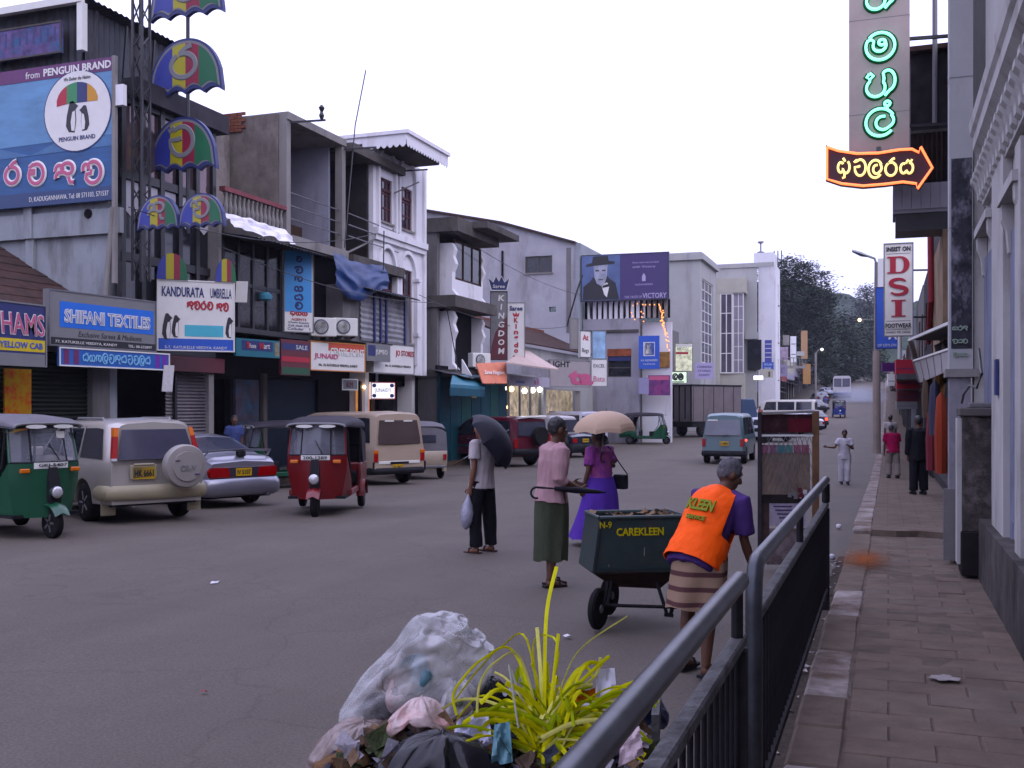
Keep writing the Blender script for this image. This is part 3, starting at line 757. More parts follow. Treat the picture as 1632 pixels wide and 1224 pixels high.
for cx,sz in((-.37,.5),(-.26,.42),(.43,.4)):
 pc=o+u*wd*cx-v*ht*.12+n*.006
 for mm,pp,ee in((m_black2,[(-.16,-.75),(.12,-.78),(.2,-.3),(.17,.15),(.3,.28),(.16,.38),(.05,.5),(-.1,.48),(-.16,.3),(-.26,-.1),(-.3,-.5)],0),(m_signw,[(-.02,-.7),(.12,-.72),(.17,-.3),(.14,.1),(.02,.05),(-.06,-.35)],.005)):
  MB().prism([pc+u*a*sz*.8+v*c_*sz+n*ee for a,c_ in pp],n*.004).build('printed_penguin',mm,ks)
for cx in(-.31,.38):
 c=o+u*wd*cx+v*ht*.5
 for k in range(4):
  bnd=[-1,-.4,.1,.5,1];Tk=[bnd[k]+(bnd[k+1]-bnd[k])*i/6 for i in range(7)]
  sz=.36 if cx<0 else .25
  MB().prism([c+u*t*sz+v*(.62*math.sqrt(max(0,1-abs(t)**2.4))*(1 if cx<0 else .9))for t in Tk]+[c+u*t*sz for t in reversed(Tk)],n*.05).build('umbrella_top',m_u[k],ks)
tag(MB().obox(on_x(385,465,-15.9),ua(30),V((.06,0,1)).normalized(),ua(30).cross(Z3),.3,.55,.015).build('white_notice',m_signw),'blank white card hanging beside the KANDURATA sign','sign')
b2=thing('concrete_frame_building','unfinished grey concrete building with open upper bays and a balustrade','building',(-18,27,0),world=True)
XA=-16.3
def yx(px,X=XA):return on_x(px,600,X).y
def zx(px,py,X=XA):return on_x(px,py,X).z
ya,yb,yc,yd=Y2+.02,yx(460),yx(548),yx(635)
zr=zx(462,192);zf=zx(465,376)
for y0,wdt in((yb,.22),(yc,.22)):
 X1(XA-.25,XA,y0-wdt/2,y0+wdt/2,zf-.05,zr).build('column',m_conc_l,b2)
X1(-22,XA+.05,yb-.1,yc+.1,zr,zr+.22).build('roof_slab',m_conc_l,b2)
X1(-22,XA+.28,yc+.101,yd,zr-.14,zr+.14).build('roof_slab',m_conc,b2)
X1(-22,XA+.12,yb-.1,yc+.1,zf-.28,zf).build('floor_slab',m_conc_l,b2)
X1(-22,XA+.3,yc+.101,yd-.1,zf-.42,zf-.1).build('floor_slab',m_conc,b2)
X1(-20.2,-20,yb-.1,yc,zf,zr).build('rear_wall',m_plaster3,b2)
X1(-20,-16.8,yc-.1,yc-.0,zf,zr).build('cross_wall',mat('pale_blue_render',(.36,.36,.44),.85,.1,1.5,stain=((.2,.19,.22),.35,1,.3)),b2)
X1(-20.2,-20,yc+.1,yd,zf-.1,zr-.14).build('rear_wall',m_dark,b2)
X1(-22,-16.45,31.02,31.15,zf-.1,zr-.14).build('cross_wall',mat('dark_bay_wall',(.045,.04,.04),.9,.3,2),b2)  # dark sheet put in for the unlit inside of the open bay
for z in(.55,.95,1.35):
 MB().tube([(XA-.1,yb+.1,zf+z*.95),(XA-.1,yc-.1,zf+z*.95)],.02,6).build('rail',m_steel,b2)
 MB().tube([(XA+.1,yc+.12,zf+z*.9),(XA+.1,yd-.2,zf+z*.85)],.02,6).build('rail',m_steel,b2)
MB().bar((XA-.05,yc+.2,zf-.05),(XA+.1,yd-.6,zf+1.2),.05).build('brace',m_conc_l,b2)
X1(-17.6,-17.2,yb+.5,yb+2.2,zf,zf+.62).build('table',m_wood,b2)
for(px,py)in((524,283),(524,297),(604,277)):
 pass
for px,py,py2 in((462,190,0),(548,233,0),(635,268,0)):
 p=on_x(px,py+5,XA+.05)
 MB().bar(p,p+V((1.0,.3,.05)),.05).build('bracket',m_black,b2)
 if px==462:MB().lathe([(.05,0),(.08,.1),(.04,.2),(.09,.32),(.03,.4)],tuple(p+V((.9,.25,.08))),'z',8).build('insulator',m_black,b2)
zw_=on_y(420,186,yb).z
X1(-20.6,XA-.26,yb-.16,yb-.105,zf-1.0,zw_).build('end_wall',mat('mottled_end_wall',(.20,.175,.16),.9,.3,1.6,bump=.3,stain=((.10,.088,.08),.5,1.5,.4)),b2)
for r_ in range(6):
 for c_ in range(11):
  xx=-20.5+c_*.25+(.12 if r_%2 else 0)
  MB().box(xx,xx+.235,yb-.21,yb-.163,zw_-.42+r_*.095,zw_-.42+r_*.095+.083).build('brick',m_brick,b2)
XR=-18.2
X1(XR-.2,XR,ya,yb-.11,5.0,zx(400,215,XR)).build('set_back_wall',mat('stained_grey_render',(.30,.27,.255),.9,.25,1.4,bump=.3,stain=((.09,.08,.075),.5,1.2,.4)),b2)
zt2=zx(350,172,XR)
MB().tube([on_x(385,205,XR+.2),on_x(402,222,XR+.2),on_x(402,300,XR+.2),on_x(396,345,XR+.2)],.09,8).build('drain_pipe',m_black,b2)
zb0=zx(400,362,XA);zb1=zx(400,316,XA)
X1(XA-.16,XA+.02,ya+.05,yb-.12,zb1-.02,zb1+.1).build('handrail',mat('faded_pink_rail',(.24,.09,.10),.8,.2,3),b2)
X1(XA-.16,XA+.02,ya+.05,yb-.12,zb0-.1,zb0).build('handrail',m_conc,b2)
bal=MB().lathe([(.05,0),(.05,.06),(.035,.12),(.06,.25),(.07,.36),(.04,.5),(.035,.6),(.055,.66),(.055,.72)],(0,0,0),'z',8).mesh('baluster',m_conc_l)
n=14
for k in range(n):
 o=bpy.data.objects.new('baluster',bal);COL.objects.link(o);o.parent=b2
 o.location=(XA-.07+18,ya+.2+(yb-ya-.5)*k/(n-1)-27,zb0);o.scale=(1,1,(zb1-zb0-.02)/.72)
X1(XR,XA+.03,ya+.01,yb-.112,zb0-.35,zb0-.101).build('balcony_slab',m_conc,b2)
corr(lambda u,v:(XA-.3+v*1.3,ya+u*(yb-ya+.6),zb0-.3-v*.22),22,.02,(0,0,1)).build('tin_awning',m_corr,b2)
cl=MB().grid(lambda u,v:(XA+.5+.12*noise.noise(V((u*9,v*3,2)))+v*.35,on_x(360,360,XA+.6).y+u*2.9,zb0+.05-v*.42+.07*noise.noise(V((u*6,v*4,7)))),30,8).build('cloth_banner',mat('white_cloth',(.82,.80,.86),.85,.04,6))
tag(cl,'crumpled bright white cloth banner below the balustrade','banner')
X1(-20,-19.8,ya,yd,0,zf-.3).build('rear_wall',m_dark,b2)
zl0=zx(430,528);zl1=zb0-.4
fr=MB()
fr.box(XA-.3,XA+.1,ya,yb+1.6,zl0-.14,zl0)
for k in range(6):
 y=ya+.1+(yb-ya+.3)*k/5;fr.box(XA-.14,XA-.06,y-.05,y+.05,zl0,zl1)
fr.box(XA-.13,XA-.07,ya+.002,yb+.4,(zl0+zl1)/2-.05,(zl0+zl1)/2+.05)
fo=fr.build('display_window',m_black,b2)
for k in range(5):
 y0=ya+.1+(yb-ya+.3)*k/5;y1=ya+.1+(yb-ya+.3)*(k+1)/5
 X1(XA-.11,XA-.1,y0+.04,y1-.04,zl0,zl1).build('pane',mat('clear_dark_glass',(.03,.03,.035),.05,.3,1,alpha=.45,spec=.5),fo)
 rr_=random.Random(k)
 for j in range(3):
  for q_ in range(2):
   cy=y0+.2+q_*.33
   c=[(.20,.17,.16),(.10,.11,.16),(.16,.10,.07),(.07,.07,.08),(.22,.21,.24)][rr_.randrange(5)]
   MB().lathe([(.05,0),(.13,.03),(.12,.3),(.15,.42),(.05,.5),(.04,.55)],(XA-.4,cy,zl0+.08+j*.62),'z',8).build('display_shirt',paint('shirt_%d%d%d'%(int(c[0]*100),int(c[1]*100),int(c[2]*100)),c,.8),fo)
MB().lathe([(.06,0),(.18,.05),(.2,.15),(.1,.24),(.02,.26)],(XA+.02,on_x(422,475,XA).y,zx(422,480)),'z',12).build('loud_lamp',mat('cyan_lampshade',(.10,.30,.40),.5),b2)
X1(XA-.4,XA+.06,on_x(350,480,XA).y-.12,on_x(350,480,XA).y+.0,zb0-1.9,zb0-.1).build('white_post',m_conc_l,b2)
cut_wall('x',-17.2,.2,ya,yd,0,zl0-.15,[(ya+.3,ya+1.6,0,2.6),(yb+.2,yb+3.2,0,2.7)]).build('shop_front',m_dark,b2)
X1(-17.19,-17.1,ya+1.7,yb-.3,.2,2.6).build('poster_wall',mat('poster_wall',(.06,.05,.07),.7,.5,3,stain=((.03,.10,.16),.5,2.5,1)),b2)
X1(-17.4,-17.3,yb+.2,yb+3.2,0,2.7).build('door_panel',mat('navy_door',(.012,.02,.035),.6,.2,2),b2)
X1(-17.19,-17.08,yb-.1,yb+.1,0,2.8).build('door_post',m_conc,b2)
def simple_sign(px0,px1,pyt,pyb,X,y,a,m,label,frame=None,texts=(),t=.08,fw=.03):
 s_=thing('shop_sign',label,'sign',(X,y,3),world=True)
 o_,u_,v_,w_,h_=sg(px0,px1,pyt,pyb,(X,y),a);n_=u_.cross(v_)
 board(s_,o_,u_,v_,w_,h_,t,m,frame,fw)
 for tx in texts:
  body,fx,fz,fw_,fh,mm=tx[:6]
  if isinstance(body,list):word(s_,body,o_+u_*w_*fx+v_*h_*fz+n_*.002,u_,v_,w_*fw_,h_*fh,(tx[6]if len(tx)>6 else .06),mm)
  elif body=='#':board(s_,o_+u_*w_*fx+v_*h_*fz+n_*.005,u_,v_,w_*fw_,h_*fh,.004,mm,name='strip')
  else:lettering(s_,body,o_+u_*w_*fx+v_*h_*fz+n_*(.006 if len(tx)>6 else .001),u_,v_,w_*fw_,h_*fh,mm,tx[6]if len(tx)>6 else .0,ext=.012)
 return s_,o_,u_,v_,w_,h_
m_cyan=paint('sign_sky_blue',(.08,.30,.62),.45)
simple_sign(376,446,541,569,-15.9,24.5,80,paint('sign_teal',(.02,.15,.20),.5),'small teal sign reading Shoe Mart under the display window',None,[('#',-.02,.12,.7,.55,m_navy),('S',-.24,.14,.07,.36,m_red,.04),('hoe',-.13,.12,.14,.26,m_signw),('M',.06,.14,.09,.36,m_red,.04),('art',.19,.12,.14,.26,m_signw),('#',.43,0,.1,.8,paint('print_leaf',(.25,.28,.2),.6,stain=((.3,.1,.05),.5,9,1)))])
simple_sign(448,494,542,598,-16.0,26.2,84,m_maroon,'dark striped red and green sign left of the CENTRE POINT sign',None,[('#',0,.3,.96,.18,m_navy),('#',0,-.05,.96,.14,m_red),('#',0,-.38,.96,.2,paint('dark_green_strip',(.02,.09,.04),.5)),('SALE',.2,.3,.4,.12,m_signw)])
simple_sign(452,500,400,530,-15.7,26.6,55,m_signw,'tall vertical sky-blue sign with dark rounded script',m_sgrey,[('#',-.02,.12,.9,.74,m_cyan),(['va'],0,.40,.22,.07,m_navy,.05),(['da'],0,.27,.30,.09,m_navy,.06),(['na'],0,.16,.30,.09,m_navy,.06),(['ga'],0,.04,.32,.09,m_navy,.06),(['sa'],0,-.07,.32,.09,m_navy,.06),(['ta'],0,-.17,.30,.09,m_navy,.06),(['ju','ga','ga'],0,-.265,.6,.06,m_red,.04),('AGENTS',0,-.34,.5,.03,m_red),('Cloth Supply',0,-.38,.7,.025,m_navy),('Call desk 222',0,-.415,.7,.025,m_navy),('Cellular   1',0,-.455,.75,.03,m_navy)])
simple_sign(494,582,546,592,-15.6,29.5,78,m_signw,'white CENTRE POINT sign with red top band',paint('frame_orange',(.5,.2,.05),.5),[('#',.15,.34,.66,.28,paint('sign_orange_red',(.5,.09,.05),.5)),('CENTRE POINT',.16,.18,.62,.26,m_signw,.02),('JUNAID',-.22,-.02,.42,.22,m_pink,.02),('No. 10, KATUKELLE VEEDIYA, KANDY',0,-.30,.7,.1,m_black2)])
simple_sign(584,622,548,576,-15.6,32,80,m_sgrey,'small grey sign with slanted dark emblem beside CENTRE POINT',None,[('#',-.28,.1,.3,.6,m_navy),('JUMBO',.12,0,.5,.35,m_signw)])
simple_sign(594,660,548,596,-15.9,33,84,m_signw,'white sign with red letters JO STORES below the white house',m_sgrey,[('JO STORES',.26,.18,.45,.24,m_red,.01),('No. 12, KATUKELLE VEEDIYA',.1,-.24,.62,.08,m_black2)])
m_lit=mat('lit_white_panel',(.95,.95,.95),.5,.03,5,emit=.62)
js=thing('lit_sign','glowing white box sign reading JUNAIDS in the dark doorway','sign',(-16,32,2),world=True)
o,u,v,wd,ht=sg(591,630,609,636,(-15.9,31.4),40);n=u.cross(v)
board(js,o,u,v,wd,ht,.22,m_lit,m_red,.025)
lettering(js,"JUNAID'S",o,u,v,wd*.66,ht*.3,m_navy,.0)
for a_,c_ in((-.36,.3),(.36,.3),(-.36,-.3),(.36,-.3)):MB().prism([o+u*wd*(a_+math.cos(t)*.09)+v*ht*(c_+math.sin(t)*.12)for t in[i*.785 for i in range(8)]],n*.006).build('printed_scroll',m_navy,js)
gd=thing('lit_doorway','narrow doorway glowing orange beside the lit JUNAIDS sign','doorway',(-16.8,31,0),world=True)
oo=on_x(581,640,-16.75)
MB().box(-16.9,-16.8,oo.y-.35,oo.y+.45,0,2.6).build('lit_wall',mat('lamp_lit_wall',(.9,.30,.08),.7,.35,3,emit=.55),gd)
MB().ball((-16.6,oo.y-.3,2.5),.06,8,6).build('bulb',mat('warm_bulb',(1,.6,.25),.5,.05,5,emit=6),gd)
MB().ball((-16.6,oo.y+.35,1.55),.12,8,6).build('bulb',mat('orange_bulb',(1,.35,.08),.5,.05,5,emit=2.5),gd)
MB().bar((-16.7,oo.y-.42,0),(-16.7,oo.y-.42,2.7),.1).build('jamb',m_black,gd);MB().bar((-16.7,oo.y+.52,0),(-16.7,oo.y+.52,2.7),.1).build('jamb',m_black,gd)
simple_sign(545,570,604,622,-16.6,29,70,m_sgrey,'small dim notice board in the dark shop front',m_white,[('KM',0,0,.4,.5,m_maroon)],.05)
X1(-17,-16.6,yb+.35,yc+.2,zl0,zf-.3).build('dark_panel',m_dark,b2)
X1(-17,-16.0,yc-.6,yd+.3,zl0-.02,zx(560,455,-16.0)).build('upper_wall',m_plaster3,b2)
w0,w1=on_x(577,500,-15.9).y,on_x(646,500,-15.9).y
shutter(b2,'x',-15.95,w0,w1,zx(600,545,-15.9),zx(600,468,-15.9),mat('dirty_louvres',(.30,.30,.32),.7,.25,2,stain=((.12,.11,.12),.5,2,.6)),.16,'louvre_window')
for f in(.28,.42,.55,1.0):X1(-15.94,-15.88,w0+(w1-w0)*f-.05,w0+(w1-w0)*f+.05,zx(600,545,-15.9),zx(600,468,-15.9)).build('mullion',m_navy,b2)
corr(lambda u,v:(-16.05+v*.6,w0-.2+u*(w1-w0+.5),zx(600,462,-15.9)+.05-v*.18),20,.025,(0,0,1)).build('tin_hood',m_corr,b2)
tp=MB().grid(lambda u,v:(-15.9+.5*math.sin(v*2.2)*.4+.1*noise.noise(V((u*5,v*5,3))),on_x(532,430,-15.8).y+u*3.5,zx(560,406,-15.8)-.15*math.sin(u*3.14)-v*(1.05+.25*math.sin(u*5))+.08*noise.noise(V((u*7,v*7,9)))),24,14).build('tarpaulin',mat('blue_tarpaulin',(.009,.042,.16),.4,.3,3,bump=.3))
tp.data.polygons.foreach_set('use_smooth',[True]*len(tp.data.polygons))
tag(tp,'sagging blue tarpaulin slung below the open concrete bay','tarpaulin')
def ac_unit(px,py,X,a,label,s=.78):
 t=thing('air_conditioner',label,'air conditioner',(0,0,0),group='cooling units on the shop fronts')
 p=on_x(px,py,X);t.location=p;t.rotation_euler=(0,0,R(a))
 MB().box(-s/2,s/2,0,.32,-.28,.28).build('case',m_white,t,bevel=.02)
 MB().lathe([(.23,0),(.23,-.015),(.19,-.02),(.02,-.02)],(-.08,-.002,0),'y',20).build('fan_grille',mat('grille_grey',(.12,.13,.17),.6),t)
 for k in range(3):MB().lathe([(.06+k*.055,-.022),(.06+k*.055,-.03),(.07+k*.055,-.03),(.07+k*.055,-.022)],(-.08,0,0),'y',18).build('grille_ring',m_white,t)
 for sx in(-1,1):MB().box(sx*s*.38-.02,sx*s*.38+.02,0,.45,-.34,-.285).build('bracket',m_black,t)
 return t
ac_unit(516,521,-15.9,45,'white cooling unit nearer the tall blue sign')
ac_unit(551,521,-15.9,45,'white cooling unit nearer the louvred window')
b3=thing('white_ornate_house','bright white three-storey house with arched windows and a fringed eave','building',(-18,33,0),world=True)
X3=-16.3;y30,y31=31.2,35.1
def y3(px):return on_x(px,600,X3).y
def z3(px,py):return on_x(px,py,X3).z
zc=on_x(648,222,-14.95).z
wA=(y3(604),y3(625));wB=(y3(637),y3(657));zw1,zw0=z3(630,292),z3(630,360)
za1,za0=z3(650,420),z3(650,520)
hol=[(wA[0],wA[1],zw0,zw1),(wB[0],wB[1],zw0,zw1),(wA[0]+.1,wA[1]+.1,za0-.6,za1-.25),(wB[0],wB[1],za0-.6,za1-.25)]
cut_wall('x',X3,.3,y30,y31,3.0,zc,hol).build('wall',m_plaster2,b3)
X1(-24,X3-.302,y30,y30+.25,0,zc).build('side_wall',m_plaster2,b3)
X1(-24,X3-.302,y31-.25,y31,0,zc).build('side_wall',m_plaster2,b3)
m_bwood=mat('purple_brown_wood',(.12,.05,.06),.6,.2,4)
for(a,c)in(wA,wB):
 wo=win(b3,'x',X3,a,c,zw0,zw1,3,3,m_bwood,m_glass,.07)
 X1(X3-.2,X3-.04,a,c,zw1-.42,zw1-.34).build('transom',m_bwood,wo)
for(a,c)in((wA[0]+.1,wA[1]+.1),wB):win(b3,'x',X3,a,c,za0-.6,za1-.25,2,3,m_bwood,m_darkg,.07)
def arch(root,X,yc_,zc_,ry,rz_,m,w=.1,d=.12,name='arch'):
 b=MB();ring=[]
 for i in range(17):
  a=math.pi*i/16
  y,z,y2,z2=yc_-math.cos(a)*ry,zc_+math.sin(a)*rz_,yc_-math.cos(a)*(ry+w),zc_+math.sin(a)*(rz_+w)
  ring.append([(X+.002,y,z),(X+.002,y2,z2),(X+d,y2,z2),(X+d,y,z)])
 return b.loft(ring).build(name,m,root)
for(a,c)in(wA,wB):
 m_=(a+c)/2
 arch(b3,X3,m_,zw1+.25,(c-a)/2+.1,.75,m_plaster2)
 for s_ in(a-.2,c+.1):
  X1(X3+.002,X3+.12,s_,s_+.1,zw0-.3,zw1+.25).build('pilaster',m_plaster2,b3)
 arch(b3,X3,m_,za1-.5,(c-a)/2+.1,.8,m_plaster2,.13)
 for s_ in(a-.28,c+.1):
  X1(X3+.002,X3+.16,s_,s_+.18,za0-1.4,za1-.5).build('pilaster',m_plaster2,b3)
  X1(X3+.002,X3+.24,s_-.05,s_+.23,za1-.62,za1-.503).build('capital',m_plaster2,b3)
  X1(X3+.002,X3+.22,s_-.04,s_+.22,za0-.35,za0-.2).build('capital',m_plaster2,b3)
zs=z3(640,382)
X1(X3+.002,X3+.2,y30,y31+.12,zs-.12,zs+.1).build('string_course',m_plaster2,b3)
X1(X3+.002,X3+.12,y30,y31+.1,zs-.3,zs-.121).build('string_course',m_plaster2,b3)
X1(X3-.3,X3+.1,y31+.001,y31+.18,3.0,zc).build('corner_pier',m_plaster2,b3)
XE=-14.95;ye0,ye1=31.0,34.4;zt=on_x(648,206,XE).z;zb_=on_x(648,222,XE).z
cor=MB().box(-24,XE,ye0,ye1,zb_,zt-.12).box(-24,XE+.08,ye0-.06,ye1+.05,zt-.12,zt)
co=cor.build('eave',m_plaster2,b3)
def scallop(fn,n,h,m):
 b=MB();per=8;w_=1/n
 for k in range(n):
  pts=[fn(k*w_,0),fn((k+1)*w_,0)]+[fn(k*w_+w_*(1-i/per),-(h*.55+h*.45*math.sin(math.pi*i/per)))for i in range(per+1)]
  b.prism(pts,fn(0,0)*0+V((-.02,.02,0)))
 return b
scallop(lambda u,z:V((XE+.0,ye0+u*(ye1-ye0),zb_+z)),16,.22,None).build('valance',m_plaster2,co)
scallop(lambda u,z:V((-16.6+u*1.62,ye0+.0,zb_+z)),7,.22,None).build('valance',m_plaster2,co)
X1(-18,XE-.3,ye0+.1,ye1-.1,zb_-.1,zb_-.002).build('soffit',m_conc,co)
MB().bar(on_x(628,308,X3+.1),on_x(668,290,X3+1.0),.07,.03).build('awning_arm',m_conc_l,b3)
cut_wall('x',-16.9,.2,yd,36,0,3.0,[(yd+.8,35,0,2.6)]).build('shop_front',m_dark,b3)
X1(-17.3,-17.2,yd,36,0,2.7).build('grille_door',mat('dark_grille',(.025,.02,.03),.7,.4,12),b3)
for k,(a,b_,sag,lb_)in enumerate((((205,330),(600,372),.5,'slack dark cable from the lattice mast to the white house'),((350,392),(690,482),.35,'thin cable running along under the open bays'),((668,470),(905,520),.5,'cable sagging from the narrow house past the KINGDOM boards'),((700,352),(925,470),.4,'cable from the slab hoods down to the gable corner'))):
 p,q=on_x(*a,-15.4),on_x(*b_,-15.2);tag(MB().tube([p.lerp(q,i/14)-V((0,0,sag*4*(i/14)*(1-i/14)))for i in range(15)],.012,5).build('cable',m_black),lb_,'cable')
tag(MB().tube([on_x(549,395,-16.0),on_x(566,200,-16.0),on_x(583,112,-15.9)],.02,6).build('antenna_rod',m_black),'long thin leaning antenna rod above the open concrete bays','antenna')
tag(MB().tube([on_x(611,440,-15.8),on_x(612,368,-15.8)],.02,6).build('steel_rod',m_black),'short dark steel rod standing before the white house','rod')
b4=thing('slab_hood_house','narrow grey house with heavy concrete hoods and a curved white bay','building',(-17,38,0),world=True)
X4=-15.6;y40,y41=36.0,40.0
def z4(px,py):return on_x(px,py,X4).z
def y4(px):return on_x(px,600,X4).y
zt4=on_y(690,350,y40).z
X1(-24,X4-.5,y40,y40+.25,0,zt4).build('side_wall',m_plaster3,b4)
X1(-24,X4-.6,y41-.25,y41,0,zt4).build('side_wall',m_plaster3,b4)
X1(-16.8,-16.6,y40+.25,y41-.25,0,zt4).build('front_wall',m_dark,b4)
def slab4(px0,px1,pyt,pyb,x1,m,nm='hood'):
 return X1(-24,x1,y40-.1,y41+.3,z4((px0+px1)/2,pyb),z4((px0+px1)/2,pyt)).build(nm,m,b4)
slab4(712,745,352,374,X4+.4,m_conc)
X1(-17,X4+1.0,y40+1.4,y41+1.1,z4(770,378),z4(770,368)).build('hood',m_conc,b4)
slab4(700,760,474,492,X4+.3,m_conc)
slab4(700,760,590,602,X4+.3,m_conc)
for(pt,pb)in((385,472),(494,590)):
 z0,z1=z4(720,pb),z4(720,pt)
 prof=[(X4-1.3,z1),(X4-.1,z1),(X4+.02,z1-.25),(X4-.06,z1-.5),(X4+.05,z1-.8),(X4-.08,z1-1.1),(X4-.1,z0+.3),(X4+.15,z0),(X4-1.3,z0)]
 MB().prism([(x,y40+.5,z)for x,z in prof],(0,.3,0)).build('fin',m_plaster2,b4)
 MB().prism([(x-.1,y41-.3,z)for x,z in prof],(0,.25,0)).build('fin',m_plaster2,b4)
z0,z1=z4(748,450),z4(748,388)
wo=win(b4,'x',X4-.1,y40+.85,y41-.35,z0,z1,3,1,m_wood,m_darkg,.08,.1,False)
X1(X4-.35,X4-.12,y40+.85,y41-.3,z4(748,478),z0-.003).build('white_apron',m_plaster2,b4)
X1(X4-.8,X4-.6,y40+.85,y41-.3,z4(748,588),z4(748,495)).build('dark_opening',m_dark,b4)
MB().bar((X4+.3,y40+.2,z4(700,590)),(X4-.2,y40+.2,z4(690,480)),.03).build('rod',m_black,b4)
MB().prism([(X4+.35,y40+.4,z4(700,610)),(X4+1.1,y40+.4,z4(700,622)),(X4+.35,y40+.4,z4(700,570))],(0,.1,0)).build('bracket',m_plaster2,b4)
ac_unit(768,574,-15.0,60,'grimy cooling unit beside the KINGDOM board',.9)
tc_=MB().grid(lambda u,v:(-15.9+v*1.5,34.8+u*3.0,3.25-v*.35+.1*noise.noise(V((u*8,v*3,1)))),24,4).build('torn_awning',m_corr)
tag(tc_,'ragged tin awning sheet under the narrow grey house','awning')
aw=thing('teal_awning','teal boarded awning box over the teal shop front','awning',(-15.5,39,0),world=True)
A=[on_x(721,598,-14.9),on_x(772,598,-14.9),on_x(773,616,-14.3),on_x(718,612,-14.3)]
MB().prism(A,V((0,0,-.12))).build('sheet',mat('teal_sheet',(.05,.20,.27),.5,.2,3,stretch=.4),aw)
MB().prism([A[3]+V((0,0,-.125)),A[2]+V((0,0,-.125)),A[2]+V((0,0,-.4)),A[3]+V((0,0,-.4))],V((-.04,0,0))).build('skirt',m_teal,aw)
ts=thing('teal_shop_front','closed teal painted timber shop front below the narrow house','shop front',(-16,38,0),world=True)
for k in range(7):
 ya_=35.6+k*1.05
 X1(-15.9,-15.8,ya_,ya_+1.0,rz(36),3.1).build('board',mat('teal_board_%d'%(k%3),(.018+.006*(k%3),.075+.02*(k%3),.105+.02*(k%2)),.6,.2,2),ts)
X1(-15.95,-15.85,35.5,43,3.1,3.4).build('lintel',m_dark,ts)
X1(-15.75,-15.7,on_x(752,620,-15.7).y,on_x(756,620,-15.7).y+.25,2.2,3.0).build('yellow_tag',m_yel,ts)
b5=thing('sari_shop','low sari shop with lit windows and old tiled lean-to roof','shop',(-17,48,0),world=True)
X5=-15.8
def z5(px,py):return on_x(px,py,X5).z
y50,y51=42.6,57
cut_wall('x',X5,.3,y50,y51,rz(48),z5(860,600),[(on_x(797,640,X5).y,on_x(866,640,X5).y,rz(48)+.2,z5(830,614)),(on_x(870,640,X5).y,on_x(925,640,X5).y,rz(48),z5(900,622))]).build('wall',m_plaster4,b5)
m_shopl=mat('lit_shop_interior',(.55,.45,.32),.7,.6,2.5,emit=.35)
X1(X5-1.2,X5-1.1,y50+.3,y51-.3,rz(48),z5(830,612)).build('lit_back_wall',m_shopl,b5)
ya_,yb_=on_x(797,640,X5).y,on_x(866,640,X5).y
for k in range(5):
 y=ya_+(yb_-ya_)*k/4;X1(X5-.2,X5-.12,y-.06,y+.06,rz(48),z5(830,614)).build('mullion',m_steel,b5)
rr_=random.Random(3)
for k in range(12):
 y=ya_+.5+(yb_-ya_-1)*k/11;c=[(.5,.35,.2),(.45,.12,.1),(.15,.3,.12),(.55,.5,.4),(.1,.12,.3),(.5,.42,.1)][rr_.randrange(6)]
 hh=rr_.uniform(.9,1.7)
 MB().loft([[(X5-.7+.13*math.cos(a)*s_,y+.2*math.sin(a)*s_,rz(48)+z)for a in[i*.785 for i in range(8)]]for z,s_ in((.2,1.3),(.2+hh*.5,.9),(.2+hh*.8,1.1),(.2+hh,.4))]).build('hanging_sari',paint('sari_%d_%d'%(int(c[0]*100),int(c[1]*100)),c,.7),b5)
m_bulb=mat('white_bulb',(1,.95,.85),.5,.02,5,emit=9)
m_bulbo=mat('amber_bulb',(1,.6,.2),.5,.02,5,emit=6)
for px,py in((803,619),(815,620),(836,623),(849,622),(860,621),(805,649)):MB().ball(on_x(px,py,X5-.1),.13,8,6).build('bulb',m_bulbo if px in(815,805)else m_bulb,b5)
for k in range(8):
 p=on_x(874+k*7,640,X5-.3)
 X1(X5-.5,X5-.3,p.y,p.y+.5,rz(50),1.2+.5*math.sin(k*2.1)).build('stacked_goods',paint('goods_%d'%(k%4),[(.18,.07,.05),(.12,.12,.10),(.2,.16,.12),(.05,.05,.09)][k%4],.8),b5)
zt5,zb5=z5(850,520),z5(850,552)
tl=MB()
for k in range(7):
 x0=X5-2.6+k*.42;z0=zt5+.35-k*(zt5+.35-zb5)/7
 tl.prism([(x0,43.5,z0),(x0+.5,43.5,z0-(zt5+.35-zb5)/7-.02),(x0+.5,43.5,z0-(zt5+.35-zb5)/7+.05),(x0,43.5,z0+.08)],(0,12.3,0))
tl.build('roof',m_rtile,b5)
X1(X5-2.75,X5-2.55,43.4,55.9,zt5+.3,zt5+.52).build('ridge',m_brick,b5)
X1(X5-.3,X5+.1,43.5,55.8,z5(850,572),zb5-.1).build('upper_wall',m_plaster4,b5)
kg=thing('shop_sign','tall vertical KINGDOM board with a crown on top','sign',(-14.5,42,3),world=True)
o,u,v,wd,ht=sg(781,809,464,574,(-14.6,41.5),22);n=u.cross(v)
board(kg,o,u,v,wd,ht,.16,m_sgrey,m_black,.03)
MB().prism([o+u*wd*a+v*ht*c+n*.006 for a,c in((-.48,-.49),(.48,-.49),(.48,.14),(.2,.06),(-.2,-.1),(-.42,-.3))],n*.004).build('curved_field',m_maroon,kg)
for k,ch in enumerate('KINGDOM'):
 lettering(kg,ch,o+u*wd*.14+v*ht*(.40-k*.128)+n*.011,u,v,wd*(.36 if ch!='I' else .1),ht*.085,m_signw,.03,ext=.01,shear=.1)
co_=o+v*(ht/2+.32)
MB().prism([co_+u*a+v*c for a,c in((-.32,-.3),(.32,-.3),(.46,.22),(.24,.05),(.12,.3),(0,.08),(-.12,.3),(-.24,.05),(-.46,.22))],n*.06).build('crown',m_navy,kg)
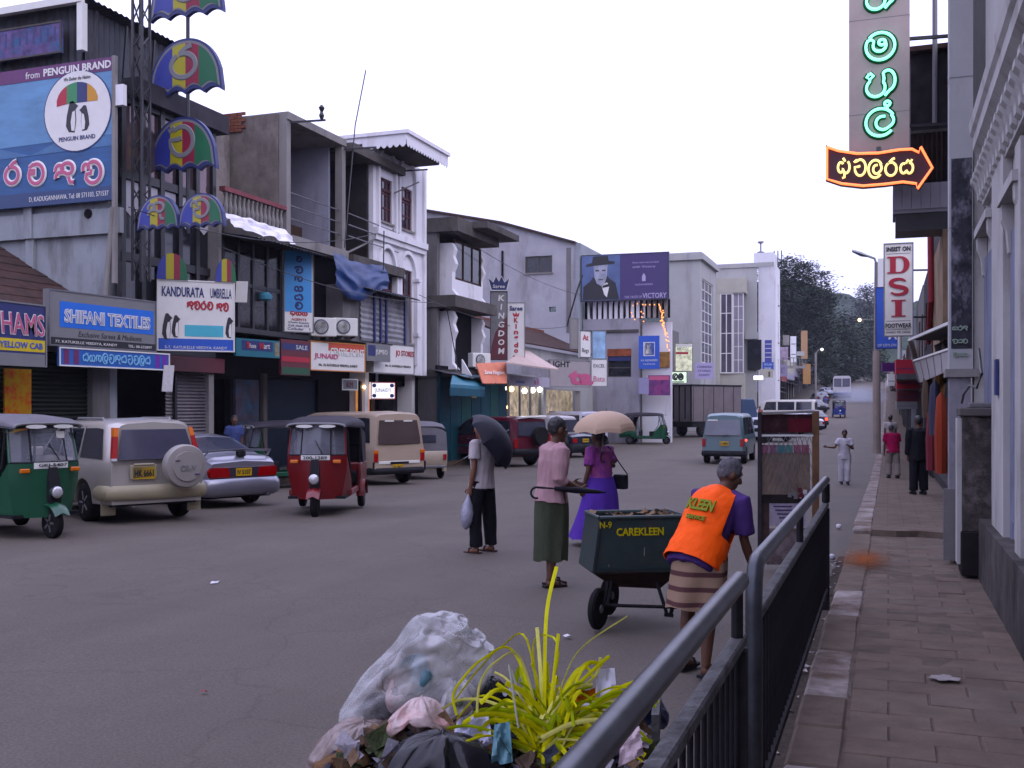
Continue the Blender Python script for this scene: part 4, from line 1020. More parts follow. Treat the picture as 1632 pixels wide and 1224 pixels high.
MB().tube([co_+u*a+v*c+n*.07 for a,c in((-.32,-.3),(.32,-.3),(.46,.22),(.24,.05),(.12,.3),(0,.08),(-.12,.3),(-.24,.05),(-.46,.22),(-.32,-.3))],.022,6).build('crown_outline',m_signw,kg)
lettering(kg,'Saree',co_+n*.062-v*.12,u,v,.5,.14,m_signw,.01,ext=.01)
s_,o,u,v,wd,ht=simple_sign(808,837,482,576,-14.3,42.2,20,m_signw,'white vertical Saree Kingdom board with red letters',m_sgrey,[('Saree',0,.40,.72,.08,m_navy,.03)],.14)
for k,ch in enumerate('Kingdom'):lettering(s_,ch,o+v*ht*(.2-k*.105)+n*.01,u,v,wd*(.24 if ch not in 'im' else(.08 if ch=='i' else .34)),ht*(.085 if ch in 'Kdgi' else .06),m_red,.04)
MB().prism([o+v*ht*.29+u*wd*a+v*c for a,c in((-.14,-.08),(.14,-.08),(.2,.1),(.06,.02),(0,.14),(-.06,.02),(-.2,.1))],u.cross(v)*.008).build('printed_crown',m_red,s_)
sk=thing('shop_awning','peach awning with white lettering Saree Kingdom','awning',(-14.6,42.5,2),world=True)
A=[on_x(759,579,-14.7),on_x(807,577,-14.7),on_x(808,611,-14.1),on_x(770,611,-14.1)]
m_peach=mat('peach_canvas',(.62,.24,.16),.7,.12,2)
MB().prism(A,V((-.03,0,-.03))).build('canvas',m_peach,sk)
uu=(A[2]-A[3]).normalized();vv=(A[1]-A[2]).normalized()
lettering(sk,'Saree Kingdom',(A[0]+A[1]+A[2]+A[3])/4-vv*.08+uu.cross(vv)*.10,uu,vv,(A[2]-A[3]).length*.82,.42,m_signw,.015)
for k in range(3):MB().bar(A[3]+(A[2]-A[3])*k/2,on_x(768,612,X5)+V((0,k*1.1,0)),.04).build('strut',m_black,sk)
cn_=thing('canvas_canopy','cream canvas canopy sheltering the lit sari shop','awning',(-15,45,3),world=True)
A=[on_x(838,556,X5),on_x(890,588,-13.6),on_x(850,583,-13.6),on_x(806,577,-14.0),on_x(812,574,X5)]
MB().prism(A,V((0,0,-.06))).build('canvas',mat('cream_canvas',(.50,.40,.36),.8,.1,2),cn_)
simple_sign(812,876,600,616,-14.6,46,84,paint('pale_sign',(.42,.40,.46),.6),'pale strip sign above the lit sari shop windows',None,[('all',.15,0,.12,.6,m_pink),('fashion',-.25,-.05,.2,.3,m_signb)],.06)
simple_sign(876,941,574,617,-13.6,50,60,paint('beige_sign',(.36,.33,.33),.6),'beige sign with big pink letters ta',m_sgrey,[('ta',.26,-.14,.62,.55,m_pink,.05),('LIGHT',-.26,.34,.5,.22,m_black2,.02)],.12)
simple_sign(942,968,572,616,-12.9,51,30,m_signw,'white sign with pink writing at the corner of the beige sign',m_sgrey,[('Bata',0,-.22,.7,.2,m_pink),('EXCEL',0,.25,.7,.12,m_black2)],.1)
simple_sign(924,942,527,570,-13.5,52,60,m_signw,'stacked white sign with red scrawl over black script',m_black,[('At',0,.25,.5,.22,m_red,.02),('Bags',0,-.25,.6,.2,m_black2)],.1)
simple_sign(944,966,527,572,-12.9,52,30,mat('sky_print_sign',(.30,.45,.62),.5,.3,2),'sky-blue printed sign over the white corner sign',m_sgrey,[],.1)
simple_sign(909,922,507,556,-14.2,50,40,m_conc_l,'narrow stained concrete-grey sign left of the stacked signs',m_sgrey,[],.12)
b6=thing('gable_building','large stained white building with blank gable wall and one small window','building',(-20,60,0),world=True)
Y6=57.2
def p6(px,py):return on_y(px,py,Y6)
gx=[p6(640,331),p6(800,357),p6(918,389)]
hx0,hx1,hz0,hz1=p6(837,1).x,p6(880,1).x,p6(858,435).z,p6(858,408).z
poly=cut_wall('y',Y6,.35,gx[0].x,gx[2].x,0,gx[2].z,[(hx0,hx1,hz0,hz1),(p6(875,1).x,p6(886,1).x,p6(880,497).z,p6(880,489).z)])
poly.prism([(gx[0].x,Y6,gx[2].z),(gx[2].x,Y6,gx[2].z),(gx[1].x,Y6,gx[1].z),(gx[0].x,Y6,gx[0].z)],(0,.35,0))
poly.build('gable_wall',mat('rain_streaked_plaster',(.39,.385,.41),.85,.12,.8,bump=.1,stain=((.22,.21,.215),.45,.55,.3)),b6)
win(b6,'y',Y6,hx0,hx1,hz0,hz1,2,1,m_conc,m_darkg,.08)
b_=MB()
for p,q in zip(gx,gx[1:]):b_.prism([(p.x,Y6-.2,p.z),(q.x,Y6-.2,q.z),(q.x,Y6-.2,q.z+.14),(p.x,Y6-.2,p.z+.14)],(0,12,0))
b_.build('roof',m_rtile,b6)
X1(gx[2].x,gx[2].x+.25,Y6-.1,Y6+10,0,gx[2].z+.05).build('street_wall',m_plaster,b6)
X1(p6(903,1).x,p6(910,1).x,Y6-.03,Y6-.003,p6(905,530).z,p6(905,395).z).build('damp_streak',m_plaster3,b6)
X1(p6(800,1).x,p6(801,1).x+.06,Y6-.1,Y6-.004,p6(800,450).z,p6(800,400).z).build('vent_slot',m_dark,b6)
MB().tube([p6(905,520)-V((0,.2,0)),p6(922,470)-V((0,.5,0)),p6(932,440)-V((0,.5,0))],.05,6).build('stay',m_black,b6)
b7=thing('corner_block','grey corner block jutting out below the purple billboard','building',(-14,60,0),world=True)
Y7=57.6
def p7(px,py):return on_y(px,py,Y7)
xa,xb,xc=p7(922,1).x,p7(1018,1).x,p7(1066,1).x
cut_wall('y',Y7,.3,xa+.26,xb,-.3,p7(970,508).z,[(p7(968,1).x,p7(1006,1).x,p7(985,601).z,p7(985,556).z)]).build('wall',mat('corner_render',(.33,.32,.35),.85,.1,.8,stain=((.2,.19,.2),.4,.7,.3)),b7)
X1(xa+.26,xb,Y7-.1,Y7-.003,p7(970,530).z,p7(970,526).z).build('ledge',m_conc,b7)
X1(xb-.3,xb,Y7+.3,Y7+12,-.3,p7(970,508).z).build('street_wall',m_plaster3,b7)
po=win(b7,'y',Y7,p7(968,1).x,p7(1006,1).x,p7(985,601).z,p7(985,556).z,1,3,m_conc,m_darkg,.06,.15,False)
board(b7,V(((p7(968,1).x+p7(1006,1).x)/2,Y7-.02,p7(985,562).z)),uB,vB,p7(1006,1).x-p7(968,1).x,.4,.05,mat('red_blue_board',(.28,.09,.05),.6,.5,3),name='name_board')
board(b7,V(((p7(968,1).x+p7(1006,1).x)/2,Y7+.05,p7(985,570).z)),uB,vB,p7(1004,1).x-p7(970,1).x,.35,.05,m_navy,name='name_board')
X1(xb+.02,xc,Y7+.8,Y7+1.0,-.3,p7(1040,512).z).build('recess_wall',m_plaster2,b7)
X1(xb+.1,xc-.1,Y7+.7,Y7+.79,p7(1040,585).z,p7(1040,560).z).build('amber_goods',mat('amber_display',(.25,.13,.04),.7,.5,4,emit=.1),b7)  # goods carry a faint glow of their own to look lit
for k in range(15):
 x=xa+.6+k*(xc-xa-.8)/14
 X1(x-.09,x+.09,Y7+.1,Y7+.25,p7(990,508).z+.01,p7(990,478).z).build('screen_slat',m_plaster2 if k<11 else m_conc_l,b7)
X1(xa+.3,xc,Y7+.26,Y7+.4,p7(990,508).z+.01,p7(990,478).z).build('screen_back',m_dark,b7)
bl=thing('purple_billboard','wide dark purple billboard with a portrait of a man in a hat','billboard',(-14,Y7,6),world=True)
YP=Y7-.35
o,u,v,wd,ht=sg(926,1066,404,479,(-14,YP),3)
m_purp=paint('billboard_purple',(.055,.035,.14),.5)
board(bl,o,u,v,wd,ht,.2,m_purp,m_black,.05)
n=u.cross(v)
def bq(pts,m,nm,e):return MB().prism([o+u*wd*a+v*ht*c+n*e for a,c in pts],n*.004).build(nm,m,bl)
bq([(-.49,-.48),(-.05,-.48),(-.05,.48),(-.49,.48)],paint('photo_blue',(.09,.13,.26),.5,var=.4,scale=.8),'photo_field',.006)
bq([(-.48,-.47),(-.06,-.47),(-.1,-.12),(-.17,-.02),(-.2,.05),(-.34,.05),(-.4,-.08),(-.47,-.18)],m_black2,'printed_coat',.012)
m_face=paint('photo_grey',(.34,.35,.42),.5,var=.35,scale=3)
bq([(-.355,.28),(-.345,.02),(-.315,-.12),(-.27,-.17),(-.225,-.12),(-.2,.02),(-.19,.28)],m_face,'printed_face',.018)
bq([(-.44,.29),(-.44,.25),(-.11,.29),(-.11,.34),(-.18,.36),(-.19,.47),(-.36,.46),(-.37,.33)],m_black2,'printed_hat',.024)
bq([(-.33,.17),(-.29,.17),(-.29,.14),(-.33,.14)],m_black2,'printed_eye',.024);bq([(-.255,.17),(-.215,.17),(-.215,.14),(-.255,.14)],m_black2,'printed_eye',.024)
bq([(-.30,-.03),(-.24,-.03),(-.245,-.05),(-.295,-.05)],m_black2,'printed_mouth',.024)
bq([(-.26,-.17),(-.2,-.1),(-.17,-.17),(-.2,-.42),(-.23,-.36)],m_signw,'printed_shirt',.024)
bq([(-.25,-.17),(-.2,-.14),(-.17,-.19),(-.17,-.13),(-.25,-.22)],m_black2,'printed_tie',.03)
m_lil=paint('lilac_print',(.42,.38,.55),.5)
lettering(bl,'Once more we are back',o+u*wd*.24+v*ht*.3,u,v,wd*.3,ht*.04,m_lil)
lettering(bl,'with Victory',o+u*wd*.22+v*ht*.2,u,v,wd*.26,ht*.06,m_lil)
lettering(bl,'THE TASTE OF',o+u*wd*.1-v*ht*.43,u,v,wd*.2,ht*.05,m_lil)
lettering(bl,'VICTORY',o+u*wd*.34-v*ht*.41,u,v,wd*.27,ht*.11,m_lil,.01)
emblem=[(.2,-.1),(.24,-.1),(.24,.0),(.225,.06),(.215,.06),(.2,0)]
bq(emblem,m_lil,'printed_emblem',.006)
lettering(bl,'ALEXANDERS',o+u*wd*.22-v*ht*.17,u,v,wd*.2,ht*.035,m_lil)
for k in range(5):MB().bar(o+u*wd*(-.4+k*.2)-v*ht*.5-n*.1,o+u*wd*(-.4+k*.2)-v*(ht*.5+.9)-n*.3,.07).build('post',m_black,bl)
sl=thing('string_lights','strings of small orange lights hanging at the billboard corner','lights',(-12.5,Y7,4),world=True)
rr_=random.Random(8)
for(x0,y0_,x1,y1_,n_)in((1053,488,1066,556,26),(1056,498,1062,540,12),(1010,486,1050,486,7),(1008,500,1012,508,3),(1022,496,1026,512,4),(1050,488,1056,520,10)):
 for k in range(n_):
  f=k/max(1,n_-1)
  p=on_y(x0+(x1-x0)*f+rr_.uniform(-2,2),y0_+(y1_-y0_)*f+rr_.uniform(-2,2),Y7-.6)
  MB().ball(p,.04,6,4).build('bulb',mat('small_amber_bulb',(1,.34,.08),.5,.02,5,emit=1.7),sl)
MB().tube([on_y(1010,484,Y7-.6),on_y(1052,484,Y7-.6),on_y(1060,510,Y7-.6),on_y(1066,556,Y7-.6)],.012,5).build('wire',m_black,sl)
simple_sign(1018,1051,535,588,-12.6,57.0,8,m_signb,'royal-blue square sign with white seated emblem',None,[('#',.0,.1,.55,.42,m_signw),('#',0,.1,.50,.38,m_signb),('#',-.02,.02,.26,.14,m_signw),('#',.0,.13,.16,.16,m_signw),('#',.05,.21,.07,.07,m_signw),('A.H. ALEXANDERS',0,-.24,.8,.06,m_signw),('THE JEWELLERS',0,-.36,.6,.05,m_signw)],.1)
simple_sign(1033,1068,598,630,-12.2,57.3,10,mat('purple_print',(.13,.03,.15),.5,.6,4,stain=((.35,.05,.2),.45,3,1)),'purple printed sign below the royal-blue emblem sign',None,[('#',0,.36,.9,.2,m_pink)],.08)
simple_sign(1018,1034,602,628,-12.7,57.2,8,paint('lilac_board',(.30,.29,.42),.6),'plain lilac board beside the purple printed sign',None,[],.06)
m_greenlit=mat('green_lit_panel',(.62,.85,.55),.5,.35,2.5,emit=.7)
simple_sign(1066,1095,592,611,-11.9,60,20,m_greenlit,'green-white lit sign with black swirl near the truck',m_black,[(['la','ma'],0,.05,.6,.5,m_black2,.09),('#',0,-.38,.7,.08,m_black2)],.2)
simple_sign(1076,1104,547,592,-12.6,66,16,mat('lit_menu',(.62,.66,.42),.5,.6,3,emit=.35),'tall yellow-green lit sign beside the strip-window tower',m_black,[('#',-.1,.15,.7,.08,m_red),('#',0,.42,.9,.1,m_white),('PHOTO',-.1,.3,.6,.1,m_teal)],.2)
simple_sign(1108,1137,578,604,-11.7,72,30,paint('lilac_sign',(.42,.38,.55),.6),'lilac sign with rows of fine print at the foot of the tower',None,[('CHANDRA',0,.25,.8,.14,m_navy),('STORES',0,0,.7,.12,m_navy),('KANDY',0,-.25,.6,.12,m_navy)],.1)
b8=thing('strip_window_tower','pale square tower with a tall narrow strip window','building',(-13,78,0),world=True)
Y8=75.0
def p8(px,py):return on_y(px,py,Y8)
xl,xr=p8(1064,1).x,p8(1116,1).x;zt=p8(1090,415).z
X1(xl,xr,Y8,Y8+.3,-.2,zt).build('near_wall',m_plaster4,b8)
yE=on_x(1141,1,xr).y
s0,s1=on_x(1119,1,xr).y,on_x(1136,1,xr).y;sz0,sz1=on_x(1127,580,xr).z,on_x(1122,445,xr).z
cut_wall('x',xr+.002,.3,Y8+.3,yE,-.2,zt,[(s0,s1,sz0,sz1)]).build('street_wall',m_plaster4,b8)
win(b8,'x',xr,s0,s1,sz0,sz1,3,8,m_white,mat('blue_glass',(.10,.10,.16),.12,.3,.5,metal=.3),.09,.12,False,'strip_window')
X1(xl-.2,xr+.25,Y8-.2,yE+.2,zt+.002,zt+.45).build('parapet',m_plaster4,b8)
X1(xl-.1,xr+.1,Y8-.1,yE+.1,zt+.46,zt+.55).build('parapet',m_plaster4,b8)
X1(xl,xr-.35,yE-.2,yE,-.2,zt).build('rear_wall',m_plaster4,b8)
b9=thing('bay_window_block','white modern block with a glazed corner bay and roof turret','building',(-11,90,0),world=True)
Y9=88.0
def p9(px,py):return on_y(px,py,Y9)
xl,xr=p9(1138,1).x,p9(1206,1).x;zt=p9(1180,421).z
X1(xl,xr,Y9,Y9+.3,0,zt).build('near_wall',m_plaster4,b9)
xr2=on_y(1236,1,Y9+1.2).x
X1(xr+.002,xr2,Y9+1.2,Y9+1.5,0,zt).build('near_wall',m_plaster2,b9)
yE=on_x(1243,1,xr2).y
hs=[(Y9+3+(yE-Y9-4)*.15,Y9+3+(yE-Y9-4)*.8,4.2+k*3.2,6.0+k*3.2)for k in range(3)]
cut_wall('x',xr2+.002,.3,Y9+1.5,yE,0,zt-.003,hs).build('street_wall',m_plaster2,b9)
for h_ in hs:win(b9,'x',xr2,*h_,2,1,m_white,m_glass,.1,.15,True)
X1(xl,xr2,Y9-.1,Y9+.0,zt-.3,zt+.05).build('coping',m_plaster4,b9)
t0,t1=p9(1199,1).x,p9(1231,1).x
X1(t0,t1,Y9+1,Y9+5,zt,p9(1215,400).z).build('turret',m_plaster2,b9)
MB().lathe([(.25,0),(.3,.2),(.06,.3),(.06,.9),(.25,1.0),(.25,1.1)],(p9(1208,1).x,Y9+2,p9(1215,400).z),'z',10).build('roof_vent',m_steel,b9)
for px in(1228,1234,1240):MB().bar((p9(px,1).x,Y9+3,zt),(p9(px,1).x,Y9+3,p9(1215,398).z+.3),.08).build('aerial',m_black,b9)
bx0,bx1,bx2=p9(1152,1).x,p9(1172,1).x,p9(1189,1).x
zb0_,zb1_=p9(1170,596).z,p9(1170,470).z
X1(bx0-.3,bx2+.1,Y9-1.6,Y9-.0,p9(1170,470).z,p9(1170,447).z).build('bay_roof',mat('cream_render',(.46,.44,.38),.8,.08,1),b9)
X1(bx0-.3,bx0,Y9-1.6,Y9-.003,0,zb1_-.003).build('bay_pier',MATS['cream_render'],b9)
win(b9,'y',Y9-1.6,bx0,bx1,zb0_,zb1_,2,4,m_white,mat('bay_glass',(.13,.11,.15),.15,.3,.5,metal=.2),.1,.1,False,'bay_window')
win(b9,'y',Y9-1.5,bx1,bx2,zb0_,zb1_,2,6,m_white,mat('bay_glass_pale',(.28,.25,.30),.3,.2,.5),.08,.1,False,'bay_window')
X1(bx0-.0,bx2,Y9-1.4,Y9-.003,0,zb0_).build('bay_base',MATS['cream_render'],b9)
X1(p9(1192,1).x,p9(1214,1).x,Y9-.25,Y9-.0,p9(1200,590).z,p9(1200,542).z).build('dark_window',m_darkg,b9)
X1(p9(1188,1).x,p9(1210,1).x,Y9-.6,Y9-.0,p9(1200,541).z,p9(1200,530).z).build('hood',m_plaster4,b9)
fl=thing('far_shop_row','row of distant cluttered shop fronts left of the road','building',(-12,120,0),world=True)
rr_=random.Random(21)
yy=100.0
while yy<190:
 L_=rr_.uniform(7,12);hh=rr_.uniform(4.5,8)if yy<120 else rr_.uniform(4,6);xx=-12.6+rr_.uniform(-.5,.4)
 X1(xx-8,xx,yy,yy+L_-.1,rz(yy)-.5,rz(yy)+hh).build('shop_front',[m_plaster3,m_conc_l,m_plaster4,MATS['cream_render']][rr_.randrange(4)],fl)
 for k in range(3):X1(xx-.1,xx+.02,yy+.6+k*L_/3.3,yy+.6+k*L_/3.3+L_/4.5,rz(yy)+.2,rz(yy)+2.7).build('shop_opening',m_dark,fl)
 X1(xx,xx+.12,yy+.3,yy+L_-.4,rz(yy)+2.9,rz(yy)+3.7).build('fascia',paint('far_fascia_%d'%int(yy),rr_.choice([(.35,.33,.42),(.12,.13,.4),(.4,.36,.3),(.3,.08,.08),(.45,.45,.5)]),.6),fl)
 corr(lambda u,v:(xx+v*1.6,yy+u*L_,rz(yy)+2.9-v*.4),12,.03,(0,0,1)).build('tin_awning',m_corr,fl)
 yy+=L_
def far_sign(px0,px1,pyt,pyb,d,m,label,a=20,texts=()):
 p=at((px0+px1)/2,600,d);return simple_sign(px0,px1,pyt,pyb,p.x,p.y,a,m,label,None,texts,.15)
m_ltx=m_signw
for k in range(5):
 pass
far_sign(1219,1230,542,577,84,paint('far_blue_ladder',(.06,.07,.32),.5),'narrow ladder of blue strip signs on the white modern block',10,[('#',0,.32-.2*k,.9,.03,m_signw)for k in range(4)])
far_sign(1215,1233,577,590,83,m_signb,'wide blue sign under the ladder of strip signs',10,[('SEYLAN',0,.2,.7,.25,m_signw),('BANK',0,-.25,.6,.25,m_signw)])
far_sign(1212,1232,588,602,82,MATS['cream_render'],'cream board with a dark figure above the parked white van',15,[('#',.2,-.1,.15,.6,m_conc)])
far_sign(1248,1258,534,550,112,m_conc_l,'small pale square sign highest in the far left cluster',20)
far_sign(1260,1269,536,577,116,m_plaster2,'white vertical board in the far left cluster',20,[('#',0,.2,.8,.04,m_sgrey),('#',0,-.2,.8,.04,m_sgrey)])
far_sign(1277,1287,527,572,124,paint('far_tan',(.40,.26,.16),.6),'tall tan vertical board in the far left cluster',20)
far_sign(1244,1256,553,574,108,mat('pink_print',(.35,.28,.36),.6,.5,3),'pinkish printed board low in the far left cluster',20)
far_sign(1270,1282,560,567,118,m_plaster4,'thin pale sign joining two far vertical boards',20)
far_sign(1241,1255,581,600,100,paint('far_lilac',(.28,.25,.34),.6),'lilac square board over the far shop awnings',20,[('KT',0,0,.4,.5,m_navy)])
far_sign(1280,1292,580,612,120,paint('far_orange_tan',(.42,.25,.12),.6),'orange-tan board low beside the far road',20)
far_sign(1202,1216,599,605,80,mat('far_tube_light',(.9,.95,1),.5,.02,3,emit=2.5),'bright white tube-lit sign behind the box truck',20)
lg=thing('roof_railing','white roof railing above the distant shop fronts','railing',at(1268,582,112),world=True)
p,q=at(1243,585,106),at(1284,585,118)
MB().bar(p,q,.15,.3).build('base',m_conc_l,lg);MB().bar(p+V((0,0,1)),q+V((0,0,1)),.08).build('top_rail',m_conc_l,lg)
for k in range(9):MB().bar(p+(q-p)*k/8,p+(q-p)*k/8+V((0,0,1)),.07).build('post',m_conc_l,lg)
# ================================================================== right-hand side
m_col=mat('old_limewash',(.44,.43,.415),.85,.1,1.3,bump=.15,bscale=20,stain=((.24,.225,.205),.42,1.8,.3))
m_colb=mat('blue_grey_paint',(.20,.21,.28),.7,.12,2,stain=((.1,.1,.12),.4,3,.4))
r1=thing('colonial_house','old limewashed colonial house front with heavy cornice and pilasters','building',(1,8,.2),world=True)
XR1=.95
def rp(px,py,x=XR1):return on_x(px,py,x)
cut_wall('x',XR1+.3,.3,-4,11.72,.1,12,[]).build('wall',m_col,r1)
zc0=rp(1555,205,.75).z
cz=4.45
prof=[(XR1,cz-.35),(XR1-.06,cz-.33),(XR1-.08,cz-.12),(XR1-.14,cz-.06),(XR1-.14,cz+.06),(XR1-.17,cz+.1),(XR1-.18,cz+.2),(XR1-.15,cz+.24),(XR1,cz+.34)]
MB().prism([(x-.003,-4,z)for x,z in prof],(0,15.4,0)).build('cornice',m_col,r1)
MB().box(XR1-.06,XR1-.003,-4,11.4,cz-.62,cz-.36).build('frieze',m_col,r1)
den=MB().prism([(0,0,0),(-.1,0,0),(-.1,0,-.05),(-.065,0,-.09),(-.04,0,-.15),(-.035,0,-.22),(0,0,-.25)],(0,.14,0)).mesh('bracket',m_col)
for k in range(20):
 o=bpy.data.objects.new('bracket',den);COL.objects.link(o);o.parent=r1
 o.location=(XR1-.063-1,6.2+k*.27-8,cz-.34-.2)
def pil(px0,px1,pt,pb,d=.09,m=m_col,nm='pilaster'):
 y0,y1=rp(px1,600).y,rp(px0,600).y
 return X1(XR1-d,XR1-.003,min(y0,y1),max(y0,y1),max(.15,rp((px0+px1)/2,pb).z),rp((px0+px1)/2,pt).z).build(nm,m,r1)
pil(1552,1569,215,1100,.1);pil(1594,1614,215,1100,.07)
for k in range(5):
 y0=8.35-k*1.5
 X1(XR1-.08,XR1-.003,y0-.35,y0,.15,3.7).build('pilaster',m_col,r1)
for(px0,px1,pt)in((1573,1592,400),(1616,1640,355)):
 y0,y1=rp(px1,600).y,rp(px0,600).y
 wz1=rp((px0+px1)/2,pt).z
 X1(XR1-.03,XR1-.002,y0+.04,y1-.04,.9,wz1).build('window_reveal',m_colb,r1)  # darker panel stands in for the shaded reveal of the window opening
 X1(XR1-.12,XR1-.003,y0-.08,y1+.06,wz1+.22,wz1+.3).build('window_hood',m_col,r1)
 for yy in(y0-.05,y1-.09):
  MB().prism([(XR1-.005,yy,wz1+.219),(XR1-.10,yy,wz1+.219),(XR1-.095,yy,wz1+.1),(XR1-.06,yy,wz1+.02),(XR1-.045,yy,wz1-.16),(XR1-.005,yy,wz1-.2)],(0,.14,0)).build('hood_bracket',m_col,r1)
X1(XR1-.14,XR1-.003,-4,11.6,.1,.75).build('plinth',mat('sooty_plinth',(.10,.09,.085),.9,.4,3,stain=((.035,.03,.03),.6,2.5,.5)),r1)
pp=rp(1605,600)
X1(XR1-.1,XR1-.075,pp.y-.12,pp.y+.02,rp(1605,630).z,rp(1605,573).z).build('name_plate',m_navy,r1)
MB().tube([(XR1-.15,rp(1567,500).y,9),(XR1-.15,rp(1567,500).y,2.4),(XR1-.2,rp(1567,500).y-.1,2.25),(XR1-.2,rp(1567,500).y-.1,1.95)],.03,8).build('drain_pipe',m_col,r1)
MB().tube([rp(1560,556,.8),rp(1565,596,.78),rp(1557,618,.75),rp(1546,614,.72),rp(1536,628,.72),rp(1533,642,.72)],.012,6).build('black_cable',m_black,r1)
tag(MB().tube([on_z(1624,968,.2),on_z(1624,968,.2)+V((0,0,1.55))],.065,12).build('blue_post',m_colb),'blue-grey pipe post at the edge beside the colonial house','post')
pc=thing('box_column','tall pale box column with a torn dark film poster','column',(.73,11.8,.2),world=True)
YC=11.8
def cp(px,py):return on_y(px,py,YC)
x0,x1=cp(1513,1).x,cp(1551,1).x
X1(x0,x1,YC,YC+.3,cp(1530,588).z,10.5).build('shaft',mat('column_paint',(.40,.40,.40),.75,.08,2,stain=((.28,.27,.26),.35,2,.3)),pc)
for py in(122,362):X1(x0-.003,x1+.003,YC-.004,YC+.31,cp(1530,py).z-.008,cp(1530,py).z).build('joint_band',m_sgrey,pc)
X1(x0-.04,x1+.05,YC-.04,YC+.33,cp(1530,601).z,cp(1530,588).z).build('collar',m_conc_l,pc)
X1(x0,x1-.02,YC+.01,YC+.3,.2,cp(1530,601).z-.003).build('base_shaft',mat('grimy_column',(.26,.25,.27),.8,.2,3,stain=((.08,.075,.075),.5,5,.6)),pc)
X1(x0-.06,x1-.1,YC-.03,YC+.009,.2,.95).build('base_board',m_plaster3,pc)
po=MB().obox(V(((cp(1516,1).x+cp(1549,1).x)/2,YC-.006,(cp(1,368).z+cp(1,583).z)/2)),uB,vB,nB,cp(1549,1).x-cp(1516,1).x,cp(1,368).z-cp(1,583).z,.004).build('torn_poster',mat('torn_film_poster',(.045,.045,.055),.7,.5,9,stain=((.28,.27,.31),.38,5,.6)))
tag(po,'torn dark film poster with pale green script on the box column','poster')
for k,py in enumerate((528,549,570)):
 for q in range(3):glyph(po,['ga','ra','ku','da','sa','ta','va','na','ga'][k*3+q],(cp(1522+q*8,1).x,YC-.008,cp(1530,py-5).z),uB,vB,.05,.05,.012,paint('pale_green_print',(.30,.36,.30),.7))
pd=thing('stone_pedestal','black-stained square pedestal with a cap slab on the pavement','pedestal',(.8,10.9,.2),world=True)
YD=10.75
x0,x1=on_y(1534,1,YD).x,on_y(1589,1,YD).x
m_soot=mat('soot_stained_stone',(.075,.065,.06),.9,.4,9,bump=.4,stain=((.20,.175,.165),.40,7,.8))
X1(x0,x1,YD,YD+.34,.62,1.72).build('block',m_soot,pd,bevel=.008)
X1(x0-.015,x1+.02,YD-.02,YD+.37,.2,.62).build('foot',mat('black_foot',(.022,.02,.02),.9,.3,6),pd,bevel=.01)
X1(x0-.03,x1+.04,YD-.05,YD+.4,1.721,1.80).build('cap',m_conc,pd,bevel=.01)
X1(x0+.06,x1+.02,YD+.02,YD+.3,1.801,1.85).build('cap_stone',m_plaster3,pd,bevel=.01)
X1(x0-.045,x0-.003,YD+.05,YD+.3,.3,1.7).build('edge_strip',m_col,pd)
r2=thing('dark_shop_house','dark old shop house with white-clad bay jutting over the pavement','building',(1.5,22,.2),world=True)
XR2=1.15
zf2=3.4
cut_wall('x',XR2+.3,.3,12.2,30,0,9.2,[(13,17,.2,2.9),(17.6,22,.2,2.9),(22.6,29,.2,2.9)]).build('front_wall',mat('dark_timber_wall',(.05,.045,.045),.8,.35,3),r2)
X1(XR2+.9,XR2+1.0,12.2,30,0,3).build('shop_interior',m_dark,r2)
YB2=22.2
def q2(px,py):return on_y(px,py,YB2)
bx0,bx1=q2(1423,1).x,XR2
zb,zt=q2(1460,366).z,q2(1460,292).z
bay=X1(bx0,bx1,YB2+.06,YB2+1.1,zb+.35,zt).build('bay',mat('grey_cladding',(.36,.35,.38),.6,.08,3),r2)
for k in range(6):
 xa=bx0+(bx1-bx0)*k/6
 X1(xa+.006,xa+(bx1-bx0)/6-.006,YB2+.03,YB2+.058,zb+.42,zt).build('cladding_panel',mat('white_cladding',(.40,.39,.43),.55,.06,3),bay)
X1(bx0+.05,bx1,YB2+.1,YB2+1.05,zb,zb+.349).build('soffit',m_black,bay)
ux0=q2(1452,1).x;uz=q2(1470,72).z
X1(ux0,XR2,YB2+.5,YB2+1.6,zt+.002,uz).build('upper_storey',mat('unlit_boards',(.035,.032,.035),.8,.4,4),r2)  # near-black colour stands for the storey being unlit
X1(ux0-.1,XR2+.1,YB2+.3,YB2+1.8,uz+.002,uz+.1).build('roof',m_rtile,r2)
for k in range(7):
 MB().bar((ux0+.05+k*.09,YB2+.42,zt+.1),(ux0+.05+k*.09,YB2+.42,zt+1.1),.03).build('balcony_bar',m_wood,r2)
MB().bar((ux0,YB2+.42,zt+1.12),(XR2,YB2+.42,zt+1.12),.06).build('balcony_rail',m_conc,r2)
p=q2(1491,190)
MB().tube([(p.x,YB2+.3,p.z),(p.x,YB2+.3,11.5)],.05,8).build('vent_pipe',m_sgrey,r2)
MB().tube([(p.x,YB2+.3,q2(1,30).z),(p.x+.3,YB2+.3,q2(1,28).z)],.025,6).build('pipe_stay',m_sgrey,r2)
X1(XR2-.12,XR2-.003,22.3,27,2.9,zb).build('ochre_wall',mat('ochre_wall',(.30,.22,.15),.85,.2,2,stain=((.12,.09,.07),.5,2,.4)),r2)
MB().tube([on_x(1483,375,.95),on_x(1484,480,.95),on_x(1480,545,.95)],.07,8).build('red_pipe',paint('red_pipe_paint',(.25,.04,.05),.6),r2)
A0,A1=at(1449,542,22),at(1513,515,17)
zl=3.22
cnp=thing('panel_canopy','slanting white panel canopy over the dark shop entrance','awning',(.8,20,3),world=True)
B0,B1=at(1456,575,22),at(1513,556,17);C0,C1=at(1466,610,22),at(1513,590,17)
MB().bar(A0,A1,.05).build('edge_rail',m_signw,cnp)
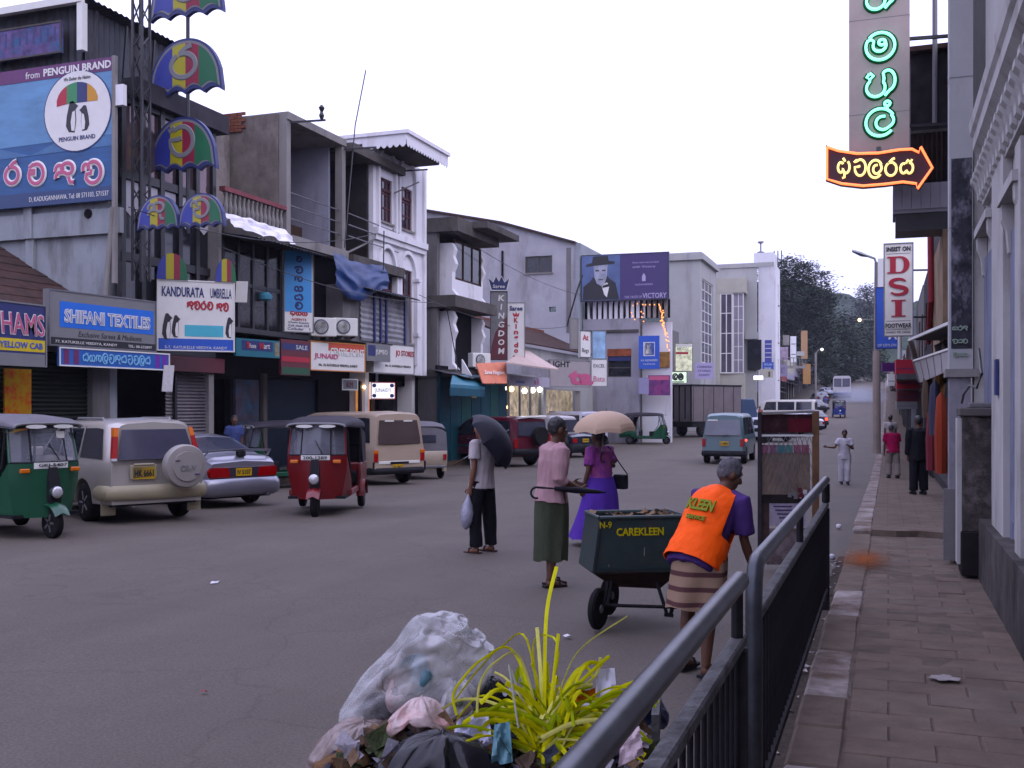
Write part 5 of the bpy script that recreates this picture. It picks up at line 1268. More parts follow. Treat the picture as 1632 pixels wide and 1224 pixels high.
MB().prism([A0,A1,A1+V((.35,.1,-.02)),A0+V((.6,.1,-.02))],V((0,0,.04))).build('roof_sheet',m_corr,cnp)
m_pan=mat('dusty_white_panel',(.38,.36,.36),.7,.08,4)
for k in range(5):
 f0,f1=k/5+.008,(k+1)/5-.008
 MB().prism([B0.lerp(B1,f0),B0.lerp(B1,f1),C0.lerp(C1,f1),C0.lerp(C1,f0)],V((.03,.05,0))).build('fascia_panel',m_pan,cnp)
MB().prism([A0,B0,C0,C0+V((.1,.4,0)),A0+V((.1,.4,0))],V((-.03,-.02,0))).build('end_panel',m_pan,cnp)
MB().bar(B0,B1,.035).build('edge_rail',m_signw,cnp)
MB().prism([A0+V((.5,.4,-.1)),A1+V((.3,.4,-.1)),C1+V((.3,.4,0)),C0+V((.5,.4,0))],V((.03,.03,0))).build('back_panel',m_dark,cnp)
for k,(px,py,h,c)in enumerate(((1500,690,1.4,(.25,.05,.03)),(1490,650,1.0,(.05,.05,.08)),(1485,700,1.2,(.16,.03,.04)),(1478,630,.9,(.10,.07,.05)),(1497,610,.7,(.22,.12,.05)))):
 p=at(px,py,18+k)
 g_=MB().loft([[(p.x+.10*s_*math.cos(a),p.y+.16*s_*math.sin(a),p.z+z)for a in[i*.785 for i in range(8)]]for z,s_ in((-h/2,1.0),(0,1.15),(h/2-.1,.8),(h/2,.15))]).build('hanging_goods',paint('goods_cloth_%d'%k,c,.85),smooth=True)
 tag(g_,['orange-red garment hanging deepest in the dark shop','navy garment hanging in the dark shop','crimson cloth hanging beside the black-suited walker','brown cloth hanging under the canopy','tan garment just below the canopy edge'][k],'garment')
rr_=random.Random(4)
r3=thing('right_shop_row','shaded terrace of shop houses running down the right side','building',(1.5,60,0),world=True)
yy=30.2;k=0
while yy<170:
 L_=rr_.uniform(6,10);h_=rr_.uniform(6.2,7.2)if yy<60 else rr_.uniform(4.5,6.5);xx=1.15+rr_.uniform(-.2,.25)
 if yy>100:xx+=(yy-100)*.012
 mm=[MATS['dark_timber_wall'],m_plaster3,m_conc,m_plaster][k%4]
 X1(xx,xx+8,yy,yy+L_-.05,rz(yy)-.4,rz(yy)+h_).build('shop_house',mm,r3)
 X1(xx-.02,xx+.1,yy+.5,yy+L_-.6,rz(yy)+.25,rz(yy)+2.8).build('shop_opening',m_dark,r3)
 X1(xx-.9,xx+.1,yy+.1,yy+L_-.2,rz(yy)+2.95,rz(yy)+3.1).build('canopy',[m_corr,m_conc,m_teal][k%3],r3)
 for j in range(2):X1(xx-.03,xx+.05,yy+1+j*L_*.45,yy+1+j*L_*.45+1.2,rz(yy)+4,rz(yy)+5.4).build('shuttered_window',m_wood,r3)
 yy+=L_;k+=1
m_ng=mat('green_neon',(.25,1.0,.62),.5,.02,3,emit=1.6)
m_nr=mat('red_neon',(1.0,.20,.06),.5,.02,3,emit=2.2)
m_ny=mat('yellow_neon',(1.0,.80,.28),.5,.02,3,emit=1.1)
m_gdark=paint('neon_backing_green',(.01,.10,.04),.6)
YN=21.4
ns=thing('neon_sign','tall beige board with glowing green neon script over the pavement','sign',(-.2,YN,6),world=True)
def np_(px,py):return on_y(px,py,YN)
x0,x1,zt,zb=np_(1353,1).x,np_(1450,1).x,np_(1400,-170).z,np_(1400,242).z
X1(x0,x1,YN,YN+.38,zb,zt).build('box',mat('beige_sign_board',(.46,.39,.36),.6,.08,2),ns,bevel=.01)
for z in(zb+.75,zb+2.6):X1(x0-.003,x1+.003,YN-.003,YN+.385,z,z+.01).build('joint',m_sgrey,ns)
for(g,py,sz)in(('ma',75,50),('ha',135,52),('la',196,50),('al',192,44),('ha',-4,52),('ra',-70,50)):
 w_=np_(1402+sz/2,1).x-np_(1402-sz/2,1).x
 c=np_(1403,py)
 glyph(ns,g,c,uB,vB,w_*.96,w_*.96,.115,m_gdark,ext=.02,name='letter_backing')
 glyph(ns,g,c,uB,vB,w_*.92,w_*.92,.058,m_ng,tube=True,ext=.055,name='neon_tube')
for z in(zb+.5,zb+2.2,zb+4):MB().bar((x1,YN+.2,z),(XR2,YN+.3,z),.06).build('bracket',m_black,ns)
ar=thing('neon_arrow','maroon arrow board edged in red neon with yellow script','sign',(-.2,YN-.3,6),world=True)
YA=YN-.12
def ap(px,py):return on_y(px,py,YA)
top=[(1316,231),(1335,238),(1365,243),(1400,242),(1435,236),(1455,235),(1466,241),(1469,231)]
bot=[(1464,305),(1462,296),(1440,293),(1410,297),(1375,300),(1340,296),(1316,288)]
outl=top+[(1488,268)]+bot
MB().prism([ap(*p)for p in outl],(0,.1,0)).build('arrow_board',paint('arrow_maroon',(.06,.01,.02),.5),ar)
def ins(p,f=.94):return(1398+(p[0]-1398)*.975,268+(p[1]-268)*.9)
lp=[ap(*ins(p))+V((0,-.04,0))for p in outl]
MB().tube(lp+[lp[0]],.026,6).build('neon_outline',m_nr,ar)
for k,g in enumerate(('ju','va','la','ra','sa')):
 c=ap(1345+k*25,268 if k!=2 else 270)
 w_=.25
 glyph(ar,g,c,uB,vB,w_,.34 if k else .40,.05,m_ny,tube=True,ext=.04,name='neon_tube')
MB().bar(ap(1400,242)+V((0,.1,.0)),ap(1400,242)+V((0,.2,.2)),.08).build('hanger',m_black,ar)
YS=33.0
s_,o,u,v,wd,ht=simple_sign(1408,1456,387,536,.3,YS,0,paint('dsi_white',(.80,.77,.70),.5),'white vertical DSI FOOTWEAR sign with big red letters',m_sgrey,[('INSIST ON',.0,.435,.8,.05,m_black2,.03),('#',0,.385,.8,.006,m_sgrey),('#',0,-.335,.8,.006,m_sgrey),('FOOTWEAR',.0,-.385,.86,.05,m_black2,.03),('NO. 39, KATUKELLE VEEDIYA',0,-.425,.8,.015,m_black2),('KANDY TEL 232555',0,-.455,.8,.02,m_black2)],.2)
n=u.cross(v)
def serif_letter(ch,cz):
 """block letters with slab serifs"""
 W_,H_=wd*.74,ht*.18
 def b(pts):MB().prism([o+u*W_*a+v*(ht*cz+H_*c)+n*.004 for a,c in pts],n*.02).build('letter',m_red,s_)
 if ch=='D':
  b([(-.5,.5),(.1,.5),(.1,.42),(-.5,.42)]);b([(-.5,-.5),(.1,-.5),(.1,-.42),(-.5,-.42)]);b([(-.38,.42),(-.12,.42),(-.12,-.42),(-.38,-.42)])
  out=[(.1+.4*math.cos(R(a)),.5*math.sin(R(a)))for a in range(90,-91,-15)];inn=[(.1+.14*math.cos(R(a)),.40*math.sin(R(a)))for a in range(-90,91,15)]
  for i in range(12):b([out[i],out[i+1],inn[11-i],inn[12-i]])
 elif ch=='I':
  b([(-.32,.5),(.32,.5),(.32,.43),(-.32,.43)]);b([(-.32,-.5),(.32,-.5),(.32,-.43),(-.32,-.43)]);b([(-.15,.43),(.15,.43),(.15,-.43),(-.15,-.43)])
 else:
  P_=arc(0,.24,.34,.24,20,250,12)+arc(0,-.24,.36,.24,70,-160,12)
  P_=arc(0,.24,.33,.22,20,255,16)+arc(0,-.24,.35,.22,75,-160,16);rg=[]
  for i,(a0,b0_)in enumerate(P_):
   (a1,b1_),(a2,b2_)=P_[max(i-1,0)],P_[min(i+1,len(P_)-1)]
   nn_=V((b1_-b2_,a2-a1,0)).normalized()*(.045+.075*math.sin(math.pi*i/(len(P_)-1)))
   rg.append([o+u*W_*(a0+q_*nn_.x)+v*(ht*cz+H_*(b0_+q_*nn_.y))+n*e_ for q_,e_ in((-1,.004),(1,.004),(1,.024),(-1,.024))])
  MB().loft(rg).build('letter',m_red,s_)
serif_letter('D',.265);serif_letter('S',.03);serif_letter('I',-.2)
for z in(.2,-.3):MB().bar(o+u*wd*.5+v*ht*z,V((1.2,YS+.1,(o+v*ht*z).z)),.05).build('bracket',m_black,s_)
simple_sign(1395,1432,457,556,-.1,36.5,0,m_signb,'blue vertical sign half hidden behind the DSI sign',m_navy,[('B',.0,.33,.3,.14,m_signw,.02),('O',.0,.1,.3,.14,m_signw,.02),('A',.25,-.28,.4,.14,m_signw,.04),('OF CEYLON',0,-.44,.8,.04,m_signw)],.2)
simple_sign(1399,1411,412,470,.0,37.5,0,m_signw,'pale narrow sign peeping out above the blue sign',None,[],.2)
for k,(a,b_,c,d,dd,mm,lb)in enumerate(((1428,1470,573,597,30,m_red,'upper red slatted board under the DSI sign'),(1429,1466,598,620,30.5,m_red,'middle red slatted board under the DSI sign'),(1430,1464,622,640,31,m_maroon,'lowest maroon board under the DSI sign'),(1406,1428,578,592,35,paint('violet_sign',(.13,.02,.18),.5),'small violet sign left of the red slatted boards'),(1415,1426,596,615,37,m_white,'small white sign left of the red boards'),(1429,1462,640,652,29,m_sgrey,'grey counter board above the black-suited walker'))):
 p=at((a+b_)/2,600,dd);simple_sign(a,b_,c,d,p.x,p.y,12,mm,lb,None,[('#',0,-.1,.9,.05,m_navy)],.15)
tag(MB().tube([at(1434,536,32),at(1434,572,32)],.06,8).build('white_pipe',m_white),'short white hanging pipe below the DSI sign','pipe')
lp_=gp(1397,722,.27)
st=thing('street_lamp','tall concrete street lamp post on the kerb with a long curved arm','street lamp',(lp_.x,lp_.y,lp_.z),world=True)
D_=(lp_-CAM).dot(FW);k_=D_/FPX
def sp_(px,py):return at(px,py,D_)
MB().tube([lp_,V((lp_.x,lp_.y,sp_(1397,560).z))],[.17,.15],8).build('post',mat('tan_concrete_post',(.30,.25,.22),.85,.15,2),st)
MB().tube([V((lp_.x,lp_.y,sp_(1397,560).z)),V((lp_.x,lp_.y,sp_(1397,418).z))],[.12,.08],8).build('upper_post',m_conc_l,st)
MB().tube([V((lp_.x,lp_.y,sp_(1397,422).z)),sp_(1394,412),sp_(1380,407)],.05,6).build('arm',m_steel,st)
MB().loft([[sp_(1382,408)+V((0,dy,dz))for dy,dz in((-.1,0),(0,.06),(.1,0),(0,-.05))],[sp_(1372,405)+V((0,dy,dz))for dy,dz in((-.16,0),(0,.1),(.16,0),(0,-.1))],[sp_(1358,400)+V((0,dy,dz))for dy,dz in((-.08,0),(0,.06),(.08,0),(0,-.05))]]).build('lamp_head',m_steel,st)
p=at(1300,600,120)
st=thing('street_lamp','distant street lamp with a small glowing head beyond the shop signs','street lamp',(p.x,p.y,rz(p.y)),world=True)
MB().tube([(p.x,p.y,rz(p.y)),at(1300,562,120)],.12,8).build('post',m_conc_l,st)
MB().tube([at(1300,564,120),at(1304,558,120),at(1309,557,120)],.05,6).build('arm',m_conc_l,st)
MB().ball(at(1310,557,120),.16,8,6).build('lamp_head',mat('pale_lamp',(1,.95,.9),.5,.02,3,emit=2.5),st)
p=at(1370,510,175)
st=thing('street_lamp','far street lamp glowing orange against the trees','street lamp',(p.x,p.y,rz(p.y)),world=True)
MB().tube([(p.x+3,p.y,rz(p.y)),(p.x+3,p.y,p.z+.1),(p.x,p.y,p.z)],.1,6).build('post',m_conc_l,st)
MB().ball(p,.3,8,6).build('lamp_head',mat('orange_lamp',(1,.55,.3),.5,.02,3,emit=4),st)
# ================================================================== vehicles
m_tyre=mat('tyre_rubber',(.016,.015,.016),.85,.3,20)
m_rim=mat('alloy_rim',(.38,.38,.40),.35,.1,8,metal=.6)
m_rimd=mat('steel_rim_dirty',(.16,.155,.16),.5,.25,8,metal=.4)
m_cglass=mat('car_glass',(.028,.03,.042),.06,.2,1,spec=.8)
m_cglassl=mat('car_glass_sky',(.06,.065,.09),.08,.3,1,spec=.9,metal=.15)
m_lred=paint('tail_red',(.35,.015,.02),.25)
m_lorg=paint('indicator_orange',(.6,.17,.03),.25)
m_lwht=mat('lamp_clear',(.6,.6,.62),.15,.1,4,metal=.3)
m_chrome=mat('chrome',(.6,.6,.62),.12,.05,4,metal=1)
m_trim=mat('black_trim',(.02,.02,.024),.6,.2,5)
m_plate=paint('plate_yellow',(.62,.40,.04),.5)
m_seam=mat('panel_gap',(.012,.012,.014),.8,.1,3)
m_brake=mat('lit_brake_lamp',(1,.06,.03),.4,.02,3,emit=3.5)
def wheel(root,x,y,r,w,side,m=None,spokes=5,name='wheel'):
 """tyre with a rim inside; side +1/-1 is where the outside faces"""
 s=side
 wo=MB().lathe([(r*.62,-w/2),(r*.9,-w/2),(r*.985,-w*.36),(r,-w*.15),(r,w*.15),(r*.985,w*.36),(r*.9,w/2),(r*.62,w/2)],(x,y,r),'x',28).build(name,m_tyre,root,smooth=50)
 b=MB().lathe([(r*.64,s*w*.46),(r*.60,s*w*.47),(r*.57,s*w*.30),(r*.2,s*w*.34),(r*.16,s*w*.44),(.01,s*w*.45)],(x,y,r),'x',24)
 for k in range(spokes):
  a=2*math.pi*k/spokes;c,d=math.cos(a),math.sin(a)
  b.bar((x+s*w*.42,y+c*r*.15,r+d*r*.15),(x+s*w*.42,y+c*r*.58,r+d*r*.58),r*.16,.03)
 b.build('rim',m or m_rim,wo)
 return wo
class Car:
 def __init__(s,name,label,loc,rotz,body,L,W,top,belt,sill,wheels,R_,plan=None,tumble=.16,rs=0.0,fs=0.0,flare=0.0,glass=None,rim=None,group='vehicles parked along the shops',cat='car',spokes=5,roofcrown=.03,wheelw=.2,noside=()):
  s.t=thing(name,label,cat,loc,rotz,group)
  s.L,s.W,s.top,s.belt,s.sill,s.wh,s.R=L,W,top,belt,sill,wheels,R_
  s.plan=plan or[(-L/2,W*.43),(-L/2+.25,W*.485),(-L*.2,W*.5),(L*.2,W*.5),(L/2-.5,W*.47),(L/2,W*.38)]
  s.tumble,s.rs,s.fs,s.glass,s.crown=tumble,rs,fs,glass or m_cglass,roofcrown
  s.flare=flare
  ys=set(-L/2+L*i/26 for i in range(27))
  for yw in wheels:
   for k in range(-8,9):ys.add(yw+s.R*1.2*k/8)
  for p in top:ys.add(p[0])
  ys=sorted(y for y in ys if-L/2<=y<=L/2)
  ys=[y for i,y in enumerate(ys)if i==0 or y-ys[i-1]>.012]
  rings=[s.ring(y)for y in ys]
  b=MB();b.loft(rings)
  s.body=b.build('body',body,s.t,smooth=42)
  for yw in wheels:
   for sd in(-1,1):
    wheel(s.t,sd*(W/2-wheelw/2-.015),yw,R_,wheelw,sd,rim,spokes)
    arch_=MB()
    arch_.lathe([(s.R*1.16,sd*-.02),(s.R*1.16,-sd*.3)],(sd*(W/2-.02),yw,R_),'x',18)
  MB().box(-W*.4,W*.4,-L/2+.12,L/2-.15,sill-.04,sill+.25).build('underbody',m_trim,s.t)
 def prof(s,y):
  zt=_lin(y,s.top);zb=min(_lin(y,s.belt)if isinstance(s.belt,list)else s.belt,zt-.03)
  w=_lin(y,s.plan);lo=s.sill;fl=0
  for yw in s.wh:
   q=(s.R*1.2)**2-(y-yw)**2
   if q>0:lo=max(lo,s.R+math.sqrt(q));
   fl=max(fl,s.flare*max(0,1-((y-yw)/(s.R*1.7))**2))
  lo=min(lo,zb-.1)
  return zt,zb,w,lo,fl
 def half(s,y):
  zt,zb,w,lo,fl=s.prof(y);h=zt-zb
  wt=w*.965-s.tumble*h
  e=min(.1,h*.5)
  P=[(0,s.sill),(w*.72,s.sill),(w*.74,lo),(w*.975+fl,lo),(w+fl*.6,lo+(zb-lo)*.35),(w,lo+(zb-lo)*.72),(w*.985,zb-.03),(w*.965,zb),
             (wt+e*s.tumble+.015,zt-e),(wt-.035,zt-e*.28),(wt-.13,zt),(0,zt+s.crown)]
  return P
 def ym(s,y,z):
  zb=s.belt if not isinstance(s.belt,list)else s.belt[0][1]
  f=max(0,1-(y+s.L/2)/1.2);g=max(0,1-(s.L/2-y)/1.2)
  k=max(0,z-zb)
  return y+s.rs*k*f-s.fs*k*g
 def ring(s,y):
  P=s.half(y);out=[(x,s.ym(y,z),z)for x,z in P]
  return out+[(-x,yy,z)for x,yy,z in reversed(out[1:-1])]
 def sp(s,y,i,t,sd):
  P=s.half(y);a,b=P[i],P[i+1]
  x,z=a[0]+(b[0]-a[0])*t,a[1]+(b[1]-a[1])*t
  return V((sd*(x+.008),s.ym(y,z),z))
 def side_win(s,yb0,yb1,yt0,yt1,t0=.07,t1=.93,glass=None,name='side_window',sides=(-1,1)):
  for sd in sides:
   def f(u,v):
    t=t0+(t1-t0)*v;y0=yb0+(yt0-yb0)*v;y1=yb1+(yt1-yb1)*v
    return s.sp(y0+(y1-y0)*u,7,t,sd)
   MB().grid(f,8,2).build(name,glass or s.glass,s.t,smooth=True)
 def top_win(s,y0,y1,wf=.9,glass=None,name='windscreen',off=.01):
  def f(u,v):
   y=y0+(y1-y0)*u;P=s.half(y);wmax=P[8][0]*wf;x=(v*2-1)*wmax
   ax=abs(x);z=P[11][1]
   for(xa,za),(xb,zb)in zip(P[11:8:-1],P[10:7:-1]):
    if xa<=ax<=xb:z=za+(zb-za)*(ax-xa)/max(1e-6,xb-xa)
   return V((x,s.ym(y,z),z+off))
  MB().grid(f,8,12).build(name,glass or s.glass,s.t,smooth=True)
 def rear(s,x,z,e=.006):return V((x,s.ym(-s.L/2,z)-e,z))
 def front(s,x,z,e=.006):return V((x,s.ym(s.L/2,z)+e,z))
 def rear_panel(s,x0,x1,z0,z1,m,name,e=.008,t=.02,parent=None,inset=0):
  P=[s.rear(x0,z0,e),s.rear(x1,z0,e),s.rear(x1-inset,z1,e),s.rear(x0+inset,z1,e)]
  return MB().prism(P,(0,t,0)).build(name,m,parent or s.t,bevel=min(.012,t*.4))
 def front_panel(s,x0,x1,z0,z1,m,name,e=.008,t=.02,parent=None,inset=0):
  P=[s.front(x0,z0,e),s.front(x1,z0,e),s.front(x1-inset,z1,e),s.front(x0+inset,z1,e)]
  return MB().prism(P,(0,-t,0)).build(name,m,parent or s.t,bevel=min(.012,t*.4))
 def seam(s,y,z0=None,slant=0):
  for sd in(-1,1):
   P=s.half(y)
   pts=[(P[i][0],P[i][1])for i in(3,4,5,6,7,8)]
   b=MB()
   for(xa,za),(xb,zb)in zip(pts,pts[1:]):
    b.quad((sd*(xa+.004),s.ym(y-.006,za),za),(sd*(xa+.004),s.ym(y+.006,za),za),(sd*(xb+.004),s.ym(y+.006,zb),zb),(sd*(xb+.004),s.ym(y-.006,zb),zb))
   b.build('door_seam',m_seam,s.t)
 def handle(s,y,z,m):
  for sd in(-1,1):
   w=s.prof(y)[2];MB().box(sd*(w-.01),sd*(w+.02),y-.08,y+.08,z-.025,z+.02).build('door_handle',m,s.t,bevel=.006)
 def bumper(s,rear,z0,z1,m,d=.12,wf=1.0,name='bumper'):
  y0=-s.L/2-d+.05 if rear else s.L/2+d-.05;sg_=1 if rear else-1
  W2=s.W*.49*wf
  pl=[(-W2,y0+sg_*.6),(-W2-.015,y0+sg_*.24),(-W2+.03,y0+sg_*.07),(-W2*.82,y0+sg_*.015),(-W2*.4,y0),(W2*.4,y0),(W2*.82,y0+sg_*.015),(W2-.03,y0+sg_*.07),(W2+.015,y0+sg_*.24),(W2,y0+sg_*.6)]
  h=z1-z0
  rings=[[(x*f,y+sg_*g,z0+h*q)for x,y in pl]for q,f,g in((0,.97,.05),(.15,1.0,.012),(.5,1.005,0),(.8,1.0,.012),(1,.975,.06))]
  bb=MB().loft(rings,cap=False,close=False)
  ins_=[[(x*.9,y+sg_*.16,z)for x,y,z in rings[0]],rings[0]]
  bb.loft(ins_,cap=False,close=False);bb.loft([rings[-1],[(x*.9,y+sg_*.2,z)for x,y,z in rings[-1]]],cap=False,close=False)
  return bb.build(name,m,s.t,smooth=50)
 def plate(s,z,text,rear=True,wd=.34,ht=.16,x=0,m=None,tm=None):
  e=.02
  if rear:o,u=s.rear(x,z,e),V((1,0,0))
  else:o,u=s.front(x,z,e),V((-1,0,0))
  pl=MB().obox(o,u,Z3,u.cross(Z3),wd,ht,.015).build('number_plate',m or m_plate,s.t)
  if text:lettering(pl,text,o,u,Z3,wd*.86,ht*.62,tm or m_black2,.03,ext=.004)
  return pl
 def mirror(s,y,z,m):
  for sd in(-1,1):
   w=s.prof(y)[2];MB().box(sd*(w-.02),sd*(w+.18),y-.05,y+.05,z-.02,z+.14).build('wing_mirror',m,s.t,bevel=.025,seg=2)
def put(px,py,h=0):p=gp(px,py,h);return(p.x,p.y,rz(p.y))
def head(hx,hd):
 """heading given in picture terms (to the right, away) -> rotation about z for a thing whose front is +Y"""
 v=RT*hx+FW*hd;return math.atan2(-v.x,v.y)
def rear_at(px,py,hx,hd,ya,tr):
 """place and heading of a car whose right rear wheel touches the road at this picture point"""
 p=gp(px,py);r_=head(hx,hd);f=V((-math.sin(r_),math.cos(r_),0));rt=V((f.y,-f.x,0))
 c=p-rt*tr+f*ya;return(c.x,c.y,rz(c.y)),r_
m_gold=mat('gold_metallic',(.44,.41,.37),.3,.05,3,metal=.3,coat=.6)
m_gold2=mat('gold_cladding',(.36,.32,.22),.5,.06,3)
c1=gp(215,826)
car=Car('offroad_car','gold off-road car with a covered spare wheel on its tailgate',*rear_at(285,822,-.65,.76,1.28,.75),m_gold,4.45,1.75,
 [(-2.225,1.62),(-2.1,1.66),(-1.6,1.69),(.2,1.66),(.55,1.58),(1.25,1.08),(2.0,.95),(2.225,.72)],1.02,.34,(-1.28,1.33),.33,rs=.30,flare=.04,tumble=.27,rim=m_rim,wheelw=.21)
car.side_win(-2.0,-1.02,-1.86,-.98);car.side_win(-.92,.02,-.9,.0);car.side_win(.1,1.05,.08,.62)
car.top_win(.6,1.2)
rw=MB().grid(lambda u,v:car.rear((u-.5)*(1.26-v*.20),1.05+v*.48,.012),6,4).build('rear_window',mat('violet_rear_glass',(.07,.068,.10),.1,.25,1,spec=.8,metal=.1),car.t,smooth=True)
MB().bar(car.rear(.12,1.10,.03),car.rear(.46,1.22,.03),.018).build('rear_wiper',m_trim,rw)
for sd in(-1,1):
 lamp=MB().prism([car.rear(sd*.66,1.03,.012),car.rear(sd*.745,1.03,.012),car.rear(sd*.645,1.56,.012),car.rear(sd*.575,1.56,.012)],(0,.25,0)).build('tail_lamp',m_lred,car.t)
 MB().prism([car.rear(sd*.597,1.42,.016),car.rear(sd*.672,1.42,.016),car.rear(sd*.65,1.555,.016),car.rear(sd*.577,1.555,.016)],(0,.24,0)).build('indicator',m_lorg,lamp)
 MB().prism([car.rear(sd*.66,1.035,.016),car.rear(sd*.745,1.035,.016),car.rear(sd*.738,1.075,.016),car.rear(sd*.655,1.075,.016)],(0,.24,0)).build('reverse_lamp',m_lwht,lamp)
car.bumper(True,.40,.64,m_gold2,.13,1.0);car.bumper(False,.34,.62,m_gold2,.14)
for sd in(-1,1):
 X1(sd*.862,sd*.895,-.88,.88,.38,.6).build('side_cladding',m_gold2,car.t,bevel=.012)
 MB().box(sd*.6,sd*.83,-2.0,-1.98,.16,.42).build('mud_flap',m_gold2,car.t)
 MB().tube([(sd*.56,-1.4,1.655),(sd*.56,-1.32,1.705),(sd*.56,-.1,1.70),(sd*.56,-.02,1.65)],.022,6).build('roof_rail',m_sgrey,car.t)
tg=car.rear_panel(-.45,-.02,.74,.96,m_gold2,'plate_recess',.02)
car.plate(.83,'HK 6661',wd=.36,ht=.19,x=-.23)
MB().box(-.4,-.06,-2.26,-2.235,.955,.985).build('tailgate_handle',m_gold2,car.t,bevel=.008)
sx=.36;sy=-2.46
sp_w=MB().lathe([(.02,-.13),(.24,-.12),(.245,-.095),(.27,-.095),(.335,-.08),(.355,-.03),(.355,.08),(.32,.12),(.02,.12)],(sx,sy,.93),'y',36).build('spare_wheel_cover',mat('grey_brown_cover',(.30,.28,.26),.4,.05,3),car.t,smooth=35)
lettering(sp_w,'CR-V',V((sx,sy-.132,.90)),V((1,0,0)),Z3,.26,.1,m_sgrey,.01,ext=.005)
for a in(-40,150):MB().box(sx+.2*math.cos(R(a))-.04,sx+.2*math.cos(R(a))+.04,sy-.135,sy-.12,.93+.2*math.sin(R(a))-.008,.93+.2*math.sin(R(a))+.008).build('cover_mark',m_chrome,sp_w)
car.seam(-.97);car.seam(.05);car.handle(-.78,.93,m_trim);car.handle(.25,.93,m_trim);car.mirror(.95,1.05,m_gold)
for sd in(-1,1):car.front_panel(sd*.38,sd*.62,.68,.82,m_lwht,'headlamp',.03)
m_silver=mat('silver_metallic',(.30,.30,.35),.3,.05,3,metal=.5,coat=.6)
c2=gp(372,798)
car=Car('saloon_car','silver saloon car with boot spoiler parked behind the gold off-road car',*rear_at(398,801,-.72,.69,1.3,.73),m_silver,4.5,1.7,
 [(-2.25,.88),(-2.12,.99),(-1.62,1.02),(-.85,1.33),(-.3,1.385),(.35,1.36),(1.15,.98),(2.0,.86),(2.25,.66)],[(-2.25,.84),(-1.6,.93),(1.2,.92),(2.25,.7)],.24,(-1.3,1.32),.30,tumble=.38,rim=m_rimd,glass=m_cglass,plan=[(-2.25,.70),(-2.0,.80),(-1,.85),(1,.85),(1.8,.80),(2.25,.62)])
car.side_win(-1.15,-.3,-.72,-.3);car.side_win(-.22,.85,-.22,.38)
car.top_win(-1.55,-.9,.92,m_cglassl,'rear_window',.012);car.top_win(.45,1.1,.92)
car.bumper(True,.26,.58,m_silver,.14);car.bumper(False,.24,.56,m_silver,.14)
gar=car.rear_panel(-.72,.72,.60,.80,paint('smoked_garnish',(.05,.04,.06),.3),'rear_garnish',.012)
for sd in(-1,1):
 MB().prism([car.rear(sd*.30,.61,.022),car.rear(sd*.72,.61,.022),car.rear(sd*.74,.72,.022),car.rear(sd*.70,.80,.022),car.rear(sd*.34,.79,.022)],(0,.1,0)).build('tail_lamp',m_lred,car.t)
car.plate(.70,'IV 5107',wd=.34,ht=.15)
MB().tube([(-.70,-2.0,1.0),(-.68,-2.12,1.10),(-.3,-2.16,1.12),(.3,-2.16,1.12),(.68,-2.12,1.10),(.70,-2.0,1.0)],.03,8,flat=.5).build('boot_spoiler',m_silver,car.t,smooth=True)
MB().box(-.08,.08,-2.2,-2.1,1.0,1.09).build('spoiler_lamp',m_trim,car.t)
MB().lathe([(.04,0),(.04,-.05)],(.5,-2.28,.25),'y',10).build('exhaust',m_steel,car.t)
car.seam(-.26);car.handle(-.6,.82,m_silver);car.mirror(.75,.95,m_silver)
m_beige=mat('beige_paint',(.42,.34,.27),.35,.05,2,coat=.5)
c3=gp(625,772)
van=Car('beige_van','beige high-roof van seen from its tailgate',*rear_at(642,769,-.64,.77,1.4,.74),m_beige,4.7,1.72,
 [(-2.35,1.93),(-2.25,1.97),(-1.9,2.0),(1.2,1.97),(1.55,1.9),(2.1,1.1),(2.35,.95)],1.12,.36,(-1.4,1.45),.32,tumble=.12,rs=.10,rim=m_rimd,plan=[(-2.35,.80),(-2.1,.855),(1.7,.86),(2.2,.80),(2.35,.70)],cat='van')
van.side_win(-2.15,-1.2,-2.1,-1.2);van.side_win(-1.1,-.1,-1.1,-.1);van.side_win(0,1.0,0,.9)
MB().grid(lambda u,v:van.rear((u-.5)*(1.38-.18*abs(v-.1)),1.14+v*.64,.012),6,4).build('rear_window',mat('brown_rear_glass',(.085,.065,.065),.1,.2,1,spec=.8),van.t,smooth=True)
for sx_ in(-.3,.3):MB().box(sx_-.14,sx_+.14,-2.32,-2.30,1.74,1.78).build('sticker',m_white,van.t)
for sd in(-1,1):
 l=van.rear_panel(sd*.68,sd*.82,.66,.98,m_lred,'tail_lamp',.015);van.rear_panel(sd*.68,sd*.82,.88,.975,m_lorg,'indicator',.022,parent=l)
 van.rear_panel(sd*.80,sd*.86,.4,.66,m_trim,'bumper_corner',.02)
van.rear_panel(-.66,.66,.60,.68,m_white,'chrome_strip',.012);van.rear_panel(-.3,.3,.595,.66,m_trim,'handle_strip',.02)
van.bumper(True,.32,.5,m_trim,.14);van.bumper(False,.32,.55,m_trim,.12)
van.plate(.5,'52-7817',wd=.34,ht=.17,x=-.06)
van.seam(-1.15);van.seam(.05);van.seam(1.1);van.mirror(1.5,1.15,m_trim);van.top_win(1.6,2.05,.9)
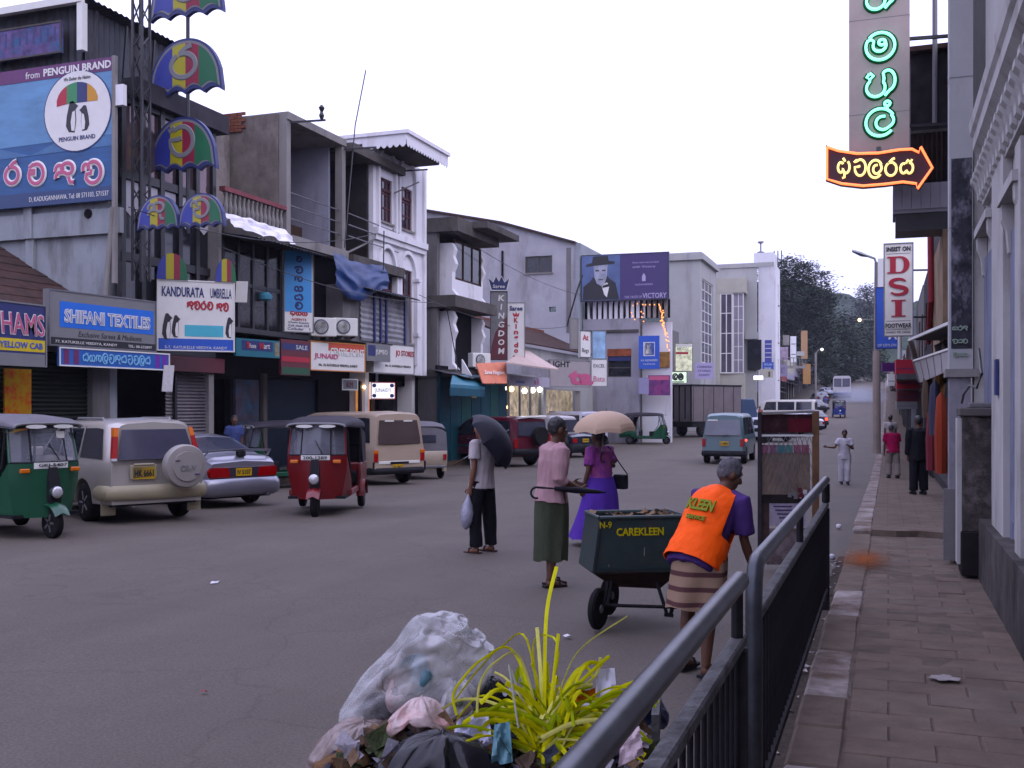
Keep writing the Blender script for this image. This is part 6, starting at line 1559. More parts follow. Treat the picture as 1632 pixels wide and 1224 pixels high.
def tuk(name,label,loc,rotz,col,hood,plate=None,sticker=None,rearview=False,group='three-wheeled taxis in the street'):
 """front +Y; cowl, windscreen, hood, open sides, rear body"""
 t=thing(name,label,'three-wheeler',loc,rotz,group)
 def cw(u,v):
  a=(u-.5)*2;wtop,wbot=.52,.42
  w_=wbot+(wtop-wbot)*min(1,v*1.5)
  y=.92-.22*a*a-.04*(1-v)+(.10*max(0,.45-abs(a))*(1-v))
  return(a*w_,y,.30+.76*v)
 cowl=MB().grid(cw,16,8).grid(lambda u,v:(cw(1-u,v)[0]*.96,cw(1-u,v)[1]-.05,cw(1-u,v)[2]),16,8).build('cowl',col,t,smooth=True)
 for sd in(-1,1):
  MB().prism([(sd*.42,.66,.3),(sd*.52,.68,1.06),(sd*.545,.30,.62),(sd*.54,.22,.34)],(-sd*.03,0,0)).build('cheek',col,t)
  MB().box(sd*.30,sd*.44,.84,.88,.93,.99).build('side_marker',m_lorg,cowl,bevel=.01)
 MB().loft([[(x_,y_,z)for x_,y_ in((-w_,yy),(-w_,yy+d_),(w_,yy+d_),(w_,yy))]for z,w_,yy,d_ in((.48,.07,.80,.20),(.6,.085,.82,.19),(.85,.08,.84,.13),(1.0,.06,.85,.09))]).build('nose_strip',m_trim,cowl)
 hl=MB().lathe([(.085,0),(.095,.05),(.09,.085),(.02,.10)],(0,.96,.66),'y',18).build('headlamp_ring',m_chrome,t,smooth=True)
 MB().lathe([(.078,.086),(.06,.104),(.01,.112)],(0,.96,.66),'y',16).build('lens',m_lwht,hl,smooth=True)
 fd=MB().grid(lambda u,v:((v-.5)*.24*(1-.15*abs(u-.5)),.92+math.cos(R(25+u*130))*.29,.26+math.sin(R(25+u*130))*.27-.05*abs(v-.5)*2),10,4).build('mudguard',col,t,smooth=True)
 MB().bar((0,.9,.27),(0,.78,.8),.07).build('fork',m_trim,t)
 wheel(t,0,.92,.22,.11,1,m_rimd)
 for sd in(-1,1):wheel(t,sd*.56,-1.02,.22,.11,sd,m_rimd)
 def wsn(u,v):a=(u-.5)*2;return(a*(.50-.03*v),.89-.20*a*a-.12*v,1.07+.48*v)
 gl=MB().grid(wsn,12,4).build('windscreen',mat('tuk_glass',(.22,.23,.27),.06,.3,2,alpha=.5,spec=.8),t,smooth=True)
 for u in(0,1,.24,.76):MB().tube([wsn(u,0),wsn(u,.5),wsn(u,1)],.02 if u in(0,1)else .013,6).build('screen_pillar',col if u in(0,1)else m_trim,gl)
 MB().tube([wsn(i/10,0)for i in range(11)],.016,6).build('screen_rail',m_trim,gl)
 MB().tube([V(wsn(.38,.06))+V((0,.02,0)),V(wsn(.52,.55))+V((0,.02,0))],.008,5).build('wiper',m_trim,gl)
 MB().tube([(-.36,.62,1.02),(-.2,.70,1.06),(0,.72,1.0),(.2,.70,1.06),(.36,.62,1.02)],.018,6).build('handlebar',m_trim,t)
 if sticker:MB().obox(V(wsn(.3,.8))+V((0,.02,0)),V((-1,0,0)),Z3,V((0,1,0)),.12,.1,.004).build('sticker',m_white,gl)
 if plate:
  p_=MB().grid(lambda u,v:((.5-u)*.50,.925-.20*((u-.5)*.94)**2*4*.26,.985+v*.085),8,1).build('number_plate',m_white,t)
  lettering(p_,plate,V((0,.93,1.028)),V((-1,0,0)),Z3,.42,.058,m_black2,.02,ext=.006)
 secs=[(.82,1.56,1.62,.50),(.6,1.585,1.70,.55),(0,1.56,1.745,.60),(-.7,1.55,1.75,.62),(-1.25,1.52,1.71,.60),(-1.5,1.40,1.60,.57)]
 rings=[]
 for y,ze,zt,w_ in secs:
  rings.append([(w_*math.copysign(min(1,abs(math.cos(R(180-180*i/14)))**.55),math.cos(R(180-180*i/14))),y,ze+(zt-ze)*abs(math.sin(R(180*i/14)))**.7)for i in range(15)])
 hd=MB().loft(rings,cap=False,close=False)
 hd.loft([[(x*.97,y,z-.025)for x,y,z in reversed(r_)]for r_ in rings],cap=False,close=False)
 ho=hd.build('hood',hood,t,smooth=60)
 MB().tube([rings[0][i]for i in range(15)],.022,6).build('hood_hem',m_sgrey if hood is not m_trim else m_trim,ho)
 for sx_ in(-.2,.2):MB().prism([(sx_+.15*math.cos(R(a)),.845,1.572+.028*math.sin(R(a)))for a in range(0,360,30)],(0,.01,0)).build('visor_badge',m_white,ho)
 ringb=[(-1.5,1.42,.57),(-1.58,1.1,.57),(-1.58,.82,.58)]
 bk=MB().grid(lambda u,v:((u-.5)*2*(.57 if abs(u-.5)<.5 else .57),-1.5-.08*v,1.56-v*.74-.14*(abs(u-.5)*2)**3*(1-v)),10,5).build('rear_curtain',hood,t,smooth=60)
 for sd in(-1,1):MB().prism([(sd*.59,-.72,1.52),(sd*.575,-1.5,1.40),(sd*.58,-1.58,.82),(sd*.6,-.95,.85)],(-sd*.015,0,0)).build('side_curtain',hood,t)
 MB().box(-.22,.22,-1.575,-1.56,1.12,1.34).build('rear_window',m_cglassl,bk)
 rb=[[(x_,y,z)for x_,z in((-.58,.36),(.58,.36),(.60,.60),(.595,.86),(-.595,.86),(-.60,.60))]for y in(-1.60,-1.52,-.62)]
 rbo=MB().loft([[(x_*(.95 if k==0 else 1),y_,z+(.03 if k==0 and z<.4 else 0))for x_,y_,z in r_]for k,r_ in enumerate(rb)]).build('rear_body',col,t,smooth=40,bevel=.015)
 for sd in(-1,1):
  MB().grid(lambda u,v:(sd*(.50+v*.15),-1.02+math.cos(R(u*180))*.30,.23+math.sin(R(u*180))*.30),12,2).build('rear_mudguard',col,t,smooth=True)
  MB().box(sd*.44,sd*.54,-1.635,-1.60,.60,.76).build('tail_lamp',m_lred,rbo)
  X1(sd*.50,sd*.56,-.65,.35,.33,.44).build('side_sill',col,t,bevel=.01)
  X1(sd*.555,sd*.57,-.7,-.5,.45,.80).build('chrome_guard',m_chrome,t)
  MB().tube([(sd*.52,.62,1.5),(sd*.535,.55,1.0),(sd*.54,.3,.66)],.018,6).build('door_post',m_trim,t)
  MB().tube([(sd*.575,-.65,.85),(sd*.575,-.62,1.53)],.02,6).build('door_post',m_trim,t)
 X1(-.5,.5,-.7,.75,.30,.345).build('floor',m_trim,t)
 X1(-.2,.2,.0,.32,.345,.70).build('driver_seat',m_trim,t,bevel=.03)
 X1(-.52,.52,-.95,-.55,.45,.72).build('bench',m_trim,t,bevel=.04)
 X1(-.52,.52,-1.25,-1.12,.7,1.2).build('bench_back',m_trim,t,bevel=.04)
 MB().box(-.52,.52,-1.66,-1.60,.36,.42).build('rear_bumper',m_steel,t,bevel=.01)
 return t
m_tred=mat('tuk_red',(.17,.006,.013),.35,.06,2,coat=.15)
m_tgrn=mat('tuk_green',(.006,.085,.040),.35,.06,2,coat=.15)
m_thood=mat('dark_vinyl',(.045,.04,.05),.6,.25,3,bump=.15,bscale=15)
m_thoodg=mat('grey_vinyl',(.16,.155,.17),.6,.15,3,bump=.1,bscale=15)
m_tbei=mat('tuk_beige',(.40,.34,.27),.4,.08,2)
m_tblu=mat('tuk_blue',(.02,.05,.26),.35,.08,2)
def place_tuk(px,py,hx,hd,**k):
 """picture point is where the front wheel meets the road"""
 p=gp(px,py);r_=head(hx,hd);f=V((-math.sin(r_),math.cos(r_),0))
 return tuk(loc=(p.x-f.x*.92,p.y-f.y*.92,rz(p.y)),rotz=r_,**k)
t_red=place_tuk(502,824,.02,-1,name='three_wheeler',label='red three-wheeler driving towards the lens in mid road',col=m_tred,hood=m_thood,plate='200-1289')
t_grn=place_tuk(84,858,.80,-.60,name='three_wheeler',label='dark green three-wheeler with pale hood, nearest the lens',col=m_tgrn,hood=m_thoodg,plate='GKJ-5407',sticker=True)
p=gp(690,762)
tuk('three_wheeler','beige three-wheeler seen from behind, right of the beige van',*(lambda q,h:((q.x-math.sin(h)*1.02-math.cos(h)*.56,q.y+math.cos(h)*1.02-math.sin(h)*.56,rz(q.y)),h))(gp(702,762),head(-.40,.92)),m_tbei,m_thoodg)
tuk('three_wheeler','dark-hooded green three-wheeler parked behind the silver saloon',(gp(432,780).x-.4,gp(432,780).y+.9,rz(24)),head(-.80,-.55),m_tgrn,m_thood)
place_tuk(1062,708,.93,-.30,name='three_wheeler',label='green three-wheeler crossing beyond the cream umbrella',col=m_tgrn,hood=m_thood)
pb=at(1338,667,100)
tuk('three_wheeler','far blue three-wheeler alone on the open road',(pb.x,pb.y,rz(pb.y)),head(-.25,-1),m_tblu,m_thood)
m_mar=mat('maroon_paint',(.10,.012,.025),.3,.05,2,coat=.6)
c4=gp(830,741)
car=Car('offroad_car','dark maroon off-road car with a bare spare wheel on the back',*rear_at(845,741,-.66,.75,1.35,.80),m_mar,4.7,1.85,
 [(-2.35,1.78),(-2.2,1.84),(-1.7,1.87),(.3,1.84),(.7,1.74),(1.4,1.15),(2.1,1.05),(2.35,.8)],1.12,.42,(-1.35,1.45),.37,rs=.1,flare=.05,tumble=.16,rim=m_chrome)
car.side_win(-2.1,-1.1,-2.0,-1.1);car.side_win(-1.0,.05,-1.0,.05);car.side_win(.15,1.15,.12,.72)
car.top_win(.75,1.35)
MB().grid(lambda u,v:car.rear((u-.5)*1.4,1.16+v*.52,.012),5,3).build('rear_window',m_cglassl,car.t,smooth=True)
car.bumper(True,.45,.68,m_trim,.16);car.bumper(False,.42,.7,m_trim,.15)
spw=MB().lathe([(.20,-.12),(.33,-.12),(.37,-.05),(.37,.05),(.33,.11),(.2,.11)],(.25,-2.52,1.15),'y',28).build('spare_wheel',m_tyre,car.t,smooth=50)
MB().lathe([(.21,-.10),(.2,-.11),(.12,-.06),(.1,-.10),(.01,-.1)],(.25,-2.52,1.15),'y',20).build('rim',m_chrome,spw,smooth=40)
for sd in(-1,1):car.rear_panel(sd*.74,sd*.88,.72,1.06,m_lred,'tail_lamp',.015)
car.plate(.62,'64-2210',wd=.34,ht=.15,x=.5)
MB().box(-.7,.7,-2.38,-2.2,1.84,1.88).build('roof_spoiler',m_white,car.t,bevel=.01)
car.seam(-1.05);car.seam(.1)
for sd in(-1,1):X1(sd*.925,sd*.945,-1.0,1.0,.72,.78).build('side_trim',m_chrome,car.t)
car.mirror(1.05,1.15,m_mar);car.handle(-.85,1.02,m_chrome);car.handle(.3,1.02,m_chrome)
m_wg=mat('white_gold_paint',(.50,.48,.50),.35,.05,2,coat=.5)
c5=gp(880,728)
car=Car('estate_car','white and grey estate car beyond the maroon off-road car',*rear_at(905,727,-.50,.86,1.35,.78),m_wg,4.6,1.8,
 [(-2.3,1.72),(-2.15,1.79),(-1.6,1.82),(.3,1.8),(.7,1.7),(1.4,1.12),(2.1,1.0),(2.3,.75)],1.08,.36,(-1.35,1.4),.34,rs=.16,tumble=.17)
car.side_win(-2.05,-1.1,-1.95,-1.1);car.side_win(-1.0,.05,-1.0,.05);car.side_win(.15,1.1,.12,.7)
MB().grid(lambda u,v:car.rear((u-.5)*1.4,1.12+v*.52,.012),5,3).build('rear_window',m_cglassl,car.t,smooth=True)
car.bumper(True,.38,.66,m_gold2,.14);car.plate(.8,'65-0934',wd=.34,ht=.15);car.top_win(.75,1.35)
for sd in(-1,1):car.rear_panel(sd*.72,sd*.86,.72,1.06,m_lred,'tail_lamp',.015)
c6=gp(925,722)
car=Car('saloon_car','low dark blue-black car parked beyond the pink-shirted man',*rear_at(934,727,-.55,.83,1.25,.72),mat('ink_blue_paint',(.02,.024,.04),.25,.05,2,coat=.7),4.3,1.68,
 [(-2.15,.9),(-2.0,1.0),(-1.6,1.04),(-.9,1.34),(-.3,1.39),(.35,1.36),(1.1,.98),(1.9,.86),(2.15,.66)],[(-2.15,.84),(1.2,.92),(2.15,.7)],.24,(-1.25,1.28),.30,tumble=.36,rim=m_rimd)
car.side_win(-1.15,-.3,-.75,-.3);car.side_win(-.22,.8,-.22,.36);car.top_win(-1.55,-.95,.92,None,'rear_window',.012);car.bumper(True,.26,.58,m_trim,.12)
car.plate(.74,'19-4431',wd=.34,ht=.15)
for sd in(-1,1):car.rear_panel(sd*.45,sd*.70,.64,.82,m_lred,'tail_lamp',.012)
c7=at(905,700,50)
van=Car('white_van','pale van roof showing behind the pink-shirted man',(c7.x-.4,c7.y+2.0,rz(c7.y)),head(-.45,.88),mat('pale_van_paint',(.48,.47,.55),.35,.05,2,coat=.4),4.4,1.7,
 [(-2.2,1.86),(-2.1,1.92),(1.2,1.92),(1.6,1.8),(2.0,1.1),(2.2,.9)],1.1,.34,(-1.35,1.4),.31,tumble=.12,rs=.1,cat='van')
van.side_win(-2.0,-.9,-2.0,-.9);van.side_win(-.8,.1,-.8,.1);van.side_win(.2,1.1,.2,1.0)
MB().grid(lambda u,v:van.rear((u-.5)*1.36,1.15+v*.58,.012),4,2).build('rear_window',m_cglassl,van.t)
van.bumper(True,.34,.55,m_trim,.12)
m_tealv=mat('teal_van_paint',(.055,.12,.135),.35,.06,2,coat=.5,stain=((.04,.08,.09),.3,1,1))
c8=gp(1152,741)
van=Car('teal_van','teal van driving away in mid road with a lit brake lamp',*rear_at(1186,739,.334,.943,1.3,.72),m_tealv,4.2,1.68,
 [(-2.1,1.86),(-1.95,1.93),(-1.3,1.96),(1.1,1.95),(1.5,1.85),(1.95,1.1),(2.1,.9)],1.08,.34,(-1.3,1.35),.31,tumble=.16,rs=.26,rim=m_rimd,cat='van',group='vehicles moving on the road',plan=[(-2.1,.76),(-1.85,.83),(1.6,.84),(2.0,.78),(2.1,.7)])
van.side_win(-1.85,-.95,-1.72,-.95);van.side_win(-.85,.1,-.85,.1);van.side_win(.2,1.15,.2,1.0)
MB().grid(lambda u,v:van.rear((u-.5)*(1.38-.12*v),1.12+v*.60,.012),6,4).build('rear_window',mat('slate_rear_glass',(.09,.095,.12),.08,.3,1.5,spec=.8,metal=.2),van.t,smooth=True)
van.bumper(True,.30,.52,m_trim,.14)
van.plate(.80,'61-8842',wd=.34,ht=.16,x=.06)
for sd in(-1,1):van.rear_panel(sd*.66,sd*.79,.68,.98,m_lred if sd<0 else m_lred,'tail_lamp',.015)
MB().ball((.84,-1.75,.92),.05,8,6).build('lit_marker',m_brake,van.t)
MB().bar(van.rear(.0,1.08,.03),van.rear(.22,1.14,.03),.02).build('rear_wiper',m_trim,van.t)
MB().prism([van.rear(-.62,1.68,.015),van.rear(-.2,1.68,.015),van.rear(-.22,1.72,.015),van.rear(-.58,1.72,.015)],(0,.005,0)).build('sticker',m_white,van.t)
van.seam(-.9);van.mirror(1.4,1.2,m_trim)
m_box=mat('brown_grey_box',(.20,.175,.18),.6,.1,1,stain=((.12,.1,.1),.35,1,.4))
cT=at(1135,695,67)
tr=thing('box_truck','parked brown-grey box truck with panelled cargo body','truck',(cT.x,cT.y,rz(cT.y)),head(.80,.60),'vehicles parked along the shops')
MB().box(-1.05,1.05,-3.0,1.6,.95,3.25).build('cargo_box',m_box,tr,bevel=.02)
for k in range(5):
 for sd in(-1,1):X1(sd*1.05,sd*1.075,-2.9+k*.93,-2.9+k*.93+.05,1.0,3.2).build('rib',m_conc,tr)
X1(-1.08,1.08,-3.05,1.65,3.18,3.28).build('top_frame',m_trim,tr)
for sx_ in(-1,0,1):X1(sx_*1.0-.05,sx_*1.0+.05,-3.04,-3.0,.95,3.2).build('door_bar',m_trim,tr)
for sd in(-1,1):MB().box(sd*.5-.03,sd*.5+.03,-3.05,-3.0,1.1,3.1).build('door_seam',m_seam,tr)
MB().loft([[(x,y,z)for x,y in((-.98,1.75),(.98,1.75),(.98,fy),(-.98,fy))]for z,fy in((.7,3.3),(1.5,3.28),(2.3,3.0),(2.4,2.9))]).build('cab',mat('cab_blue',(.06,.09,.16),.4,.1,2),tr,bevel=.04)
MB().box(-.85,.85,3.02,3.16,1.55,2.2).build('windscreen',m_cglass,tr)
MB().box(-1.0,1.0,-2.9,3.2,.6,.94).build('chassis',m_trim,tr)
for yw in(-1.9,2.5):
 for sd in(-1,1):wheel(tr,sd*.85,yw,.42,.26,sd,m_rimd)
def far_car(px,py,d,label,col,W=1.65,H=1.38,L=4.2,hx=0,hd=1,van=False,brake=False):
 p=at(px,py,d)
 if van:top=[(-L/2,H*.96),(-L/2+.15,H),(L*.28,H),(L*.36,H*.94),(L*.46,H*.6),(L/2,H*.5)]
 else:top=[(-L/2,.85),(-L/2+.15,.98),(-L*.36,1.02),(-L*.2,H-.04),(-.2,H),(L*.1,H-.03),(L*.27,.97),(L*.44,.86),(L/2,.66)]
 c=Car('far_van' if van else 'far_car',label,(p.x,p.y,rz(p.y)),head(hx,hd),col,L,W,top,H*.58 if van else .9,.28,(-L*.3,L*.3),.3,tumble=.14 if van else .36,rim=m_rimd,group='vehicles down the street',cat='van' if van else 'car')
 if van:
  c.side_win(-L*.45,-L*.2,-L*.45,-L*.2);c.side_win(-L*.17,L*.1,-L*.17,L*.1);c.side_win(L*.13,L*.34,L*.13,L*.3)
  MB().grid(lambda u,v:c.rear((u-.5)*W*.82,H*.6+v*H*.3,.012),3,2).build('rear_window',m_cglassl,c.t);c.top_win(L*.37,L*.45,.9)
 else:
  c.side_win(-L*.25,-.1,-L*.16,-.1);c.side_win(0,L*.2,0,L*.1);c.top_win(-L*.34,-L*.22,.9,m_cglassl,'rear_window',.012);c.top_win(L*.12,L*.25,.9,m_cglassl)
 c.bumper(True,.28,.55,m_trim,.1);c.bumper(False,.28,.55,m_trim,.1)
 for sd in(-1,1):
  c.rear_panel(sd*W*.3,sd*W*.42,.62,.8,m_brake if brake else m_lred,'tail_lamp',.012)
  c.front_panel(sd*W*.2,sd*W*.36,.55,.68,m_lwht,'headlamp',.012)
 return c
m_cw=mat('white_car_paint',(.55,.55,.62),.35,.04,2,coat=.4)
m_cc=mat('cream_van_paint',(.50,.48,.44),.4,.05,2)
m_cd=mat('dark_car_paint',(.05,.05,.065),.3,.05,2,coat=.4)
far_car(1214,660,60,'white car nearest behind the mesh notice frame',m_cw,hx=-.5,hd=.86)
far_car(1238,657,66,'second white car behind the mesh notice frame',m_cw,hx=-.5,hd=.86)
far_car(1262,655,70,'third white car with sloping back behind the notice frame',m_cw,hx=-.6,hd=.8)
far_car(1252,650,84,'long cream van parked behind the white cars',m_cc,1.8,2.05,4.8,-.9,.4,van=True)
far_car(1291,655,78,'dark car with bright red brake lamps on the road',m_cd,brake=True)
far_car(1296,632,110,'small dark car beyond the braking car',m_cd,hx=.2,hd=-1)
far_car(1319,627,140,'pale small car far up the road beside the bus',m_cw,hx=.1,hd=-1)
far_car(1306,634,126,'dark hatchback ahead of the pale far car',m_cd,H=1.45,hx=.1,hd=1)
pb=at(1342,634,138)
bs=thing('bus','white bus coming down the far end of the road','bus',(pb.x,pb.y,rz(pb.y)),head(-.31,-.95),'vehicles down the street')
MB().loft([[(x,y,z)for x,z in((-1.1,.4),(1.1,.4),(1.15,1.2),(1.1,2.75),(.9,2.95),(-.9,2.95),(-1.1,2.75),(-1.15,1.2))]for y in(-8,1.3)]).build('body',mat('bus_white',(.52,.50,.52),.4,.06,1),bs,smooth=40)
MB().box(-1.0,1.0,1.3,1.33,1.5,2.6).build('windscreen',mat('bus_glass',(.10,.10,.14),.1,.3,1,metal=.2),bs,bevel=.02)
MB().box(-.03,.03,1.33,1.35,1.5,2.6).build('mullion',m_white,bs)
MB().box(-1.12,1.12,1.3,1.42,.45,.75).build('bumper',paint('bus_blue',(.06,.09,.22),.5),bs,bevel=.02)
for sd in(-1,1):
 MB().lathe([(.14,0),(.12,.04)],(sd*.8,1.31,1.0),'y',12).build('headlamp',m_lwht,bs)
 for k in range(5):MB().box(sd*1.12,sd*1.15,.6-k*1.6,-.7-k*1.6+.1,1.5,2.5).build('side_window',m_cglass,bs)
 for yw in(-.4,-5.5):wheel(bs,sd*.95,yw,.48,.26,sd,m_rimd)
# ================================================================== people
QUEUE=[]
def volume(mb,name,m,parent,voxel,fold=0.0,it=3,fscale=9.0,label=None):
 o=mb.build(name,m,parent,label=label)
 md=o.modifiers.new('r','REMESH');md.mode='VOXEL';md.voxel_size=voxel;md.use_smooth_shade=True
 if it:sm=o.modifiers.new('s','SMOOTH');sm.factor=.5;sm.iterations=it
 QUEUE.append((o,fold,fscale))
 return o
def flush():
 if not QUEUE:return
 dg=bpy.context.evaluated_depsgraph_get()
 done=[(o,bpy.data.meshes.new_from_object(o.evaluated_get(dg)),f,fs)for o,f,fs in QUEUE]
 for o,me,f,fs in done:
  mats_=[s for s in o.data.materials]
  o.modifiers.clear();old=o.data;o.data=me
  if f:
   sd=hash(o.name)%97
   ns=[(v.co.copy(),v.normal.copy())for v in me.vertices]
   for v,(c,n)in zip(me.vertices,ns):
    q=V((c.x*fs,c.y*fs,c.z*fs*.45+sd))
    k=noise.noise(q)+.5*noise.noise(q*2.3)
    v.co=c+n*(k*f)
  me.polygons.foreach_set('use_smooth',[True]*len(me.polygons))
  bpy.data.meshes.remove(old)
 QUEUE.clear()
m_skin=mat('brown_skin',(.12,.058,.036),.5,.12,12,spec=.35)
m_skin2=mat('warm_brown_skin',(.20,.095,.06),.5,.1,12,spec=.35)
m_hair=mat('black_hair',(.012,.010,.011),.45,.3,40,bump=.3,bscale=120)
m_hairg=mat('grey_hair',(.13,.125,.135),.7,.45,45,bump=.5,bscale=90)
m_eyew=mat('eye_white',(.6,.58,.55),.3,.02,3)
m_eyed=mat('eye_dark',(.015,.01,.01),.2,.02,3)
m_lip=mat('lip',(.12,.04,.035),.5,.05,5)
def frame_to(fd,up=Z3):
 y=V(fd).normalized();x=y.cross(up).normalized();z=x.cross(y)
 return Matrix(((x.x,y.x,z.x),(x.y,y.y,z.y),(x.z,y.z,z.z)))
def ell_ring(c,lat,fw,rx,ry,n=16):
 return[V(c)+V(lat)*(math.cos(2*math.pi*i/n)*rx)+V(fw)*(math.sin(2*math.pi*i/n)*ry)for i in range(n)]
def hand(b,w,d,pn,side,curl=.5,s=1.0,thumb_in=.3):
 """palm, four unequal fingers that bend towards the palm normal pn, thumb leaving the side of the palm"""
 d=V(d).normalized();pn=(V(pn)-d*V(pn).dot(d)).normalized();lt=d.cross(pn)*side
 w=V(w)
 b.tube([w,w+d*.03*s,w+d*.09*s],[.024*s,.034*s,.036*s],10,flat=.55)if False else None
 rings=[]
 for k,hw,ht in((0,.024,.02),(.03,.034,.018),(.06,.040,.016),(.088,.040,.014)):
  rings.append(ell_ring(w+d*k*s,lt,pn,hw*s,ht*s,10))
 b.loft(rings)
 for i,(off,ln)in enumerate(((.030,.070),(.011,.078),(-.010,.072),(-.029,.056))):
  p=w+d*.082*s+lt*off*s;dr=d.copy();pts=[p.copy()]
  for sgm in(.45,.32,.23):
   a=curl*.9
   dr=(dr*math.cos(a)+pn*math.sin(a)).normalized();pn2=pn
   p=p+dr*ln*sgm*s;pts.append(p.copy())
  b.tube(pts,[.0095*s,.009*s,.0085*s,.007*s],7)
 p=w+d*.025*s+lt*.028*s
 t1=(lt*.75+d*.6+pn*.25).normalized();t2=(lt*(.5-thumb_in)+d*.8+pn*.4).normalized()
 b.tube([p,p+t1*.035*s,p+t1*.035*s+t2*.032*s,p+t1*.035*s+t2*.055*s],[.013*s,.011*s,.010*s,.008*s],7)
def person(label,loc,rotz,H=1.65,skin=None,lean=0,side_lean=0,face=(0,1,0),arms=None,legs=None,top=None,bottom=None,hair='short',hairm=None,feet='sandal',vx=.012,build=1.0,group='people in the street',curl=(.5,.5),pelvis=.0,palm=None,shoem=None,reach=(None,None)):
 """local frame: +Y ahead, +X the person's right, feet at z=0. arms/legs: two directions per limb (L, R)"""
 t=thing('person',label,'person',loc,rotz,group)
 k=H/1.65;skin=skin or m_skin
 La,Le=R(lean),R(side_lean)
 upv=V((math.sin(Le),math.sin(La),math.cos(La)*math.cos(Le))).normalized()
 latv=V((1,0,0));latv=(latv-upv*latv.dot(upv)).normalized();fwv=upv.cross(latv)
 legs=legs or[((0,.02,-1),(0,-.04,-1)),((0,.02,-1),(0,-.04,-1))]
 arms=arms or[((-.12,0,-1),(0,.15,-1)),((.12,0,-1),(0,.15,-1))]
 ends=[]
 for i,sd in enumerate((-1,1)):
  a,b_=V(legs[i][0]).normalized()*.42*k,V(legs[i][1]).normalized()*.40*k
  ends.append((a,b_))
 ph=max(-(a+b_).z for a,b_ in ends)+.075*k
 pel=V((0,pelvis,ph))
 waist=pel+upv*.14*k;chest=pel+upv*.36*k;sh=pel+upv*.49*k;neck=pel+upv*.555*k
 b=MB();g=build
 rings=[ell_ring(pel-V((0,0,.06*k)),(1,0,0),(0,1,0),.135*k*g,.10*k*g),ell_ring(pel+upv*.04*k,latv,fwv,.155*k*g,.112*k*g),ell_ring(waist,latv,fwv,.135*k*g,.10*k*g),ell_ring(chest,latv,fwv,.165*k*g,.115*k*g),ell_ring(sh-upv*.03*k,latv,fwv,.168*k*g,.095*k*g),ell_ring(sh+upv*.02*k,latv,fwv,.10*k,.065*k)]
 torso=rings
 b.loft(rings)
 fd=V(face).normalized();M3=frame_to(fd)
 hc=neck+upv*.07*k+V((fd.x,fd.y,0))*.025*k+V((0,0,.055*k))
 b.tube([sh,neck,hc-V((0,0,.03*k))],[.062*k,.054*k,.054*k],10)
 hm=MB()
 hm.ball((0,-.012,.022),(.077,.094,.106),16,12);hm.ball((0,.026,-.055),(.057,.064,.072),14,10)
 hm.tube([(0,.078,.03),(0,.098,0),(0,.112,-.024),(0,.09,-.034)],[.010,.012,.017,.012],8)
 hm.ball((0,.06,.035),(.058,.03,.022),12,8)
 hm.ball((0,.078,-.068),(.027,.016,.014),10,6);hm.ball((0,.066,-.108),(.026,.022,.02),10,6)
 for sd in(-1,1):hm.ball((sd*.079,-.008,-.006),(.011,.022,.034),10,8);hm.ball((sd*.042,.05,-.03),(.024,.024,.028),8,6)
 T=Matrix.Translation(hc)@ M3.to_4x4()@ Matrix.Scale(k,4)
 hm.xf(T);b.add(hm.v,hm.f)
 armp=[]
 for i,sd in enumerate((-1,1)):
  s0=sh+latv*sd*.165*k*g-upv*.02*k
  if reach[i]is not None:
   arms=list(arms);arms[i]=limb_ik(s0,s0+(V(reach[i])-s0)*(1-.09*k/max(.1,(V(reach[i])-s0).length)),.285*k,.25*k,(sd*.6,-.3,-.8))
  e=s0+V(arms[i][0]).normalized()*.285*k;w_=e+V(arms[i][1]).normalized()*.25*k
  armp.append((s0,e,w_))
  b.tube([s0-latv*sd*.04*k,s0,s0.lerp(e,.4),e,e.lerp(w_,.3),w_],[.05*k,.052*k,.044*k,.036*k,.038*k,.025*k],10)
  pn=V(palm[i])if palm and palm[i]else V((-sd,.3,0))
  hand(b,w_,w_-e,pn,sd*(1 if pn.x*sd<0 else-1),curl[i],k)
 legp=[]
 for i,sd in enumerate((-1,1)):
  h0=pel+V((sd*.088*k,0,0));kn=h0+ends[i][0];an=kn+ends[i][1]
  legp.append((h0,kn,an))
  b.tube([h0+V((0,0,.03)),h0.lerp(kn,.3),kn,kn.lerp(an,.3),an],[.088*k*g,.08*k,.054*k,.056*k,.034*k],10)
  fo=an+V((0,0,-.02*k))
  b.tube([an+V((0,-.035*k,-.035*k)),an+V((0,.03*k,-.03*k)),an+V((0,.10*k,-.05*k)),an+V((0,.165*k,-.06*k))],[.032*k,.04*k,.036*k,.018*k],8,flat=.8)
  so=MB()
  base=an+V((0,0,-.075*k))
  if feet=='sandal':
   so.loft([[base+V((x*k,y*k,z))for x,y in((-.036,-.07),(.036,-.07),(.045,.08),(.03,.18),(-.03,.18),(-.045,.08))]for z in(0,.022*k)])
   so.tube([base+V((-.045*k,.09*k,.02)),base+V((-.02*k,.10*k,.065*k)),base+V((.02*k,.10*k,.065*k)),base+V((.045*k,.09*k,.02))],.010*k,6)
  else:
   so.loft([ell_ring(base+V((0,y*k,hh*k*.5)),(1,0,0),(0,0,1),rx*k,hh*k*.5,10)for y,rx,hh in((-.085,.03,.07),(-.05,.042,.10),(.04,.046,.10),(.12,.046,.075),(.19,.03,.05))])
  so.build('sandal' if feet=='sandal' else 'shoe',shoem or m_trim,t,smooth=True)
 body=volume(b,'body',skin,t,vx,it=2)
